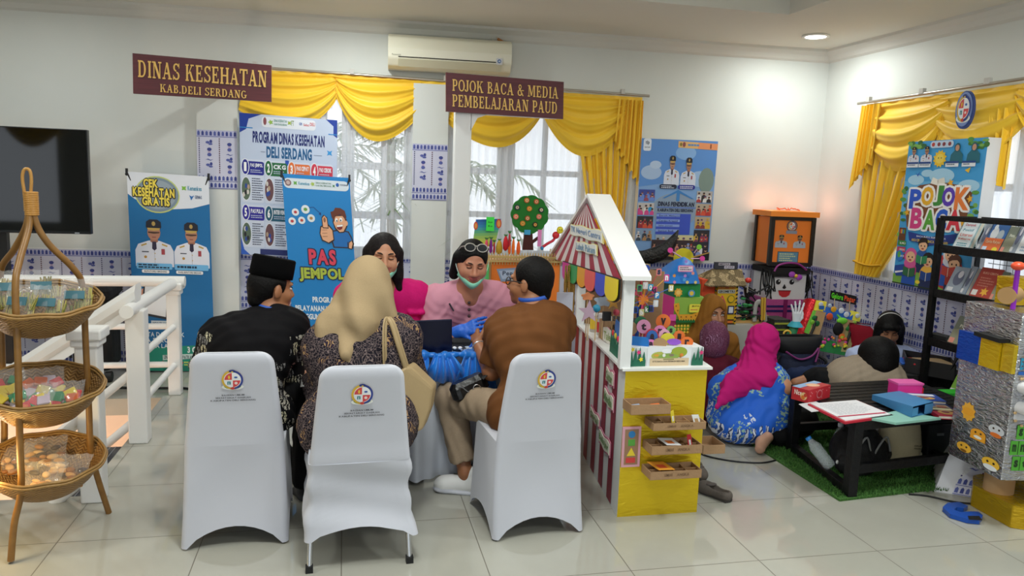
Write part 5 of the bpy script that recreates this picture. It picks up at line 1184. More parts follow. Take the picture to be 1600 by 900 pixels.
onstick('cloud',at(918,463,3.95),'#D98A5A',.034,'orange_cloud');onstick('cloud',at(943,470,3.9),'#A9B4C2',.05,'grey_cloud');onstick('star',at(920,487,3.85),'#C4A6B8',.065,'star');onstick('ball',at(932,482,3.85),'#1F86A8',.022,'globe');onstick('star',at(958,472,3.85),'#E0A84A',.045,'yellow_star');onstick('ball',at(963,488,3.82),'#C84A5A',.018,'red_planet')
m=MB();p=at(948,494,3.85);m.box(p,(.045,.02,.05));m.build('black_tile',M('#1A1A1C',.5),t)
p=at(882,478,4.35);t=thing('dot_panel','pale panel with blue yellow and green dots at the back of the shop','card panel',(p.x,p.y,CT))
m=MB();m.box((p.x,p.y,CT+.1),(.1,.012,.22));m.build('panel',M('#B9BCCB',.5),t)
for dx,dz,k in((-.028,.115,'#2A62B8'),(0,.1,'#E8D83A'),(.028,.09,'#3E9A5A')):m=MB();m.ell((p.x+dx,p.y-.008,CT+dz),(.013,.004,.022));m.build('dot',M(k,.5),t)
t=thing('gold_tinsel','gold tinsel strips hanging at the back of the shop','decoration',K(.0,1.24,.75));rd=random.Random(9);m=MB()
for k in range(60):
 x,z=rd.uniform(-.09,.2),rd.uniform(.0,.08);p=K(x,1.22+rd.uniform(0,.03),1.12-z);q=p+Vector((rd.uniform(-.01,.01),0,-rd.uniform(.2,.3)));m.tube([p,(p+q)/2+Vector((rd.uniform(-.01,.01),-.004,0)),q],.004,0,4,flat=(1.3,.3))
m.build('tinsel',M('#D6B260',.25,.8),t)
#  letter discs on sticks
def paddle(x,y,Y,rpx,col,ch,label,edge=None,ry=1,base=None):
 P=at(x,y,Y);r=rpx*((P-CAMP).dot(AF))/FPX;t=thing('letter_paddle',label,'paper disc',(P.x,P.y,CT),0,'letter discs on sticks')
 if base is None:base=(P.x,P.y+.012,CT+.02)
 m=MB();m.cyl(base,(P.x,P.y+.006,P.z),.0035,m=0,n=6);m.build('stick',M('#D2B284',.6),t)
 n=26;pts=[(r*math.cos(2*PI*k/n),r*ry*math.sin(2*PI*k/n))for k in range(n)];D=Vector((.22,.97,0));R_=Vector((.97,-.22,0))
 m=MB();m.prism(pts,P,R_,(0,0,1),-D,.006,0)
 if edge:m.prism([(a*1.18,b*1.18)for a,b in pts],P+D*.004,R_,(0,0,1),-D,.005,1)
 m.build('disc',[M(col,.55),M(edge or col,.55)],t)
 if ch:
  q=P-D*.0075;c=Canvas(q-R_*r*.45+Vector((0,0,r*.5*ry)),q+R_*r*.45+Vector((0,0,r*.5*ry)),q-R_*r*.45-Vector((0,0,r*.5*ry)),1,1);c.text(.1,0,.9,1,ch,'#2A1A22',0,.045);c.build('letter',t)
for a in((1005.5,510,3.46,11,'#E79AC0','t','pink disc with the letter t beside the white shop post'),(1001,504,3.5,10,'#2F7A52',None,'green disc tucked behind the pink t disc'),(1036,502,3.5,11.5,'#EE7A2E','v','large orange disc with the letter v'),(1031,518,3.45,10,'#EC8AC4','m','pink disc with the letter m'),(1018.5,526,3.43,9,'#2E66B0','e','blue disc with red rim and the letter e','#C8323C',1.15),(1038,523,3.44,9,'#EDB2D2','c','pale pink disc below the orange v disc'),(1043,529,3.42,11,'#E6DA3E',None,'bright yellow disc in front of the letter discs',None,.8),(1061,525,3.46,9,'#E87A34','i','orange disc with the letter i'),(1053,534,3.40,11,'#9A5AD2',None,'purple oval disc lying over the box edge',None,.45),(1073,534,3.42,10,'#E9742A','r','orange disc at the end of the row above the box',None,.8),(1031,536,3.40,11,'#B08C62',None,'plain kraft disc in front of the letter discs',None,.75),(1017,537,3.41,8.5,'#EA7FBE','a','small pink disc low behind the box edge',None,.8),(1048,516,3.48,7,'#7CBF6A','s','small light green disc with the letter s'),(1010,419,3.75,5.5,'#2448A8','h','dark blue disc with the letter h on a red stick'),(985,513,3.5,11,'#A98862',None,'plain kraft disc behind the white shop post')):paddle(*a)
P=at(1004,468,3.62);t=thing('alphabet_sun','orange sun disc with letter cards fanned out around it','craft display',(P.x,P.y,CT))
MB().tube([(P.x-.02,P.y,CT+.02),P+Vector((-.01,.01,0))],.012,0,8).build('stand',M('#24489A',.5),t)
m=MB();m.cyl(P,P+Vector((0,-.012,0)),.028,m=0,n=26);m.build('sun_disc',M('#F28A2A',.55),t)
for i,(x,y,ch,k)in enumerate(((999,450,'m','#5FB87A'),(1008,446,'y','#E4D9DA'),(1016,449,'o','#3AA0C8'),(1022,453,'d','#D03A7A'),(1026,461,'p','#2A86C8'),(1024,474,'l','#DCE6F0'),(1017,482,'i','#3A4AA0'),(1010,483,'k','#2E7A4E'),(1002,488,'b','#DCD89A'),(993,484,'a','#2A56B0'),(987,476,'g','#C9D86A'),(988,465,'e','#4FA06A'),(991,456,'r','#C8485A'),(1041,434,'n','#C83A8A'),(1048,450,'u','#C9B05A'),(1029,425,'s','#D87A7A'))):
 Q=at(x,y,3.60);d=(Q-P);m=MB();m.tube([P+Vector((0,-.004,0)),Q],.006,0,5,flat=(1,.3));ry=m.build('ray',M(('#D8487A','#E2A23A','#4A6AB8','#C83A3A')[i%4],.5),t)
 c=Canvas(Q+Vector((-.014,-.004,.018)),Q+Vector((.014,-.004,.018)),Q+Vector((-.014,-.004,-.018)),1,1);c.rrect(0,0,1,1,.15,k,1);c.text(.2,.15,.8,.85,ch,'#F6F6F6' if i%3 else '#20304A',3,.045);c.mb.build('letter_card',c.mats,ry)
for x,k,lab in((1004,'#C8404A','tall red stick rising behind the white shop roof'),(1009,'#C84A55','shorter red stick behind the white shop roof')):
 a=at(x,409 if x==1004 else 424,3.75);m=MB();m.cyl((a.x,a.y,CT),a,.006,m=0,n=8);tag(m.build('craft_stick',M(k,.5)),lab,'stick','red sticks behind the roof')
 #  RATTAN SNACK STAND
def rattan(c1,c2,sc=60):
 n=NT('rattan');x=n.n('TexNoise',Scale=float(sc),Detail=3.0);n.l(n.obj(),x.inputs['Vector']);n.l(n.mix(x.outputs['Fac'],c1,c2),n.b.inputs['Base Color']);n.b.inputs['Roughness'].default_value=.4;n.bump(x.outputs['Fac'],.2,.003);return n.m
POLE=rattan('#745026','#9A7036',25)
def weave():
 n=NT('basket_weave');o=n.obj();sp=n.n('SeparateXYZ');n.l(o,sp.inputs[0])
 ang=n.math('ARCTAN2',sp.outputs['Y'],sp.outputs['X'])
 z=n.math('SINE',n.math('ADD',n.math('MULTIPLY',sp.outputs['Z'],480.0),n.math('MULTIPLY',n.math('SINE',n.math('MULTIPLY',ang,34.0)),2.6)))
 x=n.n('TexNoise',Scale=30.0,Detail=3.0);n.l(o,x.inputs['Vector'])
 h=n.math('MULTIPLY',n.math('ADD',z,1.0),.5)
 n.l(n.mix(h,n.mix(x.outputs['Fac'],'#5E4020','#7E592C'),n.mix(x.outputs['Fac'],'#937040','#AE8850')),n.b.inputs['Base Color']);n.b.inputs['Roughness'].default_value=.45;n.bump(h,.7,.004);return n.m
WEAVE=weave()
bs=thing('snack_stand','three tier rattan basket stand with looped handle','basket stand',at(60,800,3.5))
def legpath(pts):return[at(x,y,Y)for x,y,Y in pts]
def smooth(P,n=6):
 """Catmull-Rom through the points"""
 P=[Vector(p)for p in P];out=[]
 for i in range(len(P)-1):
  a,b,c,d=P[max(i-1,0)],P[i],P[i+1],P[min(i+2,len(P)-1)]
  for k in range(n):s=k/n;out.append(.5*((2*b)+(c-a)*s+(2*a-5*b+4*c-d)*s*s+(3*b-a-3*c+d)*s**3))
 return out+[P[-1]]
for pts in(((48,300,3.46),(46,335,3.45),(44,360,3.43),(30,410,3.36),(24,450,3.31),(28,560,3.28),(31,690,3.28),(33,765,3.28),(22,820,3.27),(17,876,3.26)),((50,305,3.46),(55,345,3.46),(75,380,3.48),(115,420,3.54),(129,450,3.57),(134,540,3.6),(139,640,3.6),(142,705,3.6),(152,745,3.64),(170,801,3.70)),((46,305,3.47),(42,350,3.49),(22,390,3.54),(2,420,3.6),(1,470,3.62),(4,580,3.63),(7,680,3.63),(2,720,3.66),(-8,770,3.7),(-16,800,3.72))):
 p=smooth(legpath(pts));MB().tube(p,[.0135]*len(p),0,10).build('leg',POLE,bs)
p=smooth(legpath(((40,330,3.46),(38,302,3.46),(35,278,3.46),(38,265,3.46),(46,266,3.46),(49,280,3.46),(48,305,3.46),(48,330,3.46))));MB().tube(p,.0065,0,8).build('handle_loop',rattan('#A87636','#C0924A'),bs)
m=MB();c0,c1=at(48.5,301,3.46),at(50,335,3.46)
for k in range(13):a=c0 .lerp(c1,k/12);m.lathe([(.024,-.0042),(.0275,0),(.024,.0042)],a,0,16)
m.build('binding',rattan('#A87430','#C89244'),bs)
BASK=[]
for(x,y,Y,r,dp)in((61,466,3.46,.232,.155),(65,601,3.46,.235,.165),(69,716,3.46,.232,.16)):
 C0=at(x,y,Y);T=Matrix.Translation(C0)@Matrix.Rotation(math.radians(-9 if False else 9),4,'X')@Matrix.Rotation(math.radians(4),4,'Y');BASK.append((C0,T,r))
 o=MB();prof=[(r*.02,-dp),(r*.35,-dp*.97),(r*.6,-dp*.8),(r*.8,-dp*.5),(r*.93,-dp*.2),(r,0),(r*.985,0),(r*.9,-dp*.2),(r*.77,-dp*.48),(r*.57,-dp*.76),(r*.3,-dp*.93),(r*.02,-dp*.96)]
 o.lathe(prof,(0,0,0),0,56);bk=o.build('basket',WEAVE,None);bk.parent=bs;bk.matrix_local=WM[bs.name].inverted()@T;WM[bk.name]=T
 o=MB()
 for dr,dz in((0,.006),(.005,-.004),(-.005,-.004)):o.tube([(T@Vector(((r+dr)*math.cos(a),(r+dr)*math.sin(a),dz+.004*math.sin(9*a))))for a in[2*PI*k/60 for k in range(60)]],.006,0,6,closed=True)
 o.build('rim',rattan('#83602F','#A98347'),bk)
CLEAR=M('#F4F4F4',.06,alpha=.12,spec=.8)
def packet(label,P,w,h,rx,rz,cols,n,kind,seed,grp,clear=True):
 t=thing('snack_packet',label,'snack packet',P,0,grp);rd=random.Random(seed)
 T=Matrix.Translation(P)@Matrix.Rotation(rz,4,'Z')@Matrix.Rotation(rx,4,'X')
 def sh(sg):return lambda u,v:((u-.5)*w*(1-.06*math.sin(PI*v)),sg*.022*(math.sin(PI*u)*math.sin(PI*v))**.6+.004*math.sin(13*u+seed)*math.sin(11*v),v*h+.003*math.sin(25*u+v*8+seed))
 m=MB();m.grid(sh(1),12,14,T=T);m.grid(sh(-1),12,14,T=T);m.build('wrapper',CLEAR,t)
 for i in range(n):
  m=MB();u,v=rd.uniform(-.34,.34)*w,rd.uniform(.06,.62)*h;k=cols[i%len(cols)]
  if kind=='sticks':
   for q in range(5):a=rd.uniform(-.4,.4);m.cyl((u+.006*q,rd.uniform(-.008,.008),v-.02),(u+.006*q+a*.03,rd.uniform(-.008,.008),v+.03),.003,m=0,n=5,T=T)
   nm='snack_sticks'
  elif kind=='sachet':
   R=T@Matrix.Translation((u,rd.uniform(-.008,.008),v))@Matrix.Rotation(rd.uniform(-.6,.6),4,'Y');m.rbox((0,0,0),(.05,.012,.04),.01,T=R);nm='sachet'
  else:m.ell((u,rd.uniform(-.008,.008),v),(rd.uniform(.015,.026),.01,rd.uniform(.008,.014)),T=T@Matrix.Rotation(rd.uniform(-.3,.3),4,'Y'));nm='biscuit'
  m.build(nm,M(k,.5),t)
 if kind=='sticks':m=MB();m.box((.0,-.021,h*.52),(w*.6,.003,h*.22),T=T);m.build('paper_label',M('#3F6F7C',.5),t)
def inb(i,a,rr,dz):C0,T,r=BASK[i];return T@Vector((r*rr*math.cos(a),r*rr*math.sin(a),dz))
G1=['#8C8A3C','#A59A4A','#6E7434','#B0A060'];g='snack packets in the rattan baskets'
for a in((.1,.55,-.07,'','green stick snack packet at the far end of the highest basket'),(-1.1,.5,-.07,'','green stick snack packet lying slantwise in the highest basket'),(-2.0,.52,-.07,'','green stick snack packet behind the front pole of the highest basket'),(1.8,.35,-.06,'','clear snack packet standing at the back of the highest basket'),(2.9,.6,-.06,'','green snack packet at the picture edge of the highest basket')):
 packet(a[4],inb(0,a[0],a[1],a[2]),.13,.16,math.radians(-24),a[0]*.12,G1,9,'sticks',int(a[0]*10),g)
for a in((-.5,.4,-.11,'large packet of red and yellow sachets in the middle basket'),(-1.75,.45,-.1,'packet of coloured sachets behind the front pole of the middle basket'),(1.7,.3,-.1,'clear packet lying at the back of the middle basket'),(3.0,.55,-.09,'clear packet at the picture edge of the middle basket')):
 packet(a[3],inb(1,a[0],a[1],a[2]),.17,.15,math.radians(-38),a[0]*.15+.2,['#C8323A','#E2C83A','#2F8A5A','#C9B8C8','#D86A3A'],14,'sachet',int(a[0]*10)+50,g)
for a in((-.4,.4,-.11,'packet of brown biscuits at the open side of the lowest basket'),(-1.6,.45,-.11,'packet of brown biscuits behind the front pole of the lowest basket'),(1.9,.3,-.08,'shiny clear packet lying across the back of the lowest basket'),(2.9,.55,-.1,'golden biscuit packet glowing at the edge of the lowest basket')):
 packet(a[3],inb(2,a[0],a[1],a[2]),.17,.15,math.radians(-48),a[0]*.12,['#B07A3C','#8C5A2C','#C99A5A','#D2B080','#3A2A22'],14,'biscuit',int(a[0]*10)+90,g)
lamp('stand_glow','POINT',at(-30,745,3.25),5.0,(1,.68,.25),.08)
#  PEOPLE
def A3(*a):return np.array(at(*a))
def lerp(a,b,t):return np.array(a)+(np.array(b)-np.array(a))*t
def cutat(a,b,t):p=lerp(a,b,t);return(p,np.array(b)-np.array(a))
SK_M=skinmat('#A8714E','#94603F');SK_F=skinmat('#C48C6C','#B57C5C');SK_D=skinmat('#8E5F42','#7E5238')
LIPS=M('#A85450',.45);LIPD=M('#8A4A40',.5)
def person(label,loc):return thing('person',label,'person',loc)
def shoe(t,heel,toe,col,sole,h=.004,w=.042,name='shoe',lab=None,up=.05):
 heel,toe=np.array(heel,float),np.array(toe,float);d=nrm(toe-heel);B=Blob(.0045);z=np.array((0,0,1.0));side=np.cross(d,z)
 B.cap(heel+d*.03+z*.05,toe-d*.05+z*.043,w,w*.92,.03,0,flat=(z,.95));B.cap(heel+d*.045+z*.06,heel+d*.075+z*(.06+up),.038,.04,.03,0);B.ell(toe-d*.05+z*.036,(.043,.056,.036),frame(d),.03,0);B.cap(heel+d*.07+z*.07,toe-d*.09+z*.06,.03,.028,.03,0)
 B.cap(heel+d*.02+z*.018,toe-d*.035+z*.018,w*1.06,w*.98,.01,1,flat=(z,.42));o=B.build(name,[M(col,.55),M(sole,.6)],t)
 if lab:o['label']=lab
 return o
 #  man in black cap and dark batik shirt
t=person('man in a black velvet cap and dark batik shirt seated with his back turned',(-.44,3.55,0))
pel,che,nk=V3(-.44,3.53,.56),V3(-.405,3.64,.80),A3(424,494,3.72)
shL,shR=A3(343,527,3.70),A3(455,512,3.74);hL,hR=V3(-.53,3.54,.50),V3(-.34,3.56,.50)
C=A3(424,449,3.74);R=frame((.84,.52,-.12),(.05,0,1))
eR,wR=A3(452,604,3.80),A3(484,586,3.99);eL,wL=V3(-.66,3.72,.66),V3(-.50,3.95,.68)
kR,kL=V3(-.17,3.93,.55),V3(-.52,3.97,.53);aR,aL=A3(476,752,3.74),V3(-.30,4.03,.09)
B=Blob(.006);L=head(B,C,R);B.cap(nk-np.array((0,0,.02)),C+R@V3(0,-.015,-.05),.058,.056,.03)
torso(B,pel,che,nk,shL,shR,hL,hR,(.1,1,.2),-.012)
for s_,e_,w_ in((shR,eR,wR),(shL,eL,wL)):B.chain([s_,e_,w_],[.048,.041,.028],k=.02)
hand(B,wR,nrm(wR-eR),(-.3,-.3,.9),1.0,.5,side=-1);hand(B,wL,(.6,.8,-.1),(0,0,1),1.0,.5,side=1)
for h_,k_,a_ in((hR,kR,aR),(hL,kL,aL)):B.chain([h_,k_,a_],[.075,.055,.035],k=.03)
B.build('body',[SK_M,LIPD],t);face_parts(t,L,R,1.0)
def batik_dark():
 n=NT('dark_batik');o=n.obj();sp=n.n('SeparateXYZ');n.l(o,sp.inputs[0])
 nz=n.n('TexNoise',Scale=9.0,Detail=2.0);n.l(o,nz.inputs['Vector'])
 v=n.n('TexVoronoi',Scale=17.0,Randomness=1.0);n.l(o,v.inputs['Vector']);v2=n.n('TexVoronoi',Scale=46.0,feature='DISTANCE_TO_EDGE');n.l(o,v2 .inputs['Vector'])
 w=n.n('TexWave',Scale=24.0,Distortion=8.0,Detail=2.0);n.l(o,w.inputs['Vector'])
 leaf=n.math('MULTIPLY',n.math('LESS_THAN',v.outputs['Distance'],.52),n.math('GREATER_THAN',w.outputs['Fac'],.35));vein=n.math('GREATER_THAN',v2 .outputs['Distance'],.06)
 low=n.math('LESS_THAN',n.math('ADD',sp.outputs['Z'],n.math('MULTIPLY',nz.outputs['Fac'],.10)),.80)
 arm=n.math('MULTIPLY',n.math('GREATER_THAN',n.math('ABSOLUTE',n.math('SUBTRACT',sp.outputs['X'],.03)),.17),n.math('LESS_THAN',n.math('ADD',sp.outputs['Z'],n.math('MULTIPLY',nz.outputs['Fac'],.1)),.92))
 mk=n.math('MULTIPLY',n.math('MAXIMUM',low,arm),n.math('MULTIPLY',leaf,vein))
 col=n.ramp(v.outputs['Color'],[(0,'#B9B4A6'),(.45,'#8E8C8A'),(.7,'#C9C2A4'),(.9,'#C08A7C')],'CONSTANT');n.l(n.mix(mk,'#100F12',col),n.b.inputs['Base Color']);n.b.inputs['Roughness'].default_value=.8;n.b.inputs['Specular IOR Level'].default_value=.15;return n.m
DB=batik_dark()
B=Blob(.0075);torso(B,pel,che,nk-np.array((0,0,.015)),shL,shR,hL,hR,(.1,1,.2),.012)
for s_,e_ in((shR,eR),(shL,eL)):B.cap(s_,lerp(s_,e_,.95),.066,.068,.035,0,cut=[cutat(s_,e_,.88)])
B.cap(pel-np.array((0,-.0,.06)),pel,.165,.15,.04,flat=((0,1,0),.9));B.cap(nk-np.array((.01,.02,.015)),nk+np.array((0,-.005,.022)),.066,.062,.02,cut=[(nk+np.array((0,0,.03)),(0,.2,1))])
B.build('batik_shirt',DB,t,folds(.007,24,1),.44)
B=Blob(.008)
for h_,k_,a_ in((hR,kR,aR),(hL,kL,aL)):B.chain([h_,k_],[.095,.078],k=.04);B.chain([k_,a_+np.array((0,0,.02))],[.076,.062],k=.02)
B.build('trousers',fabric('#141416','#0C0C0E'),t,folds(.005,26,2),.06)
shoe(t,A3(484,782,3.72),A3(462,783,3.90),'#2A2B30','#3A3B40');shoe(t,V3(-.32,4.0,.003),V3(-.22,4.2,.003),'#3A3D48','#2A2B30')
B=Blob(.005);B.ell(L(0,-.018,.018),np.array((.083,.1,.088)),R,.02);B.cap(L(0,-.06,-.03),L(0,-.07,-.06),.048,.04,.03);B.ell(L(0,.105,-.03),(.1,.085,.125),R,.015,0,'sub');B.ell(L(0,.02,-.14),(.09,.075,.06),R,.015,0,'sub')
for sx in(-1,1):B.ell(L(sx*.085,.0,-.02),(.03,.03,.045),R,.01,0,'sub')
B.build('hair',BLACKHAIR,t)
m=MB();T=Matrix.Translation(Vector(L(0,-.008,.052)))@Matrix(R.tolist()).to_4x4();Q=[(.0,0),(.088,0),(.0885,.03),(.087,.088),(.082,.094),(.0,.088)]
m.lathe([(max(r,.001),z)for r,z in Q],(0,0,0),0,40,T@Matrix.Rotation(math.radians(-5),4,'X'),sx=.95,sy=1.2);m.build('velvet_cap',M('#050506',.95,spec=.1),t)
m=MB();m.tube([Vector(nk+(C-nk)*.3+np.array((.071*math.cos(a),.071*math.sin(a),.004-.02*max(0,math.sin(a))+.014*math.cos(a)*-1)))for a in[2*PI*k/24 for k in range(24)]],.011,0,6,closed=True,flat=(.4,1.2));m.build('lanyard',M('#2458B8',.5),t)
#  woman in tan headscarf
t=person('woman in a tan headscarf and dark batik dress seated with her back turned',(.07,3.32,0))
pel,che,nk=V3(.07,3.30,.56),V3(.075,3.42,.79),A3(572,500,3.50)
shL,shR=A3(508,541,3.46),A3(626,527,3.47);hL,hR=V3(-.03,3.32,.53),V3(.17,3.32,.53)
C=A3(575,446,3.52);R=frame((.22,.97,-.12))
eL,wL=A3(503,622,3.52),A3(480,588,3.80);eR,wR=A3(650,598,3.56),A3(645,575,3.82)
B=Blob(.0075);L=head(B,C,R);B.cap(nk-np.array((0,0,.03)),C,.05,.05,.03);torso(B,pel,che,nk,shL,shR,hL,hR,(0,1,.1),-.015,bust=.07)
for s_,e_,w_ in((shR,eR,wR),(shL,eL,wL)):B.chain([s_,e_,w_],[.05,.042,.028],k=.02)
hand(B,wL,(-.2,.9,0),(0,0,1),.95,.5,side=1);hand(B,wR,(0,1,0),(0,0,1),.95,.5,side=-1)
for sx,h_ in((-1,hL),(1,hR)):B.chain([h_,h_+np.array((0,.40,.02)),h_+np.array((0,.44,-.45))],[.085,.06,.04],k=.03)
B.build('body',[SK_F,LIPS],t);face_parts(t,L,R,1.0)
BW=batik_cloth('#17131E',['#7A6A68','#A8875E','#2A2032'],27.0,.60)
B=Blob(.0085);torso(B,pel,che,nk,shL,shR,hL,hR,(0,1,.1),.022,bust=.08,w=1.12)
for s_,e_,w_ in((shR,eR,wR),(shL,eL,wL)):B.chain([s_,e_],[.075,.066],k=.03);B.cap(e_,w_,.066,.048,.02,0,cut=[cutat(e_,w_,.8)])
for sx,h_ in((-1,hL),(1,hR)):B.cap(h_,h_+np.array((0,.38,.02)),.11,.09,.06)
B.cap(hL+np.array((0,.0,-.02)),hR+np.array((0,.0,-.02)),.15,None,.06);B.cap(hL+np.array((.02,.42,0)),hL+np.array((.03,.46,-.38)),.09,.11,.05);B.cap(hR+np.array((-.02,.42,0)),hR+np.array((-.03,.46,-.38)),.09,.11,.05)
B.build('batik_dress',BW,t,folds(.005,30,4),.10)
for sx,x in((-1,-.02),(1,.15)):shoe(t,(x,3.70,.003),(x,3.92,.003),'#2A2420','#1A1614')
TAN=fabric('#AE9876','#A08A68',.85,200)
B=Blob(.0065);B.ell(L(0,-.012,.022),(.1,.122,.118),R,.03);B.ell(L(0,.0,-.05),(.092,.11,.1),R,.04)
B.cap(L(0,-.05,-.02),L(-.02,-.10,-.16),.085,.11,.06);B.cap(nk+np.array((-.02,-.05,-.02)),nk+np.array((-.03,-.09,-.14)),.11,.10,.06,flat=((0,1,0),.7));B.cap(nk+np.array((-.03,-.085,-.1)),A3(545,574,3.255),.09,.012,.025,flat=((0,1,.1),.5))
B.cap(L(-.03,-.05,-.08),shL+np.array((.05,-.02,.04)),.10,.055,.07,flat=((0,1,.3),.8));B.cap(L(.04,-.03,-.08),shR+np.array((-.04,-.02,.03)),.09,.045,.06,flat=((0,1,.3),.8));B.cap(nk+np.array((-.05,-.08,-.02)),A3(540,556,3.265),.10,.03,.03,flat=((0,1,.1),.5))
B.cap(A3(524,505,3.42),A3(492,575,3.36),.07,.022,.04,flat=((0,1,.2),.7));B.cap(A3(512,515,3.42),A3(484,560,3.42),.055,.03,.04)
B.ell(L(0,.115,-.01),(.062,.08,.085),R,.02,0,'sub')
px,py=float(C[0]),float(C[1])
B.build('headscarf',TAN,t,lambda X,Y,Z:.010*np.sin(11*np.arctan2(X-px+.02,-(Y-py-.12))+7*(Z-1.05)+1.5*np.sin(6*Z))*np.clip((1.25-Z)*4,0,1)+.004*np.sin(70*(X+.45*Z)+2*np.sin(9*Z))*np.clip((1.16-Z)*5,0,1))
tb=thing('tote_bag','tan leather tote bag hanging beside the lifted cover chair','bag',A3(640,640,3.30));TB=M('#B09870',.6,bump=(30,.08))
a=[A3(632,574,3.30),A3(641,573,3.31),A3(677,607,3.36),A3(672,640,3.36),A3(660,672,3.34),A3(640,681,3.31),A3(600,684,3.26),A3(598,600,3.25)]
m=MB();off=np.array((.03,.10,0));v=[Vector(q)for q in a];w_=[Vector(q+off)for q in a];n_=len(v);m.add(v+w_,[tuple(range(n_))[::-1],tuple(range(n_,2*n_))]+[(i,(i+1)%n_,n_+(i+1)%n_,n_+i)for i in range(n_)]);m.build('bag_body',TB,tb,bevel=.012)
for off in(0,.07):MB().tube(smooth([Vector(A3(x,y,Y+off*.3)+np.array((off*.15,0,0)))for x,y,Y in((634,578,3.31),(622,540,3.29),(612,508,3.30),(605,498,3.31),(600,506,3.28),(599,540,3.26),(600,575,3.27))]),.010,0,6,flat=(1.0,.3)).build('strap',TB,tb)
#  woman in magenta blouse behind the table
t=person('woman with dark hair in a magenta ruffled blouse facing the table',(.27,4.5,0))
C=A3(599,401,4.2);R=frame((.05,-1,-.04),(.06,0,1));nk=C+np.array((.01,.08,-.165));pel,che=V3(.27,4.47,.56),V3(.275,4.42,.80)
shL,shR=nk+np.array((.185,.02,-.075)),nk+np.array((-.185,.02,-.075));hL,hR=V3(.37,4.48,.53),V3(.17,4.48,.53)
eL,wL=A3(648,530,4.34),A3(630,528,4.1);eR,wR=A3(560,530,4.34),A3(585,528,4.1)
B=Blob(.006);L=head(B,C,R,1.04,1.1);B.cap(nk-np.array((0,0,.03)),C+R@V3(0,-.02,-.05),.055,.052,.03);torso(B,pel,che,nk,shL,shR,hL,hR,(0,-1,0),-.012,bust=.08)
for s_,e_,w_ in((shR,eR,wR),(shL,eL,wL)):B.chain([s_,e_,w_],[.05,.042,.028],k=.02);hand(B,w_,(-.1,-.9,-.1),(0,0,1),.95,.5,side=1)
B.build('body',[SK_F,LIPS],t);face_parts(t,L,R,1.04,lids=.8,lidm=M('#AE7656',.5))
MAG=fabric('#D81A78','#C41468');B=Blob(.0075);torso(B,pel,che,nk-np.array((0,0,.02)),shL,shR,hL,hR,(0,-1,0),.014,bust=.088,w=1.05)
for s_,e_ in((shR,eR),(shL,eL)):B.chain([s_,e_],[.07,.068],k=.03)
B.cap(eL,wL,.066,.05,.02);B.cap(eR,wR,.066,.05,.02);B.ell(nk+np.array((0,-.06,.0)),(.06,.07,.06),None,.02,0,'sub')
for k,dz in enumerate((.0,.055)):
 for q in range(-6,7):p=che+np.array((q*.032,-.105-.006*(q%2)+.0022*q*q*.6,.055-dz-.0016*q*q));B.ell(p,(.02,.016,.011),None,.012)
for s_,e_ in((shL,eL),(shR,eR)):
 for fr_ in(.25,.62):
  c_=lerp(s_,e_,fr_);fd=frame(np.array(e_)-np.array(s_),(0,1,.1))
  for q in range(22):a=2*PI*q/22;B.ell(c_+fd@np.array(((.084+.010*(q%2))*math.cos(a),.0,(.084+.010*(q%2))*math.sin(a))),(.016,.016,.016),None,.014)
B.build('blouse',MAG,t,folds(.004,34,7))
B=Blob(.0055);B.ell(L(0,-.02,.034),(.092,.106,.098),R,.02);B.cap(L(-.08,-.02,.02),L(-.085,-.02,-.1),.03,.03,.03);B.cap(L(.08,-.02,.02),L(.085,-.02,-.11),.03,.028,.03);B.cap(L(-.08,-.03,-.08),L(-.10,-.02,-.17),.028,.018,.03);B.cap(L(0,-.07,0),L(0,-.08,-.15),.06,.05,.04);B.ell(L(0,.115,-.042),(.078,.09,.088),R,.015,0,'sub')
B.build('hair',M('#150F10',.6,spec=.2,bump=(70,.3)),t)
def chinmask(t,L,w=1.0):
 m=MB()
 def fn(u,v):
  a=(u-.5)*2;x=a*.07*w;y=.104-.072*abs(a)**1.9-.016*v;z=-.086-(.042-.012*abs(a))*v+.042*abs(a)**1.5;return Vector(L(x,y+.01*math.sin(PI*v),z))
 m.grid(fn,20,8);m.build('face_mask',M('#8ED8BC',.7),t,solid=.003)
 for sx in(-1,1):MB().tube([Vector(L(sx*.07*w,.03,-.05)),Vector(L(sx*.08*w,.008,-.02)),Vector(L(sx*.084*w,-.012,.012))],.0018,0,5).build('mask_loop',M('#D9EDE6',.6),t)
chinmask(t,L)
#  woman in light pink shirt with blue gloves
t=person('woman in a light pink shirt with blue gloves and sunglasses on her head',(.85,4.5,0))
C=A3(738,410,4.16);R=frame((.0,-.95,-.28),(.05,0,1));nk=C+np.array((.0,.085,-.165));pel,che=V3(.86,4.46,.56),V3(.85,4.40,.80)
shL,shR=nk+np.array((.175,.05,-.075)),nk+np.array((-.185,.05,-.08));hL,hR=V3(.97,4.47,.53),V3(.75,4.47,.53)
eL,wL=A3(802,530,4.28),A3(766,520,4.08);eR,wR=A3(672,540,4.26),A3(708,524,4.06)
B=Blob(.0055);L=head(B,C,R,.98,1.28);B.cap(nk-np.array((0,0,.04)),C+R@V3(0,-.02,-.05),.066,.062,.03);torso(B,pel,che,nk,shL,shR,hL,hR,(0,-1,0),.0,bust=.085,belly=.03,w=1.1)
for s_,e_,w_ in((shR,eR,wR),(shL,eL,wL)):B.chain([s_,e_,w_],[.058,.05,.034],k=.02)
hand(B,A3(717,519,4.05),nrm(A3(745,509,4.0)-A3(717,519,4.05)),(-.1,-.8,.55),1.0,.42,side=1,spread=.2);hand(B,A3(763,517,4.06),(-.8,-.45,-.15),(.2,-.4,.85),.95,.6,side=-1)
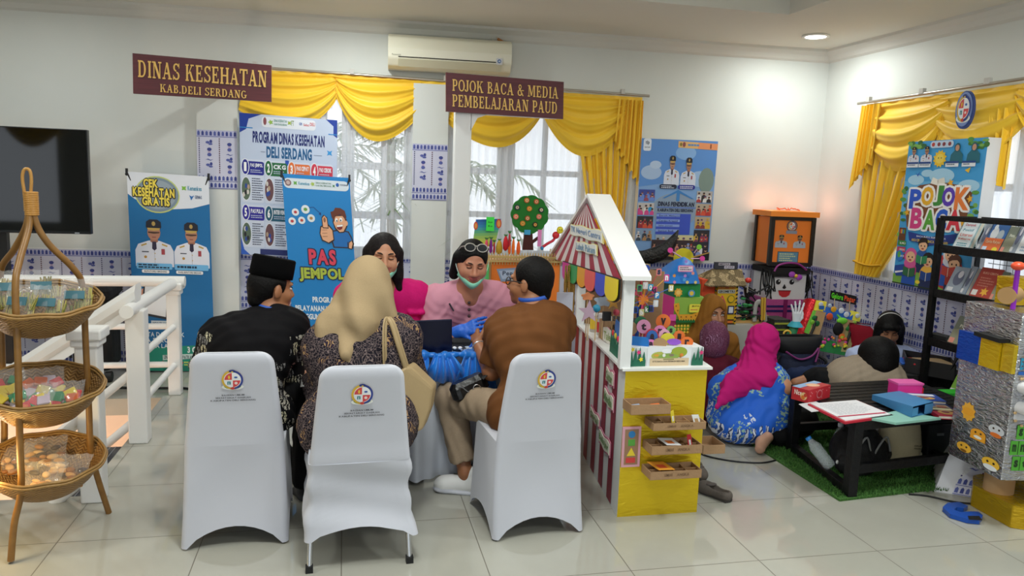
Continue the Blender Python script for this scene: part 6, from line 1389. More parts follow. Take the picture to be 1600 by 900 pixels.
B.build('body',[skinmat('#C08468','#B0745A'),LIPS],t);face_parts(t,L,R,.98,lids=.8,lidm=M('#A86C50',.5))
PINK=fabric('#D99AAC','#CF8EA2',.85,300);B=Blob(.0075);torso(B,pel,che,nk-np.array((0,0,.01)),shL,shR,hL,hR,(0,-1,0),.022,bust=.098,belly=.05,w=1.15)
for s_,e_,w_ in((shR,eR,wR),(shL,eL,wL)):B.cap(s_,e_,.088,.086,.03);B.cap(e_,w_,.082,.06,.03,0,cut=[cutat(e_,w_,.55)])
B.cap(nk+np.array((0,-.10,-.06)),nk+np.array((0,-.18,-.2)),.05,.008,.01,0,op='sub');B.ell(nk+np.array((0,-.05,.03)),(.068,.085,.07),None,.012,0,'sub')
B.build('shirt',PINK,t,folds(.0045,28,9))
for y,hitY in((473,4.172),(484,4.168),(494,4.165)):
 p=at(733,y,hitY);MB().ell(p,(.009,.012,.009)).build('button',M('#3A2A2E',.4),t)
m=MB();a,b_=at(702,474,4.19),at(709,486,4.185);m.tube([a,b_],.005,0,6);m.build('pen',M('#2A2430',.4),t)
GLV=M('#1F63CE',.42,bump=(60,.25));B=Blob(.0035)
hand(B,A3(717,519,4.05),nrm(A3(745,509,4.0)-A3(717,519,4.05)),(-.1,-.8,.55),1.1,.42,side=1,spread=.2);B.cap(A3(711,521,4.06),A3(720,517,4.04),.038,.036,.02);B.build('glove',GLV,t)
B=Blob(.0035);hand(B,A3(763,517,4.06),(-.8,-.45,-.15),(.2,-.4,.85),1.05,.6,side=-1);B.cap(A3(770,518,4.09),A3(761,516,4.06),.036,.034,.02);B.build('glove',GLV,t)
B=Blob(.0055);B.ell(L(0,-.02,.034),(.086,.106,.094),R,.02);B.cap(L(.06,-.06,0),L(.085,-.06,-.1),.045,.03,.03);B.cap(L(-.05,-.07,0),L(-.06,-.08,-.08),.045,.03,.03);B.cap(L(.085,-.02,.02),L(.092,-.03,-.1),.025,.02,.03);B.ell(L(0,.11,-.025),(.082,.092,.098),R,.012,0,'sub')
B.build('hair',BLACKHAIR,t);chinmask(t,L,1.16)
T=Matrix.Translation(Vector(L(0,.055,.112)))@Matrix(R.tolist()).to_4x4()@Matrix.Rotation(math.radians(28),4,'X');m=MB();g=MB()
for sx in(-1,1):
 el=[(sx*.034+.029*math.cos(a),.0,.022*math.sin(a))for a in[2*PI*k/20 for k in range(20)]];m.tube([T@Vector(q)for q in el],.003,0,6,closed=True);g.add([T@Vector(q)for q in el],[tuple(range(20))])
 m.tube([T@Vector((sx*.063,0,.006)),T@Vector((sx*.078,-.03,.004)),T@Vector((sx*.082,-.11,-.01))],.0035,0,6)
m.tube([T@Vector((-.008,.002,.008)),T@Vector((.008,.002,.008))],.004,0,6);fr=m.build('sunglasses',M('#A9A49C',.3),t);g.build('dark_lenses',M('#15161C',.1),fr)
for ow,hs,lab in((.27,.1,0),(.86,.11,1)):
 tt=[o for o in COL.objects if o.name.startswith('person')and o.type=='EMPTY' and abs(o.location.y-4.5)<.01][lab];B=Blob(.009)
 for sx in(-1,1):B.chain([(ow+sx*hs,4.46,.54),(ow+sx*hs*1.1,4.12,.52),(ow+sx*hs,4.16,.05)],[.1,.08,.055],k=.04)
 B.build('trousers',fabric('#22222A','#1A1A20'),tt,None,.02)
 for sx in(-1,1):shoe(tt,(ow+sx*hs,4.22,.003),(ow+sx*hs,3.99,.003),'#1A1A1C','#101012')
 #  man in brown shirt
t=person('man in a brown shirt and glasses seated with his back turned',(.88,3.45,0))
pel,che,nk=V3(.90,3.42,.57),V3(.90,3.53,.82),A3(838,482,3.64);shL,shR=A3(787,515,3.66),A3(868,506,3.58);hL,hR=V3(.80,3.43,.52),V3(.99,3.42,.52)
C=A3(828,441,3.68);R=frame((-.78,.60,.02));eL,wL=A3(768,580,3.68),A3(747,538,3.92);eR,wR=V3(1.12,3.78,.66),A3(769,516,4.08)
kL,kR=A3(703,622,3.84),V3(.93,3.92,.53);aL,aR=A3(727,738,3.72),V3(.95,3.80,.09)
B=Blob(.0055);L=head(B,C,R,1.02);B.cap(nk-np.array((0,0,.02)),C+R@V3(0,-.015,-.05),.062,.06,.03);torso(B,pel,che,nk,shL,shR,hL,hR,(-.1,1,.1),-.012)
for s_,e_,w_ in((shR,eR,wR),(shL,eL,wL)):B.chain([s_,e_,w_],[.052,.046,.031],k=.02)
hand(B,wL,nrm(A3(738,512,4.04)-wL),(-.8,-.5,.3),1.0,.55,side=1,thumb=.9);hand(B,wR,(-.8,.1,.25),(.1,-.3,.9),1.0,.6,side=1)
for h_,k_,a_ in((hR,kR,aR),(hL,kL,aL)):B.chain([h_,k_,a_],[.078,.056,.036],k=.03)
B.cap(aL,A3(731,762,3.72),.036,.036,.02);B.build('body',[SK_M,LIPD],t);face_parts(t,L,R,1.02)
BR=fabric('#704624','#643D1E',.85,260);B=Blob(.0075);torso(B,pel,che,nk-np.array((0,0,.035)),shL,shR,hL,hR,(-.1,1,.1),.016,w=.98)
for s_,e_ in((shR,eR),(shL,eL)):B.cap(s_,e_,.070,.076,.035,0,cut=[cutat(s_,e_,.84)])
B.cap(pel-np.array((0,0,.07)),pel,.17,.16,.04,flat=((0,1,0),.9));B.cap(nk-np.array((.0,.02,.015)),nk+np.array((-.01,.0,.012)),.07,.066,.02,cut=[(nk+np.array((0,0,.018)),(-.1,.25,1))])
B.build('shirt',BR,t,folds(.008,20,12),.45)
KH_=fabric('#A8947E','#9A866E');B=Blob(.0075)
for h_,k_,a_ in((hR,kR,aR),(hL,kL,aL)):B.chain([h_,k_],[.098,.08],k=.04);B.cap(k_,a_,.078,.066,.03,0,cut=[cutat(k_,a_,.86)])
B.build('trousers',KH_,t,folds(.006,22,15))
shoe(t,A3(755,774,3.70),A3(680,766,3.76),'#E6E6E4','#DADCE6',w=.047,lab='white sneaker');shoe(t,A3(775,772,3.80),A3(715,762,3.92),'#E6E6E4','#DADCE6',w=.047,lab='white sneaker')
B=Blob(.005);B.ell(L(0,-.022,.036),(.086,.105,.1),R,.02);B.cap(L(0,-.065,-.02),L(0,-.072,-.05),.05,.042,.03);B.ell(L(0,.118,-.03),(.1,.085,.13),R,.012,0,'sub');B.ell(L(0,.0,-.14),(.1,.1,.075),R,.015,0,'sub')
for sx in(-1,1):B.ell(L(sx*.086,.008,-.025),(.03,.03,.05),R,.01,0,'sub')
B.build('hair',BLACKHAIR,t,None)
m=MB();Tm=Matrix(R.tolist()).to_4x4()
for sx in(-1,1):
 c_=L(sx*.034,.103,.0);m.tube([Vector(c_+R@np.array((.026*math.cos(a),0,.019*math.sin(a))))for a in[2*PI*k/18 for k in range(18)]],.0026,0,6,closed=True);m.tube([Vector(L(sx*.06,.1,.006)),Vector(L(sx*.082,.04,.008)),Vector(L(sx*.084,-.012,.002))],.003,0,6)
m.tube([Vector(L(-.008,.106,.004)),Vector(L(.008,.106,.004))],.0026,0,6);m.build('glasses',M('#1A1614',.3),t)
m=MB();m.tube([Vector(nk+(C-nk)*.42+np.array((.074*math.cos(a),.074*math.sin(a),.0-.02*max(0,math.sin(a))+.012*math.cos(a))))for a in[2*PI*k/24 for k in range(24)]],.012,0,6,closed=True,flat=(.4,1.2));m.build('lanyard',M('#2355B4',.5),t)
d_=nrm(wL-eL);p=wL-d_*.02;rg=frame(d_,(0,0,1));m=MB();m.tube([Vector(p+rg@np.array((.034*math.cos(a),0,.03*math.sin(a))))for a in[2*PI*k/20 for k in range(20)]],.006,0,6,closed=True);m.build('wristwatch',M('#B9BCC2',.25,.8),t)
#  people sitting on the mat
def sitter(label,C,f,pel,nk,skin,s=1.0,lips=LIPD,arms=(),legs=(),wide=1.0,bodyname='body',shw=.16,**fk):
 t=person(label,(float(pel[0]),float(pel[1]),0));R=frame(f);C,pel,nk=map(np.array,(C,pel,nk));che=pel+(nk-pel)*.6;side=nrm(np.cross(nrm((f[0],f[1],0)),(0,0,1)))
 shR,shL=nk+side*shw*s-np.array((0,0,.06)),nk-side*shw*s-np.array((0,0,.06));B=Blob(.0065);L=head(B,C,R,s,wide);B.cap(nk-np.array((0,0,.03)),C+R@V3(0,-.015,-.05)*s,.05*s,.048*s,.03)
 ff=(f[0],f[1],0);torso(B,pel,che,nk,shL,shR,pel-side*.08,pel+side*.08,ff,-.02,w=s*.95)
 for a in arms:B.chain(a[:3],[.045*s,.038*s,.026*s],k=.02);hand(B,a[2],nrm(np.array(a[2])-np.array(a[1])),a[3],.95*s,.5,side=a[4])
 for l in legs:B.chain(l,[.07*s,.05*s,.032*s],k=.03)
 B.build(bodyname,[skin,lips],t);face_parts(t,L,R,s,**fk);return t,L,R,che,shL,shR,side
C,pel,nk=A3(1113,489,4.98),V3(2.58,5.05,.13),A3(1107,524,5.03)
t,L,R,che,shL,shR,sd=sitter('woman in a mustard headscarf sitting by the picture box tower',C,(.08,-1,-.06),pel,nk,skinmat('#B07C5C','#A06C4C'))
MU=fabric('#8E5E24','#7E521E',.85,200);B=Blob(.0065);B.ell(L(0,-.012,.022),(.098,.118,.116),R,.03);B.ell(L(0,.0,-.06),(.088,.1,.09),R,.04);B.cap(L(-.0,-.03,-.04),A3(1090,545,5.0),.1,.12,.06);B.cap(C-np.array((0,-.0,.1)),nk-np.array((0,-.0,.08)),.1,.16,.06);B.cap(shL,pel+(shL-nk)*1.3+np.array((0,0,.18)),.09,.16,.06);B.cap(shR,pel+(shR-nk)*1.2+np.array((0,0,.18)),.09,.14,.06);B.ell(L(0,.115,-.02),(.062,.07,.088),R,.015,0,'sub')
B.build('headscarf',MU,t,folds(.005,30,51));B=Blob(.01);B.ell(pel,(.26,.24,.13),None,.05);B.cap(pel,che,.15,.13,.05);B.build('dress',fabric('#5A2A22','#4A221C'),t,folds(.006,22,52),.014)
C,pel,nk=A3(1116,532,4.72),V3(2.53,4.68,.13),A3(1110,565,4.70)
t,L,R,che,shL,shR,sd=sitter('person in a patterned plum headscarf and maroon top seen from behind',C,(.5,.8,-.25),pel,nk,SK_F)
PL=batik_cloth('#5E3048',['#754A60','#86607A','#54293F'],26.0,.56);B=Blob(.0065);B.ell(L(0,-.012,.02),(.1,.12,.116),R,.03);B.ell(L(0,-.02,-.05),(.09,.1,.085),R,.03);B.ell(L(0,.115,-.02),(.062,.07,.088),R,.015,0,'sub');B.build('headscarf',PL,t,folds(.0045,32,54))
B=Blob(.009);torso(B,pel,che,nk-np.array((0,0,.03)),shL,shR,pel-sd*.1,pel+sd*.1,(.5,.8,0),.012);B.cap(shR,shR+np.array((.05,.1,-.22)),.06,.05,.03);B.cap(shL,shL+np.array((-.04,.1,-.24)),.06,.05,.03);B.ell(pel,(.24,.24,.12),None,.05);B.build('top',fabric('#5A1226','#4A0E1E'),t,folds(.006,24,55),.014)
C,pel,nk=A3(1192,538,4.44),V3(2.63,4.36,.16),A3(1180,582,4.43);rE,rW=A3(1206,643,4.26),A3(1237,650,4.28);fo=A3(1186,695,4.08)
t,L,R,che,shL,shR,sd=sitter('woman in a magenta headscarf and blue floral dress kneeling at the mat edge',C,(.72,.55,-.38),pel,nk,SK_F,arms=((A3(1203,600,4.36),rE,rW,(0,-.3,.95),1),),shw=.19)
def blue_floral():
 n=NT('blue_floral');o=n.obj();sp=n.n('SeparateXYZ');n.l(o,sp.inputs[0]);v=n.n('TexVoronoi',Scale=7.5);n.l(o,v.inputs['Vector']);w=n.n('TexWave',Scale=16.0,Distortion=10.0,Detail=2.0);n.l(o,w.inputs['Vector']);nz=n.n('TexNoise',Scale=6.0);n.l(o,nz.inputs['Vector'])
 st=n.n('TexWave',Scale=7.0,Distortion=1.5);n.l(o,st.inputs['Vector']);low=n.math('LESS_THAN',n.math('ADD',sp.outputs['Z'],n.math('MULTIPLY',nz.outputs['Fac'],.12)),.21)
 sp2=n.n('TexNoise',Scale=46.0,Detail=2.0);n.l(o,sp2 .inputs['Vector']);fl=n.math('MULTIPLY',n.math('LESS_THAN',v.outputs['Distance'],.5),n.math('GREATER_THAN',sp2 .outputs['Fac'],.53));sb=n.math('MULTIPLY',low,n.math('GREATER_THAN',st.outputs['Fac'],.55))
 c=n.mix(fl,'#155CC8',n.ramp(v.outputs['Color'],[(0,'#C9D2E0'),(.4,'#8FB0A0'),(.7,'#D8D6CC')],'CONSTANT'));n.l(n.mix(sb,c,n.mix(n.math('GREATER_THAN',w.outputs['Fac'],.6),'#D2D8E4','#2A3A6A')),n.b.inputs['Base Color']);n.b.inputs['Roughness'].default_value=.75;return n.m
B=Blob(.0075);torso(B,pel,che,nk-np.array((0,0,.03)),A3(1132,612,4.38),A3(1200,598,4.36),pel-sd*.12,pel+sd*.1,(.72,.55,0),.03,w=1.15);B.cap(A3(1202,600,4.36),rE,.078,.07,.04);B.cap(rE,rW,.062,.05,.02,0,cut=[cutat(rE,rW,.8)]);B.ell(pel+np.array((-.08,-.0,-.02)),(.22,.2,.15),None,.06);B.ell(pel+np.array((-.12,-.08,-.04)),(.18,.16,.12),None,.06);B.build('blue_dress',blue_floral(),t,folds(.006,24,57),.012)
B=Blob(.007);B.chain([pel+np.array((.08,-.03,-.02)),V3(2.98,4.30,.12),V3(2.72,4.16,.075)],[.11,.085,.07],k=.04);B.build('trousers',fabric('#101012','#0C0C0E'),t,folds(.005,26,58),.013)
B=Blob(.0045);d=nrm((-.28,-.3,-.25));h=np.array((2.60,4.10,.09));B.cap(h,h+np.array((-.05,-.02,-.03)),.034,.034,.02);B.cap(h+np.array((-.05,-.02,-.02)),h+np.array((-.085,-.06,-.05)),.036,.03,.02)
for k in range(5):q=h+np.array((-.085-.008*k+.018,-.07-.002*k,-.055+.004*k));B.ell(q,(.011,.013,.010),None,.006)
B.build('bare_foot',skinmat('#C49A82','#B88C74'),t,None,.004)
PK=fabric('#BE1C74','#AE1468',.85,220);B=Blob(.0065);B.ell(L(0,-.012,.02),(.102,.125,.12),R,.03);B.ell(L(0,-.01,-.07),(.095,.11,.1),R,.04);B.cap(nk+np.array((-.01,-.02,.05)),nk+np.array((-.04,-.04,-.03)),.11,.15,.06);B.cap(nk+np.array((-.02,-.06,.0)),A3(1140,606,4.30),.11,.06,.06);B.cap(A3(1150,600,4.27),A3(1121,634,4.20),.09,.02,.05,flat=(nrm((.2,-1,.3)),.5));B.cap(nk+np.array((.02,-.04,.0)),A3(1200,590,4.28),.09,.05,.06);B.ell(L(0,.12,-.02),(.062,.07,.088),R,.015,0,'sub')
B.build('headscarf',PK,t,folds(.008,24,59))
C,pel,nk=A3(1390,514,4.78),V3(3.82,4.86,.16),A3(1393,550,4.80);lE,lW=A3(1335,556,4.72),A3(1352,582,4.55);rE,rW=A3(1416,585,4.68),A3(1398,598,4.5)
t,L,R,che,shL,shR,sd=sitter('girl with long black hair, white headband and white shirt reading on the mat',C,(-.48,-.74,-.42),pel,nk,skinmat('#A87656','#986646'),.92,lips=LIPS,arms=((A3(1362,545,4.78),lE,lW,(0,0,1),1),(A3(1412,555,4.76),rE,rW,(0,0,1),-1)),lids=.8,lidm=M('#8E5E42',.5))
WSH=fabric('#B9C4E4','#A9B6DA');B=Blob(.007);torso(B,pel,che,nk-np.array((0,0,.02)),shL,shR,pel-sd*.08,pel+sd*.08,(-.5,-.8,0),.01,w=.92)
for s_,e_,w_ in((A3(1362,545,4.78),lE,lW),(A3(1412,555,4.76),rE,rW)):B.cap(s_,e_,.062,.06,.03,0);B.cap(e_,lerp(e_,w_,.3),.058,.054,.02)
B.build('shirt',WSH,t,folds(.0045,28,61),.05);B=Blob(.008);k1=A3(1322,584,4.62);B.chain([pel,k1,A3(1238,588,4.72)],[.12,.085,.06],k=.04);B.chain([pel,A3(1350,600,4.5),A3(1285,600,4.55)],[.12,.08,.06],k=.04);B.build('jeans',fabric('#1E2C52','#18243F'),t,folds(.006,24,62),.014)
B=Blob(.0055);B.ell(L(0,-.02,.035),(.09,.11,.1),R,.02);B.cap(L(-.075,-.01,0),L(-.095,.0,-.2),.035,.022,.03);B.cap(L(.078,-.0,0),L(.10,.03,-.21),.034,.02,.03);B.cap(L(0,-.07,0),L(0,-.08,-.2),.07,.05,.04);B.cap(L(-.045,.08,.065),L(-.035,.096,.03),.022,.012,.02);B.cap(L(.035,.082,.065),L(.03,.098,.03),.022,.012,.02);B.cap(L(0,.085,.07),L(0,.1,.034),.022,.014,.02);B.ell(L(0,.12,-.04),(.08,.078,.088),R,.012,0,'sub');B.build('hair',BLACKHAIR,t)
m=MB();m.tube([Vector(L(.094*math.sin(a),-.02,.032+.108*math.cos(a)))for a in[-1.1+2.2*k/16 for k in range(17)]],.009,0,6,flat=(1.5,.5));m.build('headband',M('#DAD8D4',.6),t)
C,pel,nk=A3(1371,558,4.36),A3(1322,594,4.40),A3(1374,582,4.36);t=person('child with black hair in a beige vest lying on the mat behind the low table',(float(pel[0]),float(pel[1]),0));R=frame((.35,.8,-.2));B=Blob(.007);L=head(B,C,R,.95);B.cap(nk,C+R@V3(0,-.02,-.05),.055,.05,.03);B.cap(pel,nk-np.array((.02,0,.03)),.12,.12,.05)
hnd=A3(1342,582,4.55);B.chain([nk+np.array((-.1,.08,.0)),A3(1330,585,4.52),hnd],[.045,.04,.026],k=.02);hand(B,hnd,(.3,.4,.5),(-.4,-.2,.8),.9,.5,side=1);ft=A3(1243,599,4.5);B.cap(ft+np.array((.08,0,.02)),ft,.04,.036,.02);B.build('body',[SK_M,LIPD],t);face_parts(t,L,R,.95)
B=Blob(.008);B.cap(pel,lerp(pel,nk,.85),.155,.15,.06,flat=((0,1,0),.95));B.cap(pel+np.array((0,-.06,-.04)),lerp(pel,nk,.9)+np.array((.02,-.08,-.05)),.14,.14,.06);B.build('vest',fabric('#9C8E7C','#8E806E'),t,folds(.006,22,64),.013)
B=Blob(.008);sh=lerp(pel,nk,.45);B.cap(sh+np.array((-.06,.06,.05)),A3(1318,582,4.5),.075,.06,.04);B.chain([pel+np.array((-.04,.02,-.05)),A3(1280,594,4.46),ft+np.array((.12,.0,.03))],[.13,.085,.06],k=.04);B.build('black_clothes',fabric('#0F0F12','#0B0B0D'),t,folds(.005,26,65),.013)
for o in(0,.035):a,b_=pel+np.array((-.06+o,-.11,.05)),ft+np.array((.16+o*.6,-.065,.045));m=MB();m.tube([Vector(a),Vector((a+b_)/2+np.array((0,-.02,.02))),Vector(b_)],.006,0,6);m.build('white_stripe',M('#D8D8DA',.6),t)
B=Blob(.0055);B.ell(L(0,-.02,.02),(.128,.135,.125),R,.03);B.ell(L(0,-.04,-.06),(.118,.115,.1),R,.03);B.ell(L(0,.15,-.03),(.07,.07,.1),R,.012,0,'sub');B.build('hair',BLACKHAIR,t)
p=A3(487,596,3.66);tp=thing('paper_sheet','white paper on the knee of the man in the black cap','paper',p);m=MB();m.grid(lambda u,v:(p[0]-.05+.16*u,p[1]-.05+.13*v,p[2]-.012+.012*v+.006*math.sin(3*u)),6,6);m.build('sheet',M('#D9DAD8',.6),tp,solid=.002)
#  LEARNING MEDIA ALONG THE BACK WALL
def boxpx(m,P,sx,sy,sz,mi=0,rz=0):m.box((P.x,P.y,P.z),(sx,sy,sz),mi,rz=rz)
def sheet(P,w,h,draw,uw,uh,lean=0,rz=0):
 """canvas centred on P facing the viewer"""
 U=Vector((math.cos(rz),math.sin(rz),0));V=Vector((0,-lean,-1)).normalized();P=Vector(P)
 c=Canvas(P-U*w/2-V*h/2,P+U*w/2-V*h/2,P-U*w/2+V*h/2,uw,uh);draw(c);return c
 #  orange play house with bamboo fence tray
t=thing('orange_play_house','orange cardboard play house with a bamboo fence round its roof tray','play house',(1.27,5.4,0))
m=MB();m.box((1.265,5.42,.53),(.54,.36,1.06));m.build('house_box',M('#C9A070',.7),t)
m=MB();m.box((1.275,5.235,.55),(.5,.008,1.0));m.build('orange_front',M('#F4832A',.6),t)
m=MB();m.box((.99,5.3,.62),(.02,.22,.82));m.build('green_side',M('#58C468',.5),t)
def dr(c):
 c.poly([(4,8),(42,5),(50,10),(48,15),(8,18)],'#8FA6C4',1);c.poly([(6,9.5),(42,6.5),(47,10.5),(9,16)],'#B9CDE6',2);c.text(9,9.5,44,14,'Pengembangan','#3A4A66',3)
 c.poly([(1,30),(19,29),(19,46)],'#C8202C',1);c.rect(21,31,29,41,'#2E8A3E',1);c.rect(24,41,27,60,'#2E8A3E',1);c.ell(28,55,5,4,'#2E8A3E',1,10)
sheet((1.275,5.228,.78),.5,.58,dr,56,64).build('cut_out_shapes',t)
m=MB()
for k in range(27):x=1.0+.02*k;m.cyl((x,5.215,1.03),(x,5.215,1.115),.004,m=0,n=5)
for z in(1.055,1.085):m.box((1.26,5.21,z),(.55,.008,.012))
for k in range(10):m.cyl((1.535,5.22+.035*k,1.03),(1.535,5.22+.035*k,1.12),.004,m=0,n=5)
m.build('bamboo_fence',M('#C2A868',.6),t)
#  things in the tray
t=thing('felt_apple_tree','green felt tree with round fruit and brown trunk above the orange house','felt tree',(1.32,5.33,1.06));P=at(827,335,5.33);r=.132
m=MB();m.prism([(r*(1+.06*abs(math.sin(5.5*a)))*math.cos(a),r*(1+.06*abs(math.sin(5.5*a)))*math.sin(a))for a in[2*PI*k/66 for k in range(66)]],P,(1,0,0),(0,0,1),(0,-1,0),.025);m.build('crown',M('#23742A',.95),t)
m=MB();b0=at(820,386,5.33);m.prism([(-.02,-.06),(.06,-.06),(.045,.09),(-.01,.09)],b0+Vector((0,-.004,.04)),(1,0,0),(0,0,1),(0,-1,0),.02);a=at(826,382,5.33);b_=at(842,370,5.33);m.cyl(a+Vector((0,-.01,0)),b_+Vector((0,-.01,0)),.012,m=0,n=8);m.build('trunk',M('#4A2420',.9),t)
for x,y,k,k2 in((823,313,'#B8622A','#E8C08A'),(838,315,'#A8502A','#E2A878'),(808,324,'#1E2440','#C9B8A0'),(827,326,'#C87A2A','#E8A84A'),(845.5,328,'#1C2030','#D2C8A8'),(806,338.5,'#D8705A','#EDB08A'),(824,341,'#9A4A20','#E0B080'),(842,338.5,'#D8705A','#EDA88A'),(816.5,349,'#C08030','#D8A84A'),(836,351,'#2A2A20','#D8A050')):
 q=at(x,y,5.302);m=MB();m.cyl(q,q+Vector((0,-.006,0)),.019,m=0,n=18);f_=m.build('felt_fruit',M(k,.8),t);m=MB();m.cyl(q+Vector((0,-.006,0)),q+Vector((0,-.009,0)),.012,m=0,n=14);m.cyl(q+Vector((0,-.009,0)),q+Vector((0,-.0105,0)),.004,m=1,n=8);m.build('centre',[M(k2,.8),M('#7A4A2A',.8)],f_)
def std(name,label,cat,P,fn,mats,group=None):
 t=thing(name,label,cat,P,0,group);m=MB();fn(m,Vector(P));m.build('body',mats,t);return t
P=at(762,364,5.4)
t=thing('rainbow_kite','rainbow paper fish board with a neon green note clipped to it','craft board',(P.x,P.y,1.06))
def dr(c):
 for k in range(10):
  col=['#1F5FA8','#2474B4','#2C8AB8','#3AA0A8','#58B088','#7CBC70','#9AC462','#B4CC58','#C4D054','#CCD45A'][k]
  c.poly([(4-k*.4,3+k*4),(40-k*.8,1+k*4),(39.5-k*.8,5.2+k*4),(3.6-k*.4,7.2+k*4)],col,1)
 c.ell(37,8,4,7,'#D2452E',2,14);c.ell(37,8,2.5,5,'#E8A04A',3,12);c.ell(4,12,3,6,'#D2452E',2,12);c.ell(4,12,1.8,4,'#E8A04A',3,10)
c=sheet(P,.22,.22,dr,43,44,rz=.0);c.build('painted_board',t,solid=.006)
q=at(766,350,5.37);m=MB();m.box(q,(.058,.004,.1));nb=m.build('neon_note',M('#3EEB4E',.6),t);c=sheet(q+Vector((0,-.003,.0)),.05,.07,lambda c:(c.text(2,2,8,4,'Ikan','#1E8A2E',1),c.text(2,6,8,8,'Ku','#1E8A2E',1)),10,10);c.mb.build('handwriting',c.mats,nb)
for i,(x,y,w,h,k,lab)in enumerate(((760,382,.028,.09,'#D8506A','pink felt vegetable at the end of the bamboo fence'),(767,381,.026,.09,'#7A2A8A','purple felt vegetable behind the bamboo fence'),(772,384,.016,.08,'#B02038','slim red felt stick behind the bamboo fence'),(780,383,.05,.085,'#B8962A','golden felt pineapple behind the bamboo fence'),(790,377,.04,.09,'#C41E2A','red felt pepper behind the bamboo fence'),(796,373,.02,.1,'#B8303A','red felt finger beside the orange carrots'),(796,384,.022,.08,'#F0702A','shorter orange felt carrot next to the red pepper'),(802,382,.024,.1,'#F27A2A','taller orange felt carrot near the tree trunk'),(810,384,.03,.085,'#F0682A','broad orange felt carrot beside the tree trunk'))):
 p=at(x,y+4,5.28);t=thing('felt_vegetable',lab,'felt vegetable',(p.x,p.y,1.06),0,'felt vegetables in the fence tray')
 m=MB();m.lathe([(w*.15,-h*.55),(w*.45,-h*.4),(w*.5,-.0),(w*.35,h*.4),(w*.12,h*.62)],p,0,12);m.build('root',M(k,.85),t)
 m=MB()
 for a in range(3):m.tube([p+Vector((0,0,h*.55)),p+Vector(((a-1)*.012,0,h*.75))],.004,0,5)
 m.build('leaf_top',M('#3A7A3A',.8),t)
std('blue_card','small blue card hanging under the felt tree crown','card',at(824,363,5.29),lambda m,P:m.box(P,(.045,.004,.035)),M('#3AA0D0',.5))
std('pink_strip','tall pink paper strip beside the felt tree branch','paper strip',at(843,372,5.3),lambda m,P:m.box(P,(.028,.006,.12)),M('#E48AC4',.6))
t=thing('bead_caterpillar','red pipe caterpillar with yellow smiling head above the fence','toy',at(868,372,5.3))
m=MB();m.tube([at(845,388,5.3),at(855,381,5.3),at(864,376,5.3),at(869,369,5.3)],.01,0,8);m.build('body',M('#C81E3A',.4),t)
p=at(868.5,367.5,5.29);m=MB();m.ell(p,(.027,.02,.027));m.build('red_ball',M('#CE1E2A',.4),t);p=at(875,359.5,5.28);m=MB();m.ell(p,(.025,.018,.027));hd=m.build('smiling_head',M('#E2D22A',.4),t)
m=MB()
for sx in(-1,1):m.ell(p+Vector((sx*.008,-.018,.004)),(.003,.003,.004))
m.build('eyes',M('#1A1A1A',.4),hd)
p=at(847,388,5.28);m=MB();m.ell(p,(.012,.01,.014));m.build('blue_foot',M('#2A8AC8',.4),t)
for i,(x,k,lab)in enumerate(((799,'#3A62C0','blue labelled bottle beside the orange house'),(806,'#4A78C8','blue labelled bottle nearer the brown shirted man'))):
 P=at(x,480,4.6);t=thing('drink_bottle',lab,'bottle',P,0,'bottles beside the orange house');m=MB();m.lathe([(.022,-.06),(.024,-.05),(.024,.02),(.012,.05)],P,0,14);m.build('bottle',M('#C9D2E2',.2),t);m=MB();m.lathe([(.0245,-.04),(.0245,.01)],P,0,14,cap=False);m.build('label_band',M(k,.5),t);m=MB();m.lathe([(.013,.048),(.013,.07)],P,0,12);m.build('cap',M('#E2D8B0',.5),t)
t=thing('shop_shelf','low pale side shelf behind the consultation table','shelf',at(802,500,4.6));p=at(802,490,4.6);m=MB();m.box((p.x+.02,4.62,p.z/2-.03),(.22,.2,p.z-.06));m.build('shelf_box',M('#CFCBC4',.6),t);m=MB();m.box((p.x+.02,4.61,p.z-.05),(.25,.23,.02));m.build('shelf_top',M('#DAD6CE',.5),t)
#  black boat model
t=thing('boat_model','black painted boat model with carved rim in front of the education board','boat model',at(1025,415,5.85));
p=[at(x,y,5.85)for x,y in((984,386),(1000,393),(1020,388),(1040,378),(1056,364),(1060,360))];lo_=[at(x,y,5.85)for x,y in((987,404),(1002,411),(1020,412),(1038,406),(1052,388),(1059,368))]
rings=[]
for a,b_ in zip(p,lo_):c_=(a+b_)/2;h=(a-b_).length/2;rings.append([(c_.x,c_.y+h*.9*math.cos(q)*(.3+h*6),c_.z+h*math.sin(q))for q in[2*PI*k/14 for k in range(14)]])
m=MB();m.loft(rings,0);m.build('hull',M('#101012',.35,bump=(60,.8)),t)
m=MB();m.tube(smooth(p),.008,0,6);m.build('rim',M('#1C1C20',.4),t)
q=at(1002,418,5.8);m=MB();m.box(q,(.13,.06,.06));m.build('lettered_base',M('#C6AE84',.7),t);c=sheet(q+Vector((0,-.032,0)),.11,.045,lambda c:c.text(1,2,9,8,'BATIK','#6A4A2A',1),10,10);c.build('lettering',t)
m=MB();m.box((q.x+.1,5.95,q.z/2-.02),(.5,.25,q.z-.05));tag(m.build('display_plinth',M('#15151A',.6)),'dark plinth carrying the black boat model','plinth')
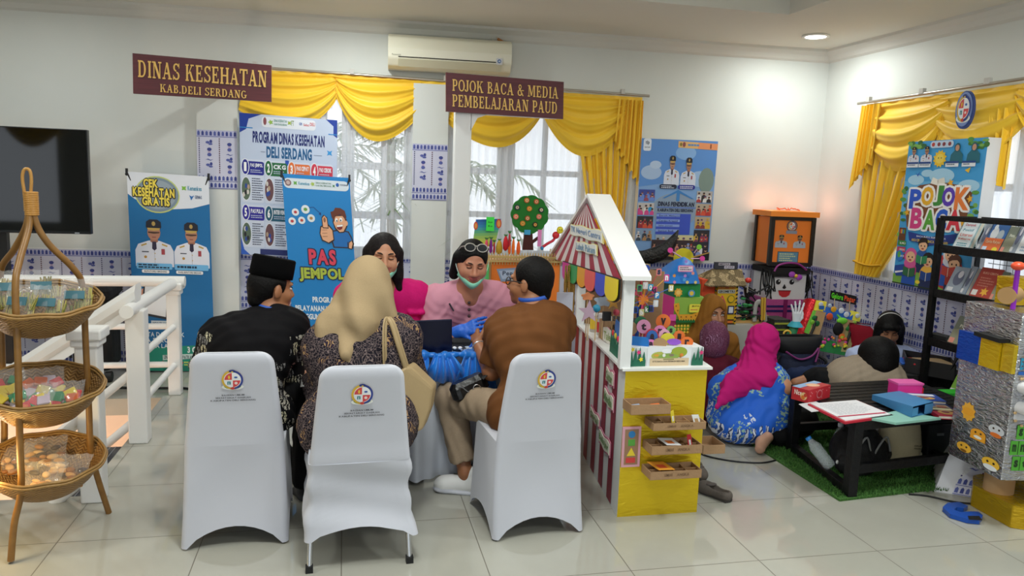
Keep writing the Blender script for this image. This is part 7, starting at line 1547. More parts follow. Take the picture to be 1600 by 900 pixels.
#  castle of boxes
t=thing('picture_box_tower','tower of painted boxes with blue cone roof and yellow sun','craft tower',(2.42,5.1,0))
F_=lambda x,y,Y=5.0:at(x,y,Y)
def frontbox(x0,y0,x1,y1,Y,dep,col,nm,side=None):
 a,b_=F_(x0,y1,Y),F_(x1,y0,Y);m=MB();c_=Vector(((a.x+b_.x)/2,Y+dep/2,(a.z+b_.z)/2));m.box(c_,(b_.x-a.x,dep,b_.z-a.z));
 o=m.build(nm,M(col,.5),t)
 if side:m=MB();m.box((a.x-.002,Y+dep/2,c_.z),(.004,dep,b_.z-a.z));m.build(nm+'_side',M(side,.5),t)
 return a,b_
a,b_=frontbox(1050,499,1108,600,5.02,.36,'#6FA83A','base_box','#C8287A');m=MB();m.box(((a.x+b_.x)/2,5.2,a.z/2),(b_.x-a.x,.34,a.z));m.build('plinth',M('#8A8A84',.7),t)
frontbox(1052,465,1104,499,5.0,.38,'#8FB84A','giraffe_box','#D8308A');frontbox(1053,444,1095,464,5.03,.3,'#1E8A44','green_box','#156A50')
a,b_=F_(1041,443,5.0),F_(1097,441,5.0);ap_=F_(1073,402,5.12);m=MB();cx=(a.x+b_.x)/2;w_=(b_.x-a.x)/2;rings=[]
for k in range(8):s=k/7;z=a.z+(ap_.z-a.z)*s;f_=(1-s)**.8*.78+.22*math.sqrt(max(0,1-s**4));rings.append([(cx+(ap_.x-cx)*s+w_*f_*x,5.16+.16*f_*y,z)for x,y in((-1,-.8),(-.8,-1),(.8,-1),(1,-.8),(1,.8),(.8,1),(-.8,1),(-1,.8))])
m.loft(rings,0);m.build('blue_roof',M('#1E7AD0',.4),t)
s_=F_(1069,404,5.3);m=MB();m.cyl(s_,s_+Vector((0,.02,0)),.078,m=0,n=32);m.build('yellow_sun',M('#D8C81E',.5),t)
def dr(c):
 c.rrect(22,10,46,20,2,'#E88ABC',3);c.rect(23.5,11.5,44.5,18.5,'#F2E4EC',4);c.lines(25,12.5,44,2,3,'#6A3A5A',5,.5)
 for x,y,k in((17,26,'#E8A04A'),(34,26,'#B888D8'),(46,22,'#F09A8A'),(18,36,'#E890C0'),(38,36,'#E8D88A'),(51,36,'#E8D07A'),(33,32,'#5AB0E8'),(34,4,'#A88AE0')):c.star(x,y,2.8,k,3,6,.7)
 c.star(25,52,7,'#E2A63A',3,8,.75);c.ell(25,52,3.5,3.5,'#F0C86A',4,12);c.ell(46,53,5.5,5.5,'#4A90C8',3,14);c.star(46,53,4,'#E8C84A',4,8,.7)
 c.rrect(44,70,63,83,2,'#EADF4A',3);c.text(48,72,60,75,'JERAPAH','#4A3A1A',4);c.lines(46,78,60,1,3,'#D8704A',4,.5)
 c.poly([(19,70),(27,68),(29,75),(28,86),(48,86),(60,82),(60,97),(30,97),(27,88),(21,80)],'#E2A02A',3)
 for x,y in((23,73),(26,80),(32,90),(40,90),(48,90),(55,88)):c.ell(x,y,1.3,1.3,'#8A5A1A',4,8)
 c.rect(14,86,24,96,'#EA5AB0',4);c.poly([(24,97)]+[(24+2*i,93+3*(i%2))for i in range(19)]+[(62,99),(24,99)],'#1E6A34',5)
 for i in range(5):
  for j in range(6):c.ell(24+5*i,104+5*j,2,2,'#E8B82A',3,10);c.ell(23.5+5*i,103.4+5*j,.8,.8,'#F4DC7A',4,8)
TLq,TRq=F_(1038,405,4.985),F_(1103,405,4.985);BLq=Vector((TLq.x,TLq.y,F_(1038,540,4.985).z));TLq.z=TRq.z
c=Canvas(TLq,TRq,BLq,65,135)
for nm in('x',):dr(c)
c.build('painted_pictures',t)
for x0,y0,x1,y1,k,lab in((1068,404,1047,391,'#EE4AA8',0),(1080,404,1097,404,'#EE4AA8',0),(1085,395,1092,386,'#8ACF3A',0)):
 a,b_=F_(x0,y0,5.25),F_(x1,y1,5.2);m=MB();m.cyl(a,b_,.005,m=0,n=6);s2=m.build('flower_stick',M('#E8B8D0',.5),t);m=MB();m.cyl(b_,b_+Vector((0,-.008,0)),.02,m=0,n=12);m.build('paper_flower',M(k,.5),s2)
 #  geometry house
t=thing('geometry_house','yellow cardboard house with paper roof and coloured shapes reading GEOMETRI','craft house',(2.98,5.45,0))
a,b_=at(1118,507,5.38),at(1154,444,5.38);yb=5.62
m=MB();m.box(((a.x+b_.x)/2,5.5,(a.z+b_.z)/2),(b_.x-a.x,.24,b_.z-a.z));m.build('house_box',M('#E2B41E',.6),t)
m=MB();m.box(((a.x+b_.x)/2,5.52,a.z/2),(b_.x-a.x+.3,.3,a.z));m.build('stand_box',M('#B9B6B0',.7),t)
q0,q1=at(1096,466,5.42),at(1118,437,5.42);m=MB();m.box(((q0 .x+q1 .x)/2,5.5,(q0 .z+q1 .z)/2),(q1 .x-q0 .x,.16,q1 .z-q0 .z));m.build('orange_wing',M('#E2502A',.6),t)
r0,r1,r2,r3=at(1108,447,5.34),at(1166,447,5.34),at(1158,421,5.5),at(1113,421,5.5)
m=MB();bk=Vector((0,.36,0));m.add([r0,r1,r2,r3,r0+bk,r1+bk],[(0,1,2,3),(3,2,5,4),(0,3,4),(1,5,2)]);m.build('roof',batik_cloth('#8A7656',['#C9B48C','#5A4A34','#7A6A4C'],22.0,.5)if 'batik_cloth' in globals()else KRAFT,t,solid=.012)
q=at(1134,415,5.5);m=MB();m.box(q,(.2,.02,.055));sg=m.build('roof_sign',M('#3A3A44',.6),t)
c=sheet(q+Vector((0,-.012,0)),.19,.05,lambda c:(c.rect(2,.5,10,4.5,'#C9C2CC',1),c.text(2.5,1,9.5,4,'MEDIA','#5A4A5A',2),c.rect(6,5.2,13,9.5,'#D2CCD8',1),c.text(6.5,6,12.5,9,'AJAR','#5A4A6A',2)),15,10);c.mb.build('lettering',c.mats,sg)
def dr(c):
 for y in range(2,63,6):c.poly([(0,y),(3,y+1.5),(3,y+3.5),(0,y+3)],'#1A1A1A',1);c.poly([(33,y+1.5),(36,y),(36,y+3),(33,y+3.5)],'#1A1A1A',1)
 c.text(5,3,31,7.5,'GEOMETRI','#C86A3A',2,.045);c.rect(4.5,8.5,31.5,14,'#C9C6B8',1);c.text(5.5,9.3,30.5,13.2,'GEOMETRI','#2A2A2A',2,.045)
 c.poly([(12,17),(18.5,30),(5.5,30)],'#E02A6A',1);c.poly([(12,20),(16,28.4),(8,28.4)],'#E2B41E',2);c.ell(26,23,5.5,6,'#3A6A2A',1,20);c.ell(26,23,4.5,5,'#E2B41E',2,20)
 c.rect(10,34,20,54,'#E2702A',1);c.rect(11,35,19,53,'#E8C24A',2);c.rect(22,33.5,32,47,'#1E2450',1);c.rect(23.6,35.5,30.4,45,'#DDE2EC',2)
 c.rect(4,55,33,57,'#121212',2);c.rect(6,57,31,61,'#F07A2A',1);c.rect(3,61,34,63,'#121212',2)
TLq=at(1118,444,5.372);TRq=at(1154,444,5.372);TRq.z=TLq.z;BLq=Vector((TLq.x,TLq.y,at(1118,507,5.372).z));c=Canvas(TLq,TRq,BLq,36,63);dr(c);c.build('coloured_shapes',t)
#  dark tree craft, arch and low white table
t=thing('display_table','low white table under the dark craft landscape','table',(3.18,5.62,0));zt=at(1170,508,5.45).z
m=MB();m.box((3.24,5.6,zt-.02),(.62,.36,.04));m.build('tabletop',M('#DDE0E2',.4),t)
for x in(2.98,3.5):
 for y in(5.46,5.74):MB().cyl((x,y,0),(x,y,zt-.04),.015).build('leg',M('#C8CACC',.4),t)
t=thing('craft_landscape','dark paper tree landscape with red mushroom and grey arch','craft landscape',(3.2,5.56,zt));rd=random.Random(12)
m=MB();m.box((3.22,5.56,zt+.02),(.56,.26,.04));m.build('board',M('#C29A5A',.7),t)
m=MB()
for k in range(26):
 a=at(rd.uniform(1158,1188),rd.uniform(447,500),5.5+rd.uniform(-.08,.08));d=Vector((rd.uniform(-.1,.1),rd.uniform(-.04,.04),rd.uniform(-.05,.05)));m.cyl(a-d,a+d,rd.uniform(.004,.011),m=0,n=5)
m.tube([at(1172,505,5.52),at(1169,480,5.52),at(1165,450,5.52)],.018,0,7);m.build('dark_branches',M('#15151A',.5),t)
m=MB()
for k in range(14):a=at(rd.uniform(1155,1180),rd.uniform(465,500),5.46+rd.uniform(-.06,.04));m.ell(a,(rd.uniform(.02,.035),.015,rd.uniform(.006,.012)))
m.build('green_leaves',M('#2E8A4A',.6),t)
a=at(1169,438,5.46);m=MB();m.ell(a,(.028,.024,.022));m.build('red_cap',M('#E2382E',.4),t);m=MB();m.cyl(a+Vector((0,0,-.1)),a,.006,m=0,n=6);m.build('stalk',M('#D8D0C0',.6),t)
m=MB();pts=[at(x,y,5.42)for x,y in((1179,502),(1180,482),(1184,472),(1190,474),(1193,486),(1196,502))];m.tube(smooth(pts),.02,0,8,flat=(1,.5));m.build('grey_arch',M('#A9A8A4',.7),t)
for x in(1187,1191):
 m=MB();m.cyl(at(x+3,500,5.4),at(x+4,465,5.4),.01,m=0,n=8);m.build('gold_post',M('#D2A83A',.4),t)
 #  puppet face box, pink box, orange lantern box
t=thing('glitter_box','pink glitter box with navy ribbons under the smiling face box','box',(3.78,5.95,0))
a,b_=at(1196,502,5.82),at(1262,468,5.82);m=MB();m.box(((a.x+b_.x)/2,5.98,b_.z/2),(b_.x-a.x,.32,b_.z));m.build('box_body',M('#B9478F',.35,bump=(200,.5)),t)
m=MB()
for z in(b_.z-.06,b_.z-.10):m.box(((a.x+b_.x)/2,5.816,z),(b_.x-a.x+.004,.006,.018))
m.build('navy_ribbons',M('#1E2260',.4),t);m=MB();m.box(((a.x+b_.x)/2-.02,5.814,b_.z-.1),(.035,.006,.2));m.build('purple_ribbon',M('#7A1E5A',.4),t)
zf0=b_.z;t=thing('smiling_face_box','white box with smiling face, black wool hair and purple bow','puppet box',(3.82,5.95,zf0))
fx0,fx1=at(1205,450,5.83).x,at(1247,450,5.83).x;zf1=at(1225,427,5.83).z;m=MB();m.box(((fx0+fx1)/2+.035,5.98,(zf0+zf1)/2),(fx1-fx0+.07,.3,zf1-zf0));m.build('box_body',M('#D9DADC',.5),t)
def dr(c):
 for x in(10,31):c.ell(x,14,3.8,4.2,'#141416',1,14);c.ell(x+1.2,12.5,1.1,1.2,'#F0F0F0',2,8)
 c.poly([(20,17),(23,23),(21.5,25),(18.5,25),(17,23)],'#141416',1);c.poly([(11,28),(31,28),(29,35),(24,38.5),(18,38.5),(13,35)],'#C22A30',1);c.rect(11,27.4,31,28.4,'#2A1416',2)
c=Canvas((fx0,5.828,zf1),(fx1,5.828,zf1),(fx0,5.828,zf0),42,42);dr(c);c.build('face',t)
m=MB();m.box(((fx0+fx1)/2+.035,5.97,zf1+.02),(fx1-fx0+.1,.34,.05));
for k in range(18):x=fx0+(fx1-fx0)*(k+.5)/18;m.tube([(x,5.815,zf1+.02),(x+.004,5.81,zf1-.03)],.009,0,5)
rd=random.Random(3)
for k in range(46):
 sd=k%2;x=(fx0-.02 if sd==0 else fx1+.1)+rd.uniform(-.03,.04);y=5.9+rd.uniform(-.08,.05);m.tube([(x*(.9)+.1*(fx0+fx1)/2,5.95,zf1+.03),(x,y,zf1+.02),(x+rd.uniform(-.02,.04),y-.01,zf1-.1),(x+rd.uniform(-.03,.05),y-.01,zf1-rd.uniform(.12,.24))],.006,0,4)
m.build('wool_hair',M('#101012',.8),t)
p=at(1243,431,5.79);m=MB()
for s in(-1,1):m.ell(p+Vector((s*.035,0,s*-.012)),(.032,.012,.026))
bw_=m.build('bow',M('#A84AC0',.5),t);m=MB();m.ell(p+Vector((0,-.008,0)),(.016,.012,.016));m.build('bow_knot',M('#E2B83A',.5),bw_)
m=MB();m.tube(smooth([at(x,y,5.78)for x,y in((1210,424),(1216,415),(1232,411),(1248,413),(1260,422))]),.009,0,6);m.build('handle_loop',M('#8A2A7A',.4),t)
t=thing('orange_lantern_box','orange box with black edges, pasted portraits and glowing top near the corner','box',(3.85,5.98,.97))
ox0,ox1=at(1206,380,5.84).x,at(1266,380,5.84).x;oz0,oz1=at(1230,413,5.84).z,at(1230,340,5.84).z;RZ=math.radians(-6)
T=Matrix.Translation(((ox0+ox1)/2,5.84,0))@Matrix.Rotation(RZ,4,'Z');W_=ox1-ox0;D_=.3
m=MB();m.box((0,D_/2,(oz0+oz1)/2),(W_,D_,oz1-oz0),T=T);m.build('box_body',M('#F28228',.6),t)
m=MB()
for x in(-W_/2,W_/2):
 for y in(0,D_):m.box((x,y,(oz0+oz1)/2),(.035,.035,oz1-oz0+.01),T=T)
for z in(oz0,oz1-.005):m.box((0,0,z),(W_,.03,.035),T=T);m.box((W_/2,D_/2,z),(.03,D_,.035),T=T)
m.build('black_edging',M('#17110E',.5),t)
m=MB();m.box((0,D_/2,oz1+.03),(W_+.07,D_+.07,.045),T=T);m.build('orange_lid',M('#F89030',.6),t)
c=Canvas(T@Vector((-W_/2,-.002,oz1)),T@Vector((W_/2,-.002,oz1)),T@Vector((-W_/2,-.002,oz0)),60,73)
c.ell(29,13,8,9,'#5A4A44',1,22);c.ell(29,13,6.5,7.5,'#A87A6A',2,20);crest(c,29,12,5,6,3);c.poly([(21,20),(37,20),(37,25),(21,25)],'#8A93A8',1)
officer(c,15,27,18,20,'#A9B4C4','#7A5A48','#2A3A34',2);officer(c,42,27,18,20,'#A9B4C4','#7A5A48','#3A2A24',2)
c.rect(11,53,42,70,'#3A4A54',1);c.rect(12,54,41,69,'#5A8AA8',2);c.lines(14,56,39,4,3.4,'#C9D29A',3,.5);c.build('pasted_pictures',t)
c=Canvas(T@Vector((W_/2+.002,0,oz1)),T@Vector((W_/2+.002,D_,oz1)),T@Vector((W_/2+.002,0,oz0)),30,73)
c.ell(15,12,7,9,'#C85AA0',1,16);c.poly([(14,20),(16,20),(17,34),(13,34)],'#6A8A2A',1);c.ell(10,28,4,3,'#7A9A34',1,10);c.ell(20,30,4,3,'#7A9A34',1,10);c.ell(15,50,7.5,17,'#7A2A2A',1,20);c.ell(15,50,6.2,15.5,'#C8503A',2,20);c.build('vegetable_cutout',t)
m=MB();rd=random.Random(8);m.tube([T@Vector((-W_*.3+W_*.6*k/18,D_*.4+rd.uniform(-.04,.04),oz1+.06+rd.uniform(0,.02)))for k in range(19)],.005,0,5);m.build('light_string',M('#B8502A',.4,emit=.6),t)
q=T@Vector((-.12,D_/2+.05,oz1+.12));lamp('lantern_glow','POINT',q,.5,(1,.45,.3),.03);q=T@Vector((W_/2+.08,D_*.7,oz1+.1));lamp('lantern_glow','POINT',q,.5,(1,.45,.3),.03)
#  tube, glove, basket by the pink box
t=thing('red_foil_roll','tall shiny red foil roll leaning beside the pink glitter box','roll',(3.75,5.6,0));a,b_=at(1248,545,5.5),at(1272,474,5.62);m=MB();m.tube([a,a.lerp(b_,.5),b_,b_+Vector((.01,0,.03))],[.085,.092,.09,.05],0,20);m.build('roll',foil('#C81E2A',30),t)
t=thing('puppet_glove','white glove puppet with teal cuff standing before the red roll','puppet',(3.45,5.3,0));p=at(1243,505,5.25)
B=Blob(.004);hand(B,np.array(p)-np.array((0,0,.01)),(0.05,0,1),(0,-1,.0),1.0,.12,side=1,spread=.4);B.build('glove',M('#E2E6EC',.8),t)
m=MB();m.lathe([(.03,-.02),(.055,-.05),(.06,-.06)],p+Vector((0,0,.035)),0,18);m.build('teal_cuff',M('#3AA8BC',.6),t);m=MB();m.tube([p+Vector((0,0,-.02)),p+Vector((-.04,0,-.12)),p+Vector((-.05,0,-p.z+.02))],[.03,.04,.07],0,12);m.build('sleeve',M('#2E8A5A',.6),t)
t=thing('net_basket','dark basket with green and yellow net in front of the pink box','basket',(3.3,5.35,0));a,b_=at(1208,540,5.3),at(1236,500,5.3);m=MB();m.box(((a.x+b_.x)/2,5.4,b_.z/2),(b_.x-a.x,.18,b_.z));m.build('basket_body',M('#2A2C2A',.7,bump=(50,.6)),t)
m=MB()
for k in range(4):m.box(((a.x+b_.x)/2,5.305,b_.z-.03-.05*k),(b_.x-a.x,.006,.014))
m.build('yellow_bands',M('#A8A83A',.6),t)
t=thing('orange_bowl','orange and yellow plastic ring toy above the navy bag','toy',(3.25,5.1,0));p=at(1219,527,5.1);m=MB();m.lathe([(.02,-.06),(.07,-.045),(.09,-.0),(.085,0),(.06,-.035),(.02,-.045)],p,0,24);m.build('bowl',M('#E2641E',.4),t);m=MB();m.lathe([(.04,-p.z),(.05,-.06)],p,0,16);m.build('foot',M('#9A5A2A',.6),t)
p2=at(1230,521,5.1);m=MB();m.tube([p2+Vector((.03*math.cos(a),.0,.022*math.sin(a)))for a in[2*PI*k/18 for k in range(18)]],.007,0,6,closed=True);m.build('yellow_ring',M('#E8C04A',.4),t)
#  leaning picture frame with paper garden
t=thing('garden_frame','leaning kraft paper frame with paper trees, flowers and white clouds','craft frame',(3.85,5.3,0))
fr=lambda x,y:Vector(at(x,y,5.25+(545-y)*.0028+(x-1265)*.0008))
def slab(name,pts,col,t_=.012):
 P=[fr(x,y)for x,y in pts];n=Vector((.1,.9,.1)).normalized()*t_;m=MB();k=len(P);m.add(P+[p_+n for p_ in P],[tuple(range(k)),tuple(range(k,2*k))[::-1]]+[(i,(i+1)%k,k+(i+1)%k,k+i)for i in range(k)]);return m.build(name,M(col,.65),t)
slab('frame_post',[(1276,484),(1291,488),(1277,535),(1262,527)],'#A98A5E');slab('frame_post',[(1319,497),(1333,500),(1322,545),(1307,540)],'#A98A5E');slab('green_panel',[(1272,486),(1283,486),(1270,524),(1258,520)],'#6AB83A',.02);slab('green_panel',[(1325,500),(1338,502),(1328,553),(1314,549)],'#A9A06A',.02)
slab('blue_bar',[(1288,479),(1334,490),(1330,505),(1285,491)],'#1E5FB8');slab('flower_bed',[(1266,522),(1326,541),(1322,556),(1262,545)],'#1E7A3E')
def blobs(name,items,off=.014):
 for x,y,r,k in items:p=fr(x,y)+Vector((0,-off,0));m=MB();m.ell(p,(r,.006,r*.9));m.build(name,M(k,.6),t)
slab('yellow_square',[(1277,470),(1292,472),(1288,488),(1273,485)],'#E2D23A',.02);slab('yellow_square',[(1331,486),(1348,490),(1343,503),(1326,499)],'#E2D84A',.02)
m=MB();p=fr(1282,480);m.box(p+Vector((0,-.016,0)),(.045,.006,.03));m.build('blue_tile',M('#2A6AB8',.6),t)
blobs('paper_cloud',[(1281,475,.022,'#D8DCE4'),(1295,477,.018,'#C9DCEC'),(1313,485,.026,'#E8ECF4'),(1321,491,.026,'#E8ECF4'),(1338,493,.022,'#DCE4EC')]);blobs('paper_sun',[(1301,483,.027,'#F0B02A')])
blobs('paper_leaf',[(1271,496,.022,'#1E7A3A'),(1275,505,.026,'#1E6A34'),(1268,503,.02,'#8AC83A'),(1327,509,.024,'#1E7A3A'),(1331,517,.024,'#1E6A34'),(1323,513,.02,'#2E8A3E'),(1334,504,.018,'#9ACF4A')])
rd=random.Random(5);cols=['#E23A7A','#F0A02A','#F0683A','#E8D83A','#D84AA0','#F27A5A','#B8D83A']
blobs('paper_flower',[(1267+rd.uniform(0,54),526+rd.uniform(0,16),rd.uniform(.010,.017),cols[i%7])for i in range(28)]+[(1313,525,.028,'#F07A2A'),(1313,525,.012,'#F2D24A')],.02)
for pts in(((1274,494),(1270,512),(1263,527)),((1331,505),(1325,525),(1318,545))):m=MB();m.tube([fr(x,y)+Vector((0,-.012,0))for x,y in pts],.011,0,6);m.build('black_trunk',M('#151515',.6),t)
for x,y,rx,k in((1311,500,.05,'#7AD83A'),(1309,497,.016,'#B8F06A')):p=fr(x,y)+Vector((0,-.04,0));m=MB();m.ell(p,(rx,.02,rx*.55));m.build('green_hat',M(k,.5),t)
m=MB();m.tube([fr(1303,490)+Vector((0,-.04,0)),fr(1310,499)+Vector((0,-.045,0))],[.006,.016],0,8);m.build('hat_stem',M('#6AC83A',.5),t);p=fr(1306,513)+Vector((0,-.03,0));m=MB();m.ell(p,(.045,.03,.055));m.build('black_felt_ball',M('#141216',.9),t);p=fr(1294,494)+Vector((0,-.02,0));m=MB();m.ell(p,(.03,.012,.03));m.build('orange_felt_bird',M('#E2562A',.8),t)
m=MB()
a,b_=fr(1297,461),fr(1337,470);U=b_-a;m.prism([(0,0),(1,0),(1,.075),(0,.075)],a-Vector((0,0,.035)),U,(0,0,1),(0,-1,0),.008);sg=m.build('name_board',M('#141414',.5),t)
c=Canvas(a+Vector((0,-.01,.035)),b_+Vector((0,-.01,.035)),a+Vector((0,-.01,-.03)),40,10);c.text(1,1.5,19,8.5,'Gelora','#6AF02A',1,.045);c.text(21,1.5,38,8.5,'Pintar','#FA5A2A',1,.045);c.mb.build('lettering',c.mats,sg)
for x in(1303,1327):m=MB();m.cyl(fr(x,485),fr(x+1,466),.004,m=0,n=5);m.build('sign_stick',M('#B8A080',.6),t)
#  lettered reading corner poster
def draw_pojok(c):
 c.rect(0,0,124,220,'#3FA0DC',1);c.rect(0,60,124,110,'#63B4E4',2)
 for u,v,r in((20,58,14),(105,66,16),(62,52,20),(38,48,10)):c.ell(u,v,r,r*.55,'#A9D6F0',3,20)
 rd=random.Random(2)
 for k in range(46):
  e=rd.choice([(rd.uniform(0,26),rd.uniform(0,10)),(rd.uniform(98,124),rd.uniform(0,14)),(rd.uniform(0,10),rd.uniform(70,150)),(rd.uniform(110,124),rd.uniform(60,150))]);c.ell(e[0],e[1],rd.uniform(3,6),rd.uniform(2,4),rd.choice(['#3E7A34','#5A9A44','#2E6A3A','#7CB454']),3+k%3,9)
 c.rrect(38,1,75,11,4,'#C9DCF0',6)
 for u in(43,52,60,69):c.ell(u,6,2.6,3,rd.choice(['#8A3A44','#2A6AB0','#C8443A']),7,10)
 officer(c,12,8,19,26,l=7);officer(c,34,8,19,26,l=7)
 for u in(82,107):c.poly([(u-10,34),(u-9,22),(u-4,16),(u+4,16),(u+9,22),(u+10,34)],'#1E6A7A',7);c.ell(u,12,4.6,6.5,'#1E5A6A',8,16);c.ell(u,12.5,3,4.5,'#C9967A',9,14)
 for u in(2,23,67,92):c.rect(u,33,u+20,39,'#E9EEF4',12);c.rect(u,31,u+20,34,'#22488A',13);c.lines(u+2,35,u+18,1,2,'#2A4470',14,.6)
 c.star(56,27,11,'#F2C82A',6,12,.75);c.ell(56,27,6.5,7,'#F6D95A',7,18);c.ell(54,26,.8,1,'#3A2A1A',8,8);c.ell(58.5,26,.8,1,'#3A2A1A',8,8)
 c.poly([(18,46),(22,50),(27,45),(23,53)],'#2A62C0',6);c.poly([(97,44),(105,40),(103,48)],'#F0C02A',6)
 c.poly([(12,75),(28,66),(48,63),(56,58),(70,62),(100,66),(112,76),(110,100),(106,128),(60,134),(14,130),(8,100)],'#7E4A28',5)
 for u,v in((14,84),(12,108),(104,118),(110,84),(78,62)):c.star(u,v,5,'#F2B02A',7,5,.45)
 c.poly([(46,63),(49,54),(57,57),(58,66)],'#F4F1E6',7);c.poly([(58,66),(58,57),(67,54),(70,62)],'#E9E4D6',7)
 for(u,v,w,h,rot,ch,k)in((14,72,20,30,0,'P','#2458D0'),(34,68,20,28,0,'O','#F0B428'),(54,66,16,30,0,'J','#3E8E3A'),(68,68,20,28,0,'O','#5A3AB8'),(88,68,22,32,0,'K','#F0823A'),(20,100,20,32,0,'B','#DA3F86'),(42,102,20,30,0,'A','#5AA83A'),(62,100,18,30,0,'C','#1E5FD0'),(80,100,22,30,0,'A','#E0384A')):
  for d in((-3.2,0),(3.2,0),(0,-3.2),(0,3.2),(2.5,2.5),(-2.5,2.5),(2.5,-2.5),(-2.5,-2.5)):c.text(u+d[0],v+d[1],u+w+d[0],v+h+d[1],ch,'#FBF8F5',8,.045)
  c.text(u,v,u+w,v+h,ch,k,10,.045)
 c.poly([(18,137),(56,142),(98,134),(94,148),(56,155),(22,151)],'#1E3A8E',8);c.text(34,141.5,82,144.5,'BACA BUKU, BUKA DUNIA','#E9EEF6',9);c.text(26,147,86,151,'AKU CINTA MEMBACA SETIAP HARI','#F0D23A',9)
 c.rect(2,132,14,152,'#6A3E22',6);c.rect(3,134,13,141,'#2E1A10',7)
 for q in range(4):c.rect(3.4+2.4*q,134.5,5.4+2.4*q,141,('#C8443A','#E2B23A','#3A78B8','#5AA04A')[q],8)
 for q,(k,s)in enumerate((('#3A8A44','ILMU'),('#C23A5A','CERDAS'),('#8A2A3A','KREATIF'))):c.rrect(2,152+10*q,17,160+10*q,1.5,k,7);c.text(6,154.5+10*q,16,157.5+10*q,s,'#F6F0E6',8)
 c.poly([(0,205),(30,196),(80,200),(124,192),(124,220),(0,220)],'#7DB04A',5);c.ell(90,190,24,26,'#C23A40',5,20)
 def kid(u,v,s,hair,shirt,book,hj=None):
  c.ell(u,v+30*s,13*s,16*s,shirt,7,18);c.poly([(u-12*s,v+36*s),(u+12*s,v+36*s),(u+13*s,v+56*s),(u-13*s,v+56*s)],'#22305E' if not hj else '#2458B8',7)
  if hj:c.ell(u,v+7*s,11.5*s,14*s,hj,8,20);c.ell(u,v+18*s,11*s,8*s,hj,8,16)
  else:c.ell(u,v+3*s,10.5*s,10.5*s,hair,8,20)
  c.ell(u,v+8*s,8.4*s,9*s,'#F0BE96',9,20)
  if not hj:c.poly([(u-9*s,v+5*s),(u-8*s,v-3*s),(u,v-6*s),(u+8*s,v-3*s),(u+9*s,v+5*s),(u+4*s,v+1*s),(u-3*s,v+2*s)],hair,10)
  for e in(-3.4,3.4):c.ell(u+e*s,v+8*s,1.2*s,1.6*s,'#241610',10,8)
  c.ell(u,v+13*s,2.6*s,1.4*s,'#A83A34',10,10)
  c.poly([(u-11*s,v+24*s),(u,v+27*s),(u+11*s,v+24*s),(u+11*s,v+38*s),(u,v+41*s),(u-11*s,v+38*s)],book,11);c.line(u,v+27*s,u,v+41*s,.8,'#E8E2D0',12)
 kid(47,150,.85,'#241A18','#2458A0','#2E8A5A');kid(92,158,.95,'#3A2A26','#1E4FA8','#C4443A','#D8DCE8');kid(28,168,.95,'#241A18','#C83A86','#2E6A44','#D85A9A');kid(58,172,.9,'#1E1614','#F0B84A','#22448A');kid(100,170,1.0,'#5A3422','#2A52B0','#A8342E')
 c.ell(8,176,7,9,'#2A78C8',7,16);c.ell(7,174,3,5,'#5AA84A',8,10);c.poly([(2,192),(18,188),(22,196),(22,206),(6,208),(2,202)],'#22489A',8);c.poly([(3,201),(21,197),(21,199),(4,204)],'#E9E9F0',9);c.ell(45,212,4,3,'#F0D23A',9,10);c.rect(0,218,124,220,'#2A3A2A',9)
P0,P1=Vector((4.02,4.858,2.006)),Vector((4.02,4.156,2.008));P2=Vector((4.02,4.875,.972))
flat_poster('reading_corner_board','bright blue board reading POJOK BACA with cartoon children reading books','poster',P0,P1,P2,124,220,draw_pojok,.1,'#E4E4E6')
#  READING CORNER (floor mat, low table, shelf, tower)
t_=NT('turf');n_=t_.n('TexNoise',Scale=160.0,Detail=3.0);t_.l(t_.obj(),n_.inputs['Vector']);t_.l(t_.ramp(n_.outputs['Fac'],[(.3,'#24461A'),(.55,'#3E6E2A'),(.75,'#63923C')]),t_.b.inputs['Base Color']);t_.b.inputs['Roughness'].default_value=.9;TURF=t_.m
t=thing('turf_mat','green artificial grass mat under the low black table','mat',(3.3,4.6,0))
m=MB();m.prism([(2.575,3.34),(3.36,3.42),(4.19,3.5),(4.19,6.1),(2.5,6.1),(2.565,4.02)],(0,0,.001),(1,0,0),(0,1,0),(0,0,1),.012);m.build('backing',TURF,t)
rd=random.Random(21);m=MB()
for k in range(15000):
 if k<8000:x,y=rd.uniform(2.57,3.5),rd.uniform(3.36,4.3)
 else:x,y=rd.uniform(2.56,4.15),rd.uniform(3.5,6)
 a=rd.uniform(0,6.28);l=rd.uniform(.012,.022);dx,dy=math.cos(a)*.004,math.sin(a)*.004;m.add([(x-dx,y-dy,.012),(x+dx,y+dy,.012),(x+rd.uniform(-.01,.01),y+rd.uniform(-.01,.01),.012+l)],[(0,1,2)])
o=m.build('blades',TURF,t);o['kind']='stuff'
#  low black table
BLK=M('#0C0C0E',.5,spec=.3,bump=(30,.25))
t=thing('low_table','low black slatted table with open frame on the grass mat','table',(3.05,3.75,0));TH=.43
c00,c10,c01,c11=Vector((2.665,3.385,0)),Vector((3.56,3.50,0)),Vector((2.755,4.07,0)),Vector((3.62,4.12,0))
for p in(c00,c10,c01,c11):m=MB();m.box((p.x,p.y,TH/2),(.055,.055,TH));m.build('leg',BLK,t,bevel=.004)
def beam(a,b,z,w,h,nm):d=b-a;m=MB();m.box(((a.x+b.x)/2,(a.y+b.y)/2,z),(d.length,w,h),rz=math.atan2(d.y,d.x));return m.build(nm,BLK,t,bevel=.003)
for a,b in((c00,c10),(c01,c11),(c00,c01),(c10,c11)):beam(a,b,TH-.025,.05,.05,'top_frame')
for a,b in((c00,c01),(c10,c11)):beam(a,b,.035,.045,.05,'foot_rail')
beam(c00,c10,.16,.035,.05,'stretcher');beam(c01,c11,.16,.035,.05,'stretcher')
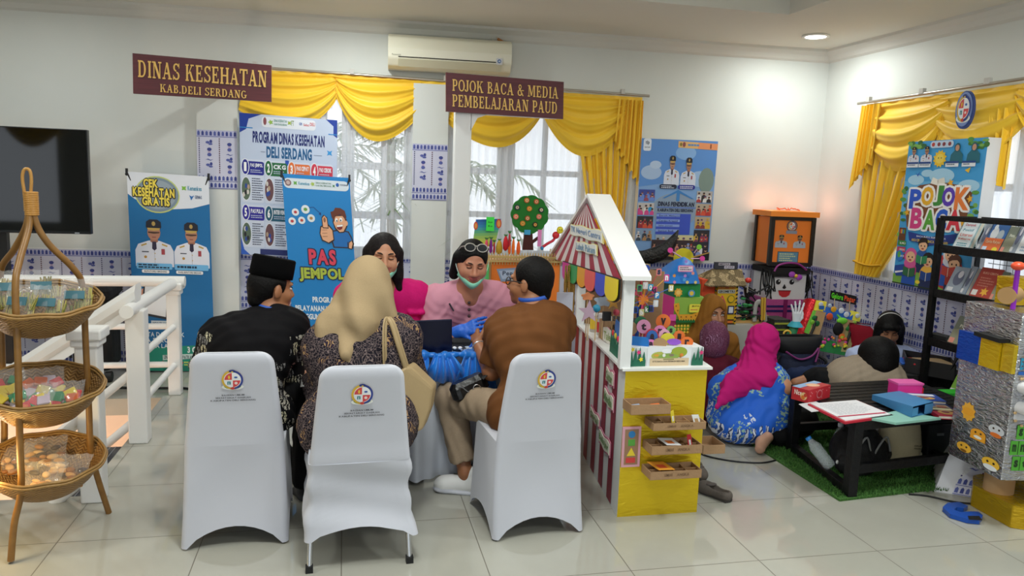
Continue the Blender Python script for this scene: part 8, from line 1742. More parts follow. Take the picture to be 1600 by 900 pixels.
for k in range(11):s=(k+.5)/11;beam(c00 .lerp(c01,s),c10 .lerp(c11,s),TH-.008,.05,.015,'slat')
def onT(x,y,dz=0):return atz(x,y,TH+dz)
def quadbox(name,pts,h,mat,parent,z0=None):
 """box with an arbitrary four-cornered base"""
 z0=TH if z0 is None else z0;v=[Vector((p[0],p[1],z0))for p in pts];w=[p+Vector((0,0,h))for p in v];m=MB();m.add(v+w,[(0,3,2,1),(4,5,6,7),(0,1,5,4),(1,2,6,5),(2,3,7,6),(3,0,4,7)]);return m.build(name,mat,parent)
q=[onT(*p)for p in((1232,622),(1262,627),(1316,622),(1290,612))]
t=thing('tissue_box','red and white tissue box with printed fruit on the low table','tissue box',(q[0]+q[2])/2)
A,Bq=onT(1236,623),onT(1262,630);D=Bq-A;E_=Vector((.21,.10,0));H_=Vector((0,0,.075));m=MB();v=[A,Bq,Bq+E_,A+E_];m.add(v+[p+H_ for p in v],[(0,3,2,1),(4,5,6,7),(0,1,5,4),(1,2,6,5),(2,3,7,6),(3,0,4,7)]);m.build('carton',M('#B8242C',.4),t)
c=Canvas(A+H_,Bq+H_,A,30,20);c.text(5,3,18,11,'Nice','#F0E6DA',1);c.ell(22,11,6,6,'#E2C08A',1,14);c.ell(21,13,3.5,3.5,'#D8762A',2,12);c.ell(25,9,3,3,'#C2402A',2,12);c.build('front_print',t)
c=Canvas(Bq+H_,Bq+E_+H_,Bq,60,20);c.rect(0,0,60,20,'#C22A34',1);c.ell(30,10,8,7,'#D2747A',2,18);c.ell(30,10,6,5,'#B82430',3,16)
for k in range(12):c.ell(random.uniform(3,57),random.uniform(3,17),1,1,'#E29A9A',2,8)
c.build('side_print',t)
Z1=H_+Vector((0,0,.001));m=MB();m.add([A+Z1,A+D*.45+Z1,A+D*.45+E_+Z1,A+E_+Z1],[(0,1,2,3)]);m.build('top_band',M('#8FB4DC',.4),t);m=MB();cc=A+D*.5+E_*.55+H_;m.ell(cc,(.045,.03,.008));m.build('opening',M('#E0B090',.5),t)
t=thing('clip_folder','white worksheet in a red clip folder on the low table','folder',onT(1330,640))
q=[onT(*p)for p in((1262,634),(1338,628),(1396,652),(1320,663))];quadbox('red_folder',[(p.x,p.y)for p in q],.012,M('#C8203A',.4),t);cx=sum((p.x for p in q))/4;cy=sum((p.y for p in q))/4;q2=[(cx+(p.x-cx)*.93,cy+(p.y-cy)*.93)for p in q];quadbox('paper',q2,.004,M('#E6E6EA',.6),t,TH+.012)
c=Canvas(Vector((*q2[0],TH+.0165)),Vector((*q2[1],TH+.0165)),Vector((*q2[3],TH+.0165)),60,80);c.lines(6,10,54,10,5,'#B4B8C0',0,.25,3);c.rect(0,62,60,66,'#C23A5A',1);c.build('faint_writing',t)
q=[onT(*p)for p in((1245,630),(1262,628),(1300,640),(1272,643))];t=thing('paper_sheet','loose white sheet under the red clip folder','paper',q[0]);quadbox('sheet',[(p.x,p.y)for p in(onT(1248,632),onT(1275,628),onT(1300,640),onT(1268,644))],.003,M('#DADCE0',.6),t)
q=[onT(*p)for p in((1358,660),(1424,655),(1470,657),(1395,663))];t=thing('green_folder','pale green folder lying under the blue document case','folder',q[0]);quadbox('cover',[(p.x,p.y)for p in(onT(1352,655),onT(1400,645),onT(1470,656),onT(1400,664))],.012,M('#8CBFB0',.5),t)
t=thing('document_case','light blue expanding document case on the low table','document case',onT(1410,640));q=[onT(*p)for p in((1362,628),(1404,622),(1456,648),(1424,656))];z0=TH+.013
v=[Vector((p.x,p.y,z0))for p in q];w=[p+Vector((0,0,h))for p,h in zip(v,(.03,.03,.06,.06))];m=MB();m.add(v+w,[(0,3,2,1),(4,5,6,7),(0,1,5,4),(1,2,6,5),(3,0,4,7)]);m.build('case',M('#3E83B8',.45),t,solid=.003);m=MB();a,b_=v[2],v[3];N=Vector((0,0,1));m.add([a+N*.004,a.lerp(b_,.4)+N*.004,a.lerp(b_,.4)+N*.055,a+N*.055],[(0,1,2,3)]);m.add([a.lerp(b_,.72)+N*.004,b_+N*.004,b_+N*.05,a.lerp(b_,.72)+N*.05],[(0,1,2,3)]);m.build('divider',M('#4A90C4',.5),t)
def book(name,label,cx,cy,z0,w,d,h,rz,cover,deco,grp=None,pages='#E8E2D4'):
 t=thing(name,label,'book',(cx,cy,z0),rz,grp);T=Matrix.Translation((cx,cy,z0))@Matrix.Rotation(rz,4,'Z');m=MB()
 m.box((0,0,.0015),(w,d,.003),T=T);m.box((0,0,h-.0015),(w,d,.003),T=T);m.box((-w/2+.0015,0,h/2),(.003,d,h),T=T);m.build('cover',M(cover,.4),t);m=MB();m.box((.002,0,h/2),(w-.008,d-.008,h-.007),T=T);m.build('pages',M(pages,.8),t)
 c=Canvas(T@Vector((-w/2,d/2,h+.0002)),T@Vector((w/2,d/2,h+.0002)),T@Vector((-w/2,-d/2,h+.0002)),20,28);deco(c);c.build('cover_print',t);return t
def d1(c):c.rect(2,3,18,10,'#D8DCE6',1);c.ell(10,18,6,6,'#C89A5A',1,14);c.ell(10,17,3,3,'#7A3A4A',2,10)
def d2(c):c.rect(2,2,18,26,'#B9A890',1);c.ell(7,12,3.5,4,'#5A6A9A',2,12);c.ell(13,15,3.5,4,'#A86A5A',2,12);c.rect(3,20,17,24,'#E2D8B0',2)
bp=lambda x,y:onT(x,y)
for i,(x,y,z,w,d,rz,k,dd,lab)in enumerate(((1432,627,.0,.2,.14,-.2,'#B82A3A',d1,'red edged picture book lowest in the pile on the table'),(1440,631,.022,.2,.15,-.3,'#2A4A9A',d1,'blue and white picture book on the red one'),(1462,640,.0,.16,.2,-.35,'#24306A',d2,'navy picture book with figures near the table end'),(1474,648,.0,.14,.18,-.3,'#A8243A',d1,'dark red book at the table corner beside the silver tower'))):
 p=bp(x,y);book('picture_book',lab,p.x,p.y,TH+z,w,d,.02,rz,k,dd,'picture books on the low table')
t=thing('pink_box','bright pink little box at the back of the low table','box',bp(1415,612));p=bp(1413,618);m=MB();m.rbox((p.x,p.y,TH+.04),(.16,.1,.08),.006,rz=-.1);m.build('box_body',M('#E83A9A',.4),t);m=MB();m.box((p.x,p.y,TH+.083),(.165,.105,.012),rz=-.1);m.build('lid',M('#F06AB4',.4),t);m=MB();m.box((p.x+.05,p.y-.053,TH+.035),(.06,.004,.05),rz=-.1);m.build('printed_label',M('#C8242E',.4),t)
t=thing('black_organiser','open black cardboard organiser holding blue and red folders','organiser box',(3.75,4.05,0));zz=at(1412,600,4.25).z
a,b_=at(1412,590,4.3),at(1490,598,4.05);m=MB();U=(b_-a);U.z=0;Vv=Vector((.16,.22,0));base=Vector((a.x,a.y,.44));
for P0,U_ in((base,U),(base+Vv,U),(base,Vv),(base+U,Vv)):m.prism([(0,0),(1,0),(1,1),(0,1)],P0,U_,(0,0,.1),Vector((U_.y,-U_.x,0)).normalized(),.006)
m.add([base,base+U,base+U+Vv,base+Vv],[(0,1,2,3)]);m.build('tray',M('#1E1D20',.6),t);m=MB();m.prism([(0,0),(1,0),(1,1),(0,1)],base+U+Vector((-.02,.02,.06)),Vv*1.1+Vector((.1,-.02,.2)),(.0,-.06,.12),(1,0,0),.01);m.build('raised_flap',M('#1A1A1C',.6),t)
m=MB();m.box((base.x+.2,base.y+.05,.22),(.5,.28,.43));m.build('support_crate',M('#161616',.8,bump=(40,.6)),t)
for k,(o,col,lab)in enumerate(((.22,'#1E62C8','blue plastic folder lying in the black organiser'),(.42,'#C8242E','red plastic folder lying in the black organiser'),(.62,'#B89A6A','tan folder lying in the black organiser'))):
 f_=thing('plastic_folder',lab,'folder',base+U*o,0,'folders in the black organiser');m=MB();c_=base+U*o+Vv*.5+Vector((0,0,.05+.012*k));m.rbox(c_,(.2,.2,.012),.02,rz=-.5+.15*k);m.build('sheet',M(col,.35),f_)
t=thing('green_crate','black spiky crate with bright green strip beside the table','crate',at(1475,610,3.95));p=at(1478,612,3.95);m=MB()
m.box((p.x,p.y+.05,p.z-.06),(.2,.18,.1));rd=random.Random(30)
for k in range(90):a=Vector((p.x+rd.uniform(-.1,.1),p.y-.04,p.z-rd.uniform(.02,.1)));m.tube([a,a+Vector((rd.uniform(-.01,.01),-.02,-.03))],.003,0,4)
m.build('crate_body',M('#111412',.7),t);m=MB();m.rbox((p.x+.01,p.y-.03,p.z),(.2,.08,.03),.012);m.build('green_strip',M('#2EA82E',.5),t);m=MB();m.box((p.x,p.y+.06,(p.z-.11)/2),(.16,.14,p.z-.11));m.build('stand',M('#121212',.7),t)
#  things under and beside the low table
BOT=M('#E8F2F8',.05,alpha=.28)
def bottle(label,a,b,r,cap,lab=None,grp='plastic water bottles'):
 a,b=Vector(a),Vector(b);t=thing('water_bottle',label,'bottle',a,0,grp);q=(b-a).to_track_quat('Z','Y').to_matrix().to_4x4();T=Matrix.Translation(a)@q;L=(b-a).length;m=MB()
 m.lathe([(r*.8,0),(r,.01),(r,L*.3),(r*.94,L*.33),(r,L*.36),(r,L*.68),(r*.42,L*.9),(r*.4,L*.94)],(0,0,0),0,20,T);m.build('bottle',BOT,t);m=MB();m.lathe([(r*.48,L*.92),(r*.48,L),(r*.4,L)],(0,0,0),0,16,T);m.build('cap',M(cap,.4),t)
 if lab:m=MB();m.lathe([(r*1.02,L*.38),(r*1.02,L*.64)],(0,0,0),0,20,T,cap=False);m.build('label_band',M(lab,.4),t)
bottle('clear bottle with blue cap leaning under the low table',at(1298,730,3.62),at(1262,683,3.72),.035,'#2E86D8')
p=at(1309,712,3.85);bottle('upright clear bottle with purple label behind the black backpack',(p.x,p.y,.013),(p.x,p.y,.25),.036,'#D8DCE8','#8A6AB0')
p=at(1145,545,5.05);bottle('clear bottle with blue cap near the woman in the mustard headscarf',(p.x,5.05,.3),(p.x,5.05,.53),.032,'#4A8AC8')
t=thing('side_stool','small pale stool under the water bottle','stool',(p.x,5.08,0));m=MB();m.rbox((p.x+.05,5.1,.285),(.3,.22,.03),.02);m.build('seat',M('#D4D8DA',.4),t)
for dx in(-.08,.18):
 for dy in(5.03,5.17):MB().cyl((p.x+dx,dy,.0),(p.x+dx,dy,.27),.014).build('leg',M('#C4C8CA',.4),t)
B=Blob(.008);P=A0=np.array(at(1338,735,3.72))
t=thing('backpack','black backpack slumped on the grass under the low table','bag',(P[0],P[1],0))
B.ell((P[0],3.74,.13),(.16,.12,.14),None,.05);B.ell((P[0]+.08,3.76,.1),(.15,.12,.1),None,.05);B.ell((P[0]-.06,3.66,.07),(.12,.08,.07),None,.05);B.ell((P[0]+.03,3.74,.22),(.07,.06,.06),None,.05);B.build('bag_body',M('#0D0D0F',.75,bump=(50,.3)),t,folds(.005,30,40),.012)
for dx in(-.05,.08):MB().tube(smooth([(P[0]+dx-.05,3.63,.12),(P[0]+dx-.03,3.61,.2),(P[0]+dx+.02,3.62,.24),(P[0]+dx+.06,3.63,.15)]),.006,0,6).build('strap_piping',M('#8A8A88',.5),t)
p=at(1308,722,3.6);m=MB();m.ell(p,(.008,.006,.012));m.build('white_logo',M('#D8D8D8',.4),t)
t=thing('canvas_tote','cream canvas tote bag standing open under the low table','bag',at(1410,750,3.75));P=at(1408,720,3.72);m=MB();rings=[]
for s,w_,d_,dx in((0,.10,.05,.03),(.02,.13,.07,.03),(.12,.15,.08,.02),(.22,.155,.075,.0),(.30,.15,.06,-.02)):rings.append([(P.x+dx+w_*math.cos(a)*(abs(math.cos(a))**-.3 if abs(math.cos(a))>.3 else 1)*.82,3.76+d_*math.sin(a),.014+s+(.03*math.cos(a)if s>.25 else 0))for a in[2*PI*k/28 for k in range(28)]])
m.loft(rings,0,True,False);m.build('bag_body',fabric('#C9BC9A','#BFB08C'),t,solid=.004)
c=Canvas((P.x+.03,3.672,.17),(P.x+.12,3.68,.16),(P.x+.03,3.672,.09),10,8);c.text(1,.5,8,1.6,'DINAS','#4A463A',1);c.text(1,2.2,8.5,3.2,'PENDIDIKAN','#4A463A',1);c.ell(7,6,1.2,1.3,'#A8A088',1,12);c.build('faded_print',t)
t=thing('storage_case','black storage case standing behind the cream tote bag','case',at(1460,740,3.85));p=at(1458,720,3.9);m=MB();m.rbox((p.x,3.92,.125),(.22,.16,.21),.02);m.build('case_body',M('#121214',.5),t);m=MB();m.rbox((p.x,3.92,.24),(.225,.165,.03),.015);m.build('lid',M('#18181A',.5),t);m=MB();m.box((p.x-.03,3.836,.16),(.05,.006,.015));m.build('latch',M('#8A8A8C',.3,.8),t)
t=thing('snack_bag','white and blue plastic snack bag beside the blue dressed woman','bag',at(1225,645,4.35));p=at(1228,645,4.3);B=Blob(.007);B.ell((p.x,4.35,.08),(.1,.07,.075),None,.03);B.ell((p.x+.06,4.33,.06),(.07,.06,.05),None,.03);B.build('wrapper',M('#D2D8DE',.3),t,folds(.008,40,3),.013);m=MB();m.ell((p.x-.03,4.28,.09),(.03,.012,.022));m.build('red_label',M('#D8402E',.4),t);m=MB();m.ell((p.x+.04,4.27,.05),(.05,.012,.025));m.build('blue_label',M('#2A62C0',.4),t)
t=thing('blue_file_box','dark blue file box under the far side of the low table','box',(3.3,4.0,0));p=at(1390,670,4.0);m=MB();m.box((p.x,4.02,.13),(.2,.12,.24));m.build('box_body',M('#1A2470',.5),t);m=MB();m.box((p.x-.2,3.98,.16),(.16,.1,.02));m.build('white_papers',M('#D8DADC',.6),t)
#  navy drawstring bag, cushions
t=thing('navy_bag','navy and black duffel bag with purple cord on the mat','bag',(3.3,4.95,0));a,b_=at(1212,600,4.9),at(1284,600,4.9);zt=at(1248,530,4.9).z;cx=(a.x+b_.x)/2;m=MB();rings=[]
for s,w_,d_ in((0,.15,.1),(.04,.18,.13),(.3,.17,.13),(.55,.155,.12),(.78,.16,.1),(.95,.2,.07),(1,.205,.05)):rings.append([(cx+w_*math.copysign(abs(math.cos(q))**.7,math.cos(q))+.004*math.sin(9*q+20*s),4.97+d_*math.sin(q),.013+s*zt)for q in[2*PI*k/40 for k in range(40)]])
m.loft(rings[:5],0,True,False);m.build('bag_body',M('#1C2440',.7,bump=(25,.3)),t);m=MB();m.loft(rings[4:],0,False,False);m.build('black_mouth',M('#121216',.7),t,solid=.006)
m=MB();m.tube(smooth([(cx-.15,4.87,zt*.84),(cx-.05,4.85,zt*.74),(cx+.05,4.85,zt*.78),(cx+.12,4.87,zt*.88),(cx+.08,4.84,zt*.7)]),.008,0,6);m.build('purple_cord',M('#7A2A6A',.6),t)
for sx in(-1,1):m=MB();m.tube(smooth([(cx+sx*.16,4.93,zt*.75),(cx+sx*.21,4.9,zt*.68),(cx+sx*.2,4.9,zt*.58)]),.012,0,6);m.build('toggle_strap',M('#15151A',.6),t)
def cushion(label,P,w,h,d,rx,rz):
 t=thing('floor_cushion',label,'cushion',P,0,'red floor cushions');T=Matrix.Translation(P)@Matrix.Rotation(rz,4,'Z')@Matrix.Rotation(rx,4,'X');m=MB()
 def sd(sg):return lambda u,v:((u-.5)*w*(1-.08*math.sin(PI*v)),sg*d*(max(0,math.sin(PI*u)*math.sin(PI*v)))**.5,(v)*h*(1-.05*math.sin(PI*u)))
 m.grid(sd(1),18,18,T=T);m.grid(sd(-1),18,18,T=T);m.build('cushion_body',fabric('#8E1226','#7E0E20'),t);m=MB();m.tube([T@Vector(q)for q in((-w/2,0,0),(-w/2,0,h),(w/2,0,h),(w/2,0,0))],.005,0,5,closed=True);m.build('piping',M('#6E0C1C',.7),t)
p=at(1352,560,5.15);cushion('red cushion propped behind the reading girl beside the paper frame',(p.x+.17,5.2,.16),.45,.42,.07,-.25,-.35)
p=at(1438,590,4.75);cushion('red cushion between the reading girl and the black shelf',(p.x,4.8,.03),.3,.36,.06,-.2,-.9)
#  black book shelf against the window wall
t=thing('book_shelf','tall black metal book shelf with wire grid back','shelf',(3.9,3.7,0));SX,SXB=3.76,4.06;SY0,SY1=2.95,4.18;ROWS=[1.29,1.0,.68,.34];STP=1.485
def bar(a,b,w,h,nm):
 a,b=Vector(a),Vector(b);d=b-a;m=MB();q=d.to_track_quat('X','Z').to_matrix().to_4x4();m.box((0,0,0),(d.length,w,h),T=Matrix.Translation((a+b)/2)@q);m.build(nm,BLK,t)
for y in(SY0,SY1):
 for x in(SX,SXB):bar((x,y,0),(x,y,STP),.035,.035,'upright')
for z in ROWS+[STP]:
 if z!=STP:bar((SX,SY0,z),(SX,SY1,z),.025,.05,'front_rail')
 bar((SXB,SY0,z),(SXB,SY1,z),.025,.03,'back_rail');bar((SX,SY1,z),(SXB,SY1,z),.025,.03,'side_rail');bar((SX,SY0,z),(SXB,SY0,z),.025,.03,'side_rail')
 if z!=STP:m=MB();m.box(((SX+SXB)/2,(SY0+SY1)/2,z-.012),(SXB-SX,SY1-SY0,.008));m.build('shelf_board',BLK,t)
bar((SX,SY0,STP),(SX,SY1,STP),.025,.03,'top_rail')
m=MB()
k=0
y=SY0+.02
while y<SY1-.12:m.cyl((SXB-.02,y,.35),(SXB-.02,y,STP),.0022,m=0,n=4);y+=.05
z=.36
while z<STP:m.cyl((SXB-.02,SY0,z),(SXB-.02,SY1-.12,z),.0022,m=0,n=4);z+=.05
m.build('wire_grid',M('#2A2A2E',.4,.6),t)
def shelfbook(label,y,z,w,h,th,cover,deco,lean=.42,grp='books on the black shelf',yaw=0):
 """book standing on the shelf, cover towards the room, leaning back"""
 t=thing('shelf_book',label,'book',(SX+.03,y,z),0,grp);T=Matrix.Translation((SX+.03,y,z+.016))@Matrix.Rotation(yaw-PI/2,4,'Z')@Matrix.Rotation(-lean,4,'X')
 m=MB();m.box((0,.0015,h/2),(w,.003,h),T=T);m.box((0,th-.0015,h/2),(w,.003,h),T=T);m.box((-w/2+.002,th/2,h/2),(.004,th,h),T=T);m.build('cover',M(cover,.35),t);m=MB();m.box((.002,th/2,h/2),(w-.008,th-.006,h-.006),T=T);m.build('pages',M('#D8D0C0',.8),t)
 c=Canvas(T@Vector((-w/2,-.0005,h)),T@Vector((w/2,-.0005,h)),T@Vector((-w/2,-.0005,0)),20,28);deco(c);c.build('cover_print',t)
def bA(c):c.rect(1,1,19,27,'#DDE6EA',1);c.text(4,4,16,7,'Dampak','#C84A5A',2);c.text(4,9,16,11.5,'Positif','#3A8AA0',2);c.text(3,13.5,17,16.5,'Literasi','#D8685A',2);c.text(3,18,17,20.5,'Keluarga','#D8685A',2);c.lines(4,23,16,2,2,'#4A9AA8',2,.5)
def bB(c):c.rect(0,0,20,28,'#2E5C98',1);c.ell(7,12,4,6,'#C9CCD0',2,14);c.ell(14,13,3.5,5,'#9AA4AC',2,14);c.ell(6,6,2,2.5,'#D8DCE0',2,10);c.poly([(0,16),(20,16),(20,28),(0,28)],'#E2703A',3);c.text(2,18,18,21.5,'Cerita Rakyat','#F2D8B0',4);c.ell(15,26,3,2,'#E2D23A',4,12);c.rect(1,24,6,27,'#C9D8EC',4)
def bC(c):c.rect(0,0,20,28,'#D8DADC',1);c.rrect(3,0,20,18,3,'#E0563F',2);c.text(7,6,15,13,'25','#F6DCD0',3,.045);c.text(7,14,16,16.5,'KISAH','#F2C8B8',3);c.lines(3,21,17,2,2.6,'#8AA0B8',2,.5)
def bD(c):c.rect(0,0,20,28,'#8A93A0',1);c.ell(10,12,6,8,'#5A5F78',2,16);c.ell(11,8,3,4,'#C2C0C8',3,12);c.rect(2,22,9,26,'#C9C9CC',2)
def bE(c):c.rect(0,0,20,28,'#A83E34',1);c.text(3,4,17,6,'BUKU CERITA','#E2A890',2);c.lines(3,9,17,4,2.4,'#C87A68',2,.5);c.star(12,22,4,'#E2A83A',2,6,.5);c.rect(1,21,6,26,'#D8D4D0',2)
def bF(c):c.rect(0,0,20,28,'#6E7466',1);c.text(6,8,16,11,'Pintu','#D8D8C8',2);c.poly([(0,14),(20,10),(20,28),(0,28)],'#8A8A74',2);c.rect(1,22,7,27,'#D88A7A',3)
def bG(c):c.rect(0,0,20,28,'#8CC24A',1);c.rect(10,4,20,20,'#7A7A6A',2);c.rect(12,8,19,12,'#E2503A',3);c.rect(0,20,9,28,'#D8DCD8',2)
Y=lambda x,z:onpl(x,400,(SX,0,0),Vector((1,0,0))).y
z1,z2,z3,z4=ROWS
for a in((4.035,z1,.135,.195,.03,'#9FC0C8',bA,'pale teal book of red headings standing first on the highest shelf'),(3.895,z1,.05,.18,.03,'#A8A49A',bD,'narrow grey book between the teal and blue covers'),(3.815,z1,.13,.2,.035,'#34507A',bB,'blue book with orange band and grey castle on the highest shelf'),(3.71,z1,.07,.17,.03,'#C9B48C',bF,'yellow brown book half hidden behind the blue castle cover'),(3.66,z1,.05,.2,.03,'#8A8078',bD,'dark spined book next to the red numbered cover'),(3.565,z1,.14,.21,.03,'#D8DCDC',bC,'white book with big red panel and number 25'),(4.06,z2,.13,.18,.06,'#7A6048',bD,'thick grey photo book standing first on the middle shelf'),(3.98,z2+.0,.05,.195,.03,'#3A7AA8',bD,'blue topped book behind the thick grey photo book'),(3.845,z2,.16,.2,.035,'#A03A30',bE,'dark red story book with gold star on the middle shelf'),(3.745,z2,.06,.19,.04,'#7A746A',bF,'grey book stacked behind the red story book'),(3.66,z2,.06,.17,.03,'#8C867C',bD,'dull grey book behind the yellow block with the peg'),(3.985,z3,.13,.19,.03,'#6A7064',bF,'olive grey book alone on the third shelf'),(3.88,z3,.08,.17,.03,'#C9BCA0',bE,'cream edged book beside the silver tower on the third shelf'),(3.93,z4,.14,.21,.03,'#8AB84A',bG,'bright green book with red label on the lowest shelf')):
 shelfbook(a[7],a[0],a[1],a[2],a[3],a[4],a[5],a[6])
m=MB();p=at(1437,525,4.1);m.rbox((SX+.05,4.12,z3+.035),(.05,.14,.04),.015);tag(m.build('black_pouch',M('#141416',.7)),'small black pouch at the end of the third shelf','pouch')
t=thing('blue_cloth_bag','dark blue cloth bag slumped behind the shelf upright','bag',(4.0,4.5,0));B=Blob(.01);q=at(1470,585,4.4);B.ell((q.x,4.45,.2),(.12,.14,.19),None,.04);B.build('bag_body',fabric('#1A3FA0','#15348A'),t,folds(.01,20,8),.013)
#  silver foil tower on a gold foot
SIL=foil('#C0C2C6',18,.95,.22,.8);GLD=foil('#C9A318',16)
t=thing('silver_foil_tower','tall silver foil box with stickers on a cardboard column and gold foot','craft tower',(3.45,3.2,0))
e0,l0=Vector((3.17,2.95,0)),Vector((3.205,3.33,0));zb,zt=.245,1.083;rr=Vector((.34,-.05,0))
v=[e0,e0+rr,l0+rr,l0];m=MB();m.add([p+Vector((0,0,zb))for p in v]+[p+Vector((0,0,zt))for p in v],[(0,3,2,1),(4,5,6,7),(0,1,5,4),(1,2,6,5),(2,3,7,6),(3,0,4,7)]);m.build('foil_box',SIL,t,bevel=.004)
cc=(e0+l0)/2+rr*.5;m=MB();m.lathe([(.07,.0),(.07,zb)],(cc.x-.02,cc.y,0),0,28);m.build('cardboard_column',M('#B08C62',.8),t)
m=MB();pts=[(3.248,2.935),(3.262,3.199),(3.367,3.309),(3.55,3.36),(3.72,3.3),(3.76,3.05),(3.66,2.86),(3.40,2.85)];m.prism(pts,(0,0,.002),(1,0,0),(0,1,0),(0,0,1),.115);m.build('gold_foot',GLD,t,bevel=.006)
def Lf(u,z):return l0 .lerp(e0,u)+Vector((0,0,z))
LN=(e0-l0).cross(Vector((0,0,1))).normalized()
if LN.x>0:LN=-LN
c=Canvas(Lf(0,zt)+LN*.001,Lf(1,zt)+LN*.001,Lf(0,zb)+LN*.001,40,100)
for(u,v_,r,k)in((12,68,4.5,'#F2A82A'),(33,72,5.5,'#D2D6DC'),(21,79,5.5,'#F0A62A'),(12,91,5.5,'#F2B83A'),(32,93,6.2,'#F0BE3A')):
 c.ell(u,v_,r,r*.55,k,2,18)
 if k!='#F2A82A':
  for s in(-1,1):c.ell(u+s*r*.35,v_-r*.12,r*.14,r*.12,'#3A2A1A',3,8)
c.star(12,68,5.5,'#F2B23A',1,10,.8);c.ell(33,75,4,1.4,'#E2762A',3,12);c.ell(32,95.4,5,1.6,'#E8ECF0',3,14);c.rect(15.5,79,26.5,83,'#F0A62A',2);c.ell(21,81,3,1,'#F4F2E8',3,10);c.ell(12,93,2.5,.8,'#8A5A1A',3,10)
c.build('smiley_stickers',t)
for u0,u1,z0,z1,k,o,nm in((.04,.46,.78,.93,'#1A55C8',.03,'blue_flap'),(.46,.80,.78,.925,'#E2C21E',.03,'yellow_flap'),(.81,1.0,.785,.925,'#D8BA2A',.02,'yellow_side')):
 P0,P1=Lf(u0,z0),Lf(u1,z0);m=MB();m.prism([(0,.0),(1,0),(1,1),(0,1)],P0+LN*.002,P1-P0,(0,0,z1-z0),LN,o);m.build(nm,foil(k,20),t)
m=MB();m.prism([(0,0),(1,0),(1,1),(0,1)],Lf(.4,.928)+LN*.002,Lf(.85,.925)-Lf(.4,.928),(0,0,.02),LN,.055);m.build('black_slot',M('#0E0E0E',.8),t)
RNv=rr.cross(Vector((0,0,1))).normalized();RNv=RNv if RNv.y<0 else-RNv
c=Canvas(e0+Vector((0,0,zt))+RNv*.001,e0+rr+Vector((0,0,zt))+RNv*.001,e0+Vector((0,0,zb))+RNv*.001,36,100)
for(u,v_,s)in((5,66,'g'),(9.4,66,'h'),(2.5,75.5,'m'),(7,75.5,'n'),(4.5,85,'s'),(9,85,'t')):c.rect(u,v_,u+4.2,v_+8.6,'#5CB83A',2);c.rect(u+4.0,v_,u+4.3,v_+8.6,'#2E6A1E',3);c.text(u+1,v_+2,u+3.2,v_+6.5,s,'#22401A',4,.045)
c.text(3,17,12,24,'Alat','#2A7AC8',3,.045);c.text(2,26,14,33,'Edukatif','#2A9AC0',3,.045);c.rect(1.5,34,14,36,'#2A66B8',2);c.rrect(2,54,12,63,1,'#DCDCE0',2);c.text(4,57,10,60,'hitung','#6A6AA8',3);c.build('letter_tiles',t)
for z in(.72,.62):
 p=e0+rr*.14+Vector((0,0,z));m=MB();T=Matrix.Translation(p)@RNv.to_track_quat('Z','Y').to_matrix().to_4x4();m.lathe([(.03,0),(.03,.06),(.036,.075),(.034,.08),(.02,.078)],(0,0,0),0,20,T);cp=m.build('white_cup',M('#E2E2E4',.4),t);m=MB();m.lathe([(.001,.0785),(.02,.0788)],(0,0,0),0,16,T);m.build('cup_centre',M('#7A4A2A' if z>.7 else '#D8A82A',.4),cp)
for k in range(9):
 p=e0+rr*random.uniform(.05,.3)+Vector((0,0,random.uniform(.5,.95)))+RNv*.006;m=MB();m.ell(p,(.009,.006,.007));m.build('shell_bead',M('#C9A878',.5),t)
t=thing('hammer_bench','gold block with wooden hammer and red knob on the silver tower','toy',(3.4,3.15,zt));p=at(1583,462,3.2);m=MB();m.box((p.x+.08,3.2,zt+.075),(.28,.1,.14));m.build('gold_block',GLD,t)
q=at(1573,462,3.08);m=MB();m.cyl(q,q+Vector((.1,.05,0)),.042,m=0,n=24);m.build('wooden_mallet',M('#B08A5A',.6),t);q=at(1585,462,3.06);m=MB();m.cyl((q.x,q.y,zt+.002),(q.x,q.y,zt+.2),.012,m=0,n=12);m.build('purple_handle',M('#8A1EB0',.35),t);m=MB();m.ell((q.x,q.y,zt+.215),(.034,.03,.022));m.build('red_knob',M('#E2502E',.35),t)
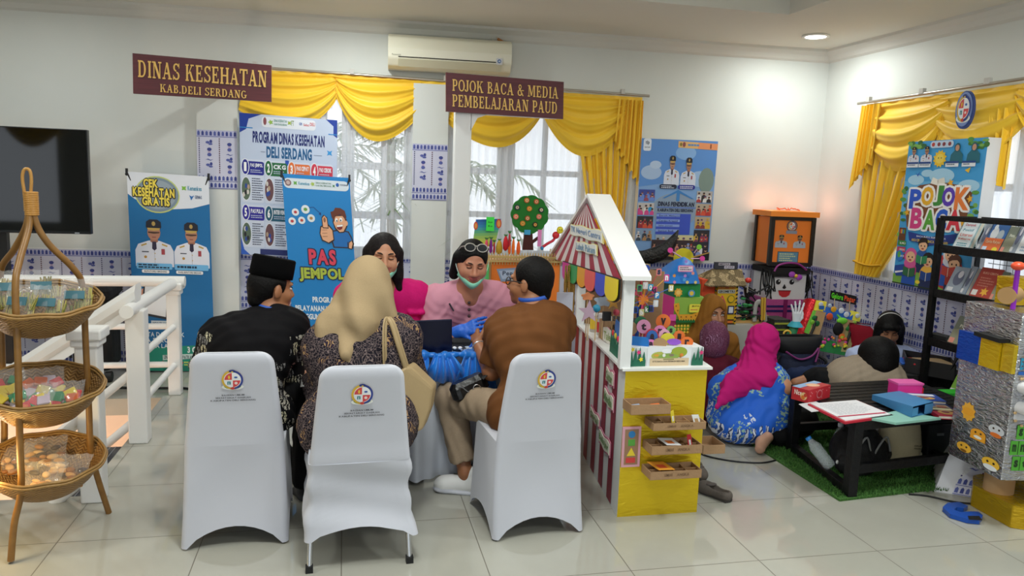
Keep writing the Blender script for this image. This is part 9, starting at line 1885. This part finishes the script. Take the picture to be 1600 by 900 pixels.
#  white wedge with batik paper and blue plastic hook on the floor
t=thing('paper_wedge','white wedge stand papered with blue batik motifs beside the table','stand',(3.35,3.4,0));a,b_,d_=Vector((3.208,3.391,0)),Vector((3.45,3.24,0)),at(1498,672,3.5);top2=d_+Vector((.22,-.16,0))
m=MB();bk=Vector((.25,.3,0));v=[a,b_,top2,d_];m.add(v+[a+bk,b_+bk],[(0,1,2,3),(3,2,5,4),(0,3,4),(1,5,2),(0,4,5,1)]);m.build('wedge',M('#DDDEE4',.6),t)
fn=(b_-a).cross(d_-a).normalized();fn=fn if fn.y<0 else-fn;c=Canvas(d_+fn*.002+(b_-a)*.3,top2+fn*.002,a+fn*.002+(b_-a)*.3,.2,.4);c.rect(0,0,.2,.4,BG,0);batik(c,.4,0,3);c.build('batik_paper',t)
t=thing('blue_plastic_hook','bent blue plastic piece lying on the tiles','plastic piece',atz(1500,805));pts=[atz(x,y)for x,y in((1512,797),(1498,791),(1480,792),(1472,799),(1484,810),(1510,818),(1530,820),(1535,812),(1528,806),(1512,806),(1500,807),(1490,803),(1494,799),(1505,801))];m=MB();m.prism([(p.x,p.y)for p in pts],(0,0,.002),(1,0,0),(0,1,0),(0,0,1),.022);m.build('hook',M('#124FB0',.3),t,bevel=.004);m=MB();q=[atz(x,y,.026)for x,y in((1512,806),(1530,806),(1535,813),(1514,812))];m.add(q,[(0,1,2,3)]);m.build('dark_tape',M('#15181E',.5),t)
#  loafers and cables on the floor
def loafer(label,heel,toe):
 t=thing('loafer',label,'shoe',heel,0,'brown grey loafers on the tiles');heel,toe=np.array(heel,float),np.array(toe,float);d=nrm(toe-heel);z=np.array((0,0,1.));sd=np.cross(d,z);L_=np.linalg.norm(toe-heel);B=Blob(.004)
 B.cap(heel+d*.035+z*.03,toe-d*.05+z*.026,.036,.036,.03,0,flat=(z,.85));B.ell(toe-d*.06+z*.03,(.04,.06,.028),frame(d),.03);B.ell(heel+d*.085+z*.062,(.027,.07,.035),frame(d),.01,0,'sub');B.build('upper',fabric('#6A625C','#5A524C'),t,None,.004)
 m=MB();m.loft([[tuple(heel+d*L_*u+sd*w_+z*h_)for u,w_ in((.02,0),(.06,.03),(.4,.031),(.75,.04),(.95,.026),(1.0,0),(.95,-.026),(.75,-.04),(.4,-.031),(.06,-.03))]for h_ in(.001,.012)],0);m.build('sole',M('#3A3632',.7),t);m=MB();c_=heel+d*L_*.6+z*.058;m.ell(Vector(c_),(.03,.02,.007));m.build('bow',M('#544C48',.8),t)
loafer('grey brown loafer lying in front of the gold shop side',atz(1142,786),atz(1090,764));loafer('grey brown loafer half hidden behind the gold shop side',atz(1088,742)+Vector((.04,.1,0)),atz(1093,752)+Vector((.0,-.02,0)))
for pts,lab in((((1085,705),(1110,714),(1150,721),(1190,723),(1212,719)),'black cable crossing the tiles toward the grass mat'),(((1420,772),(1450,775),(1490,784),(1530,788)),'black cable on the tiles by the white wedge')):
 m=MB();m.tube(smooth([atz(x,y,.006)for x,y in pts]),.005,0,6);tag(m.build('floor_cable',M('#121214',.5)),lab,'cable','black floor cables')
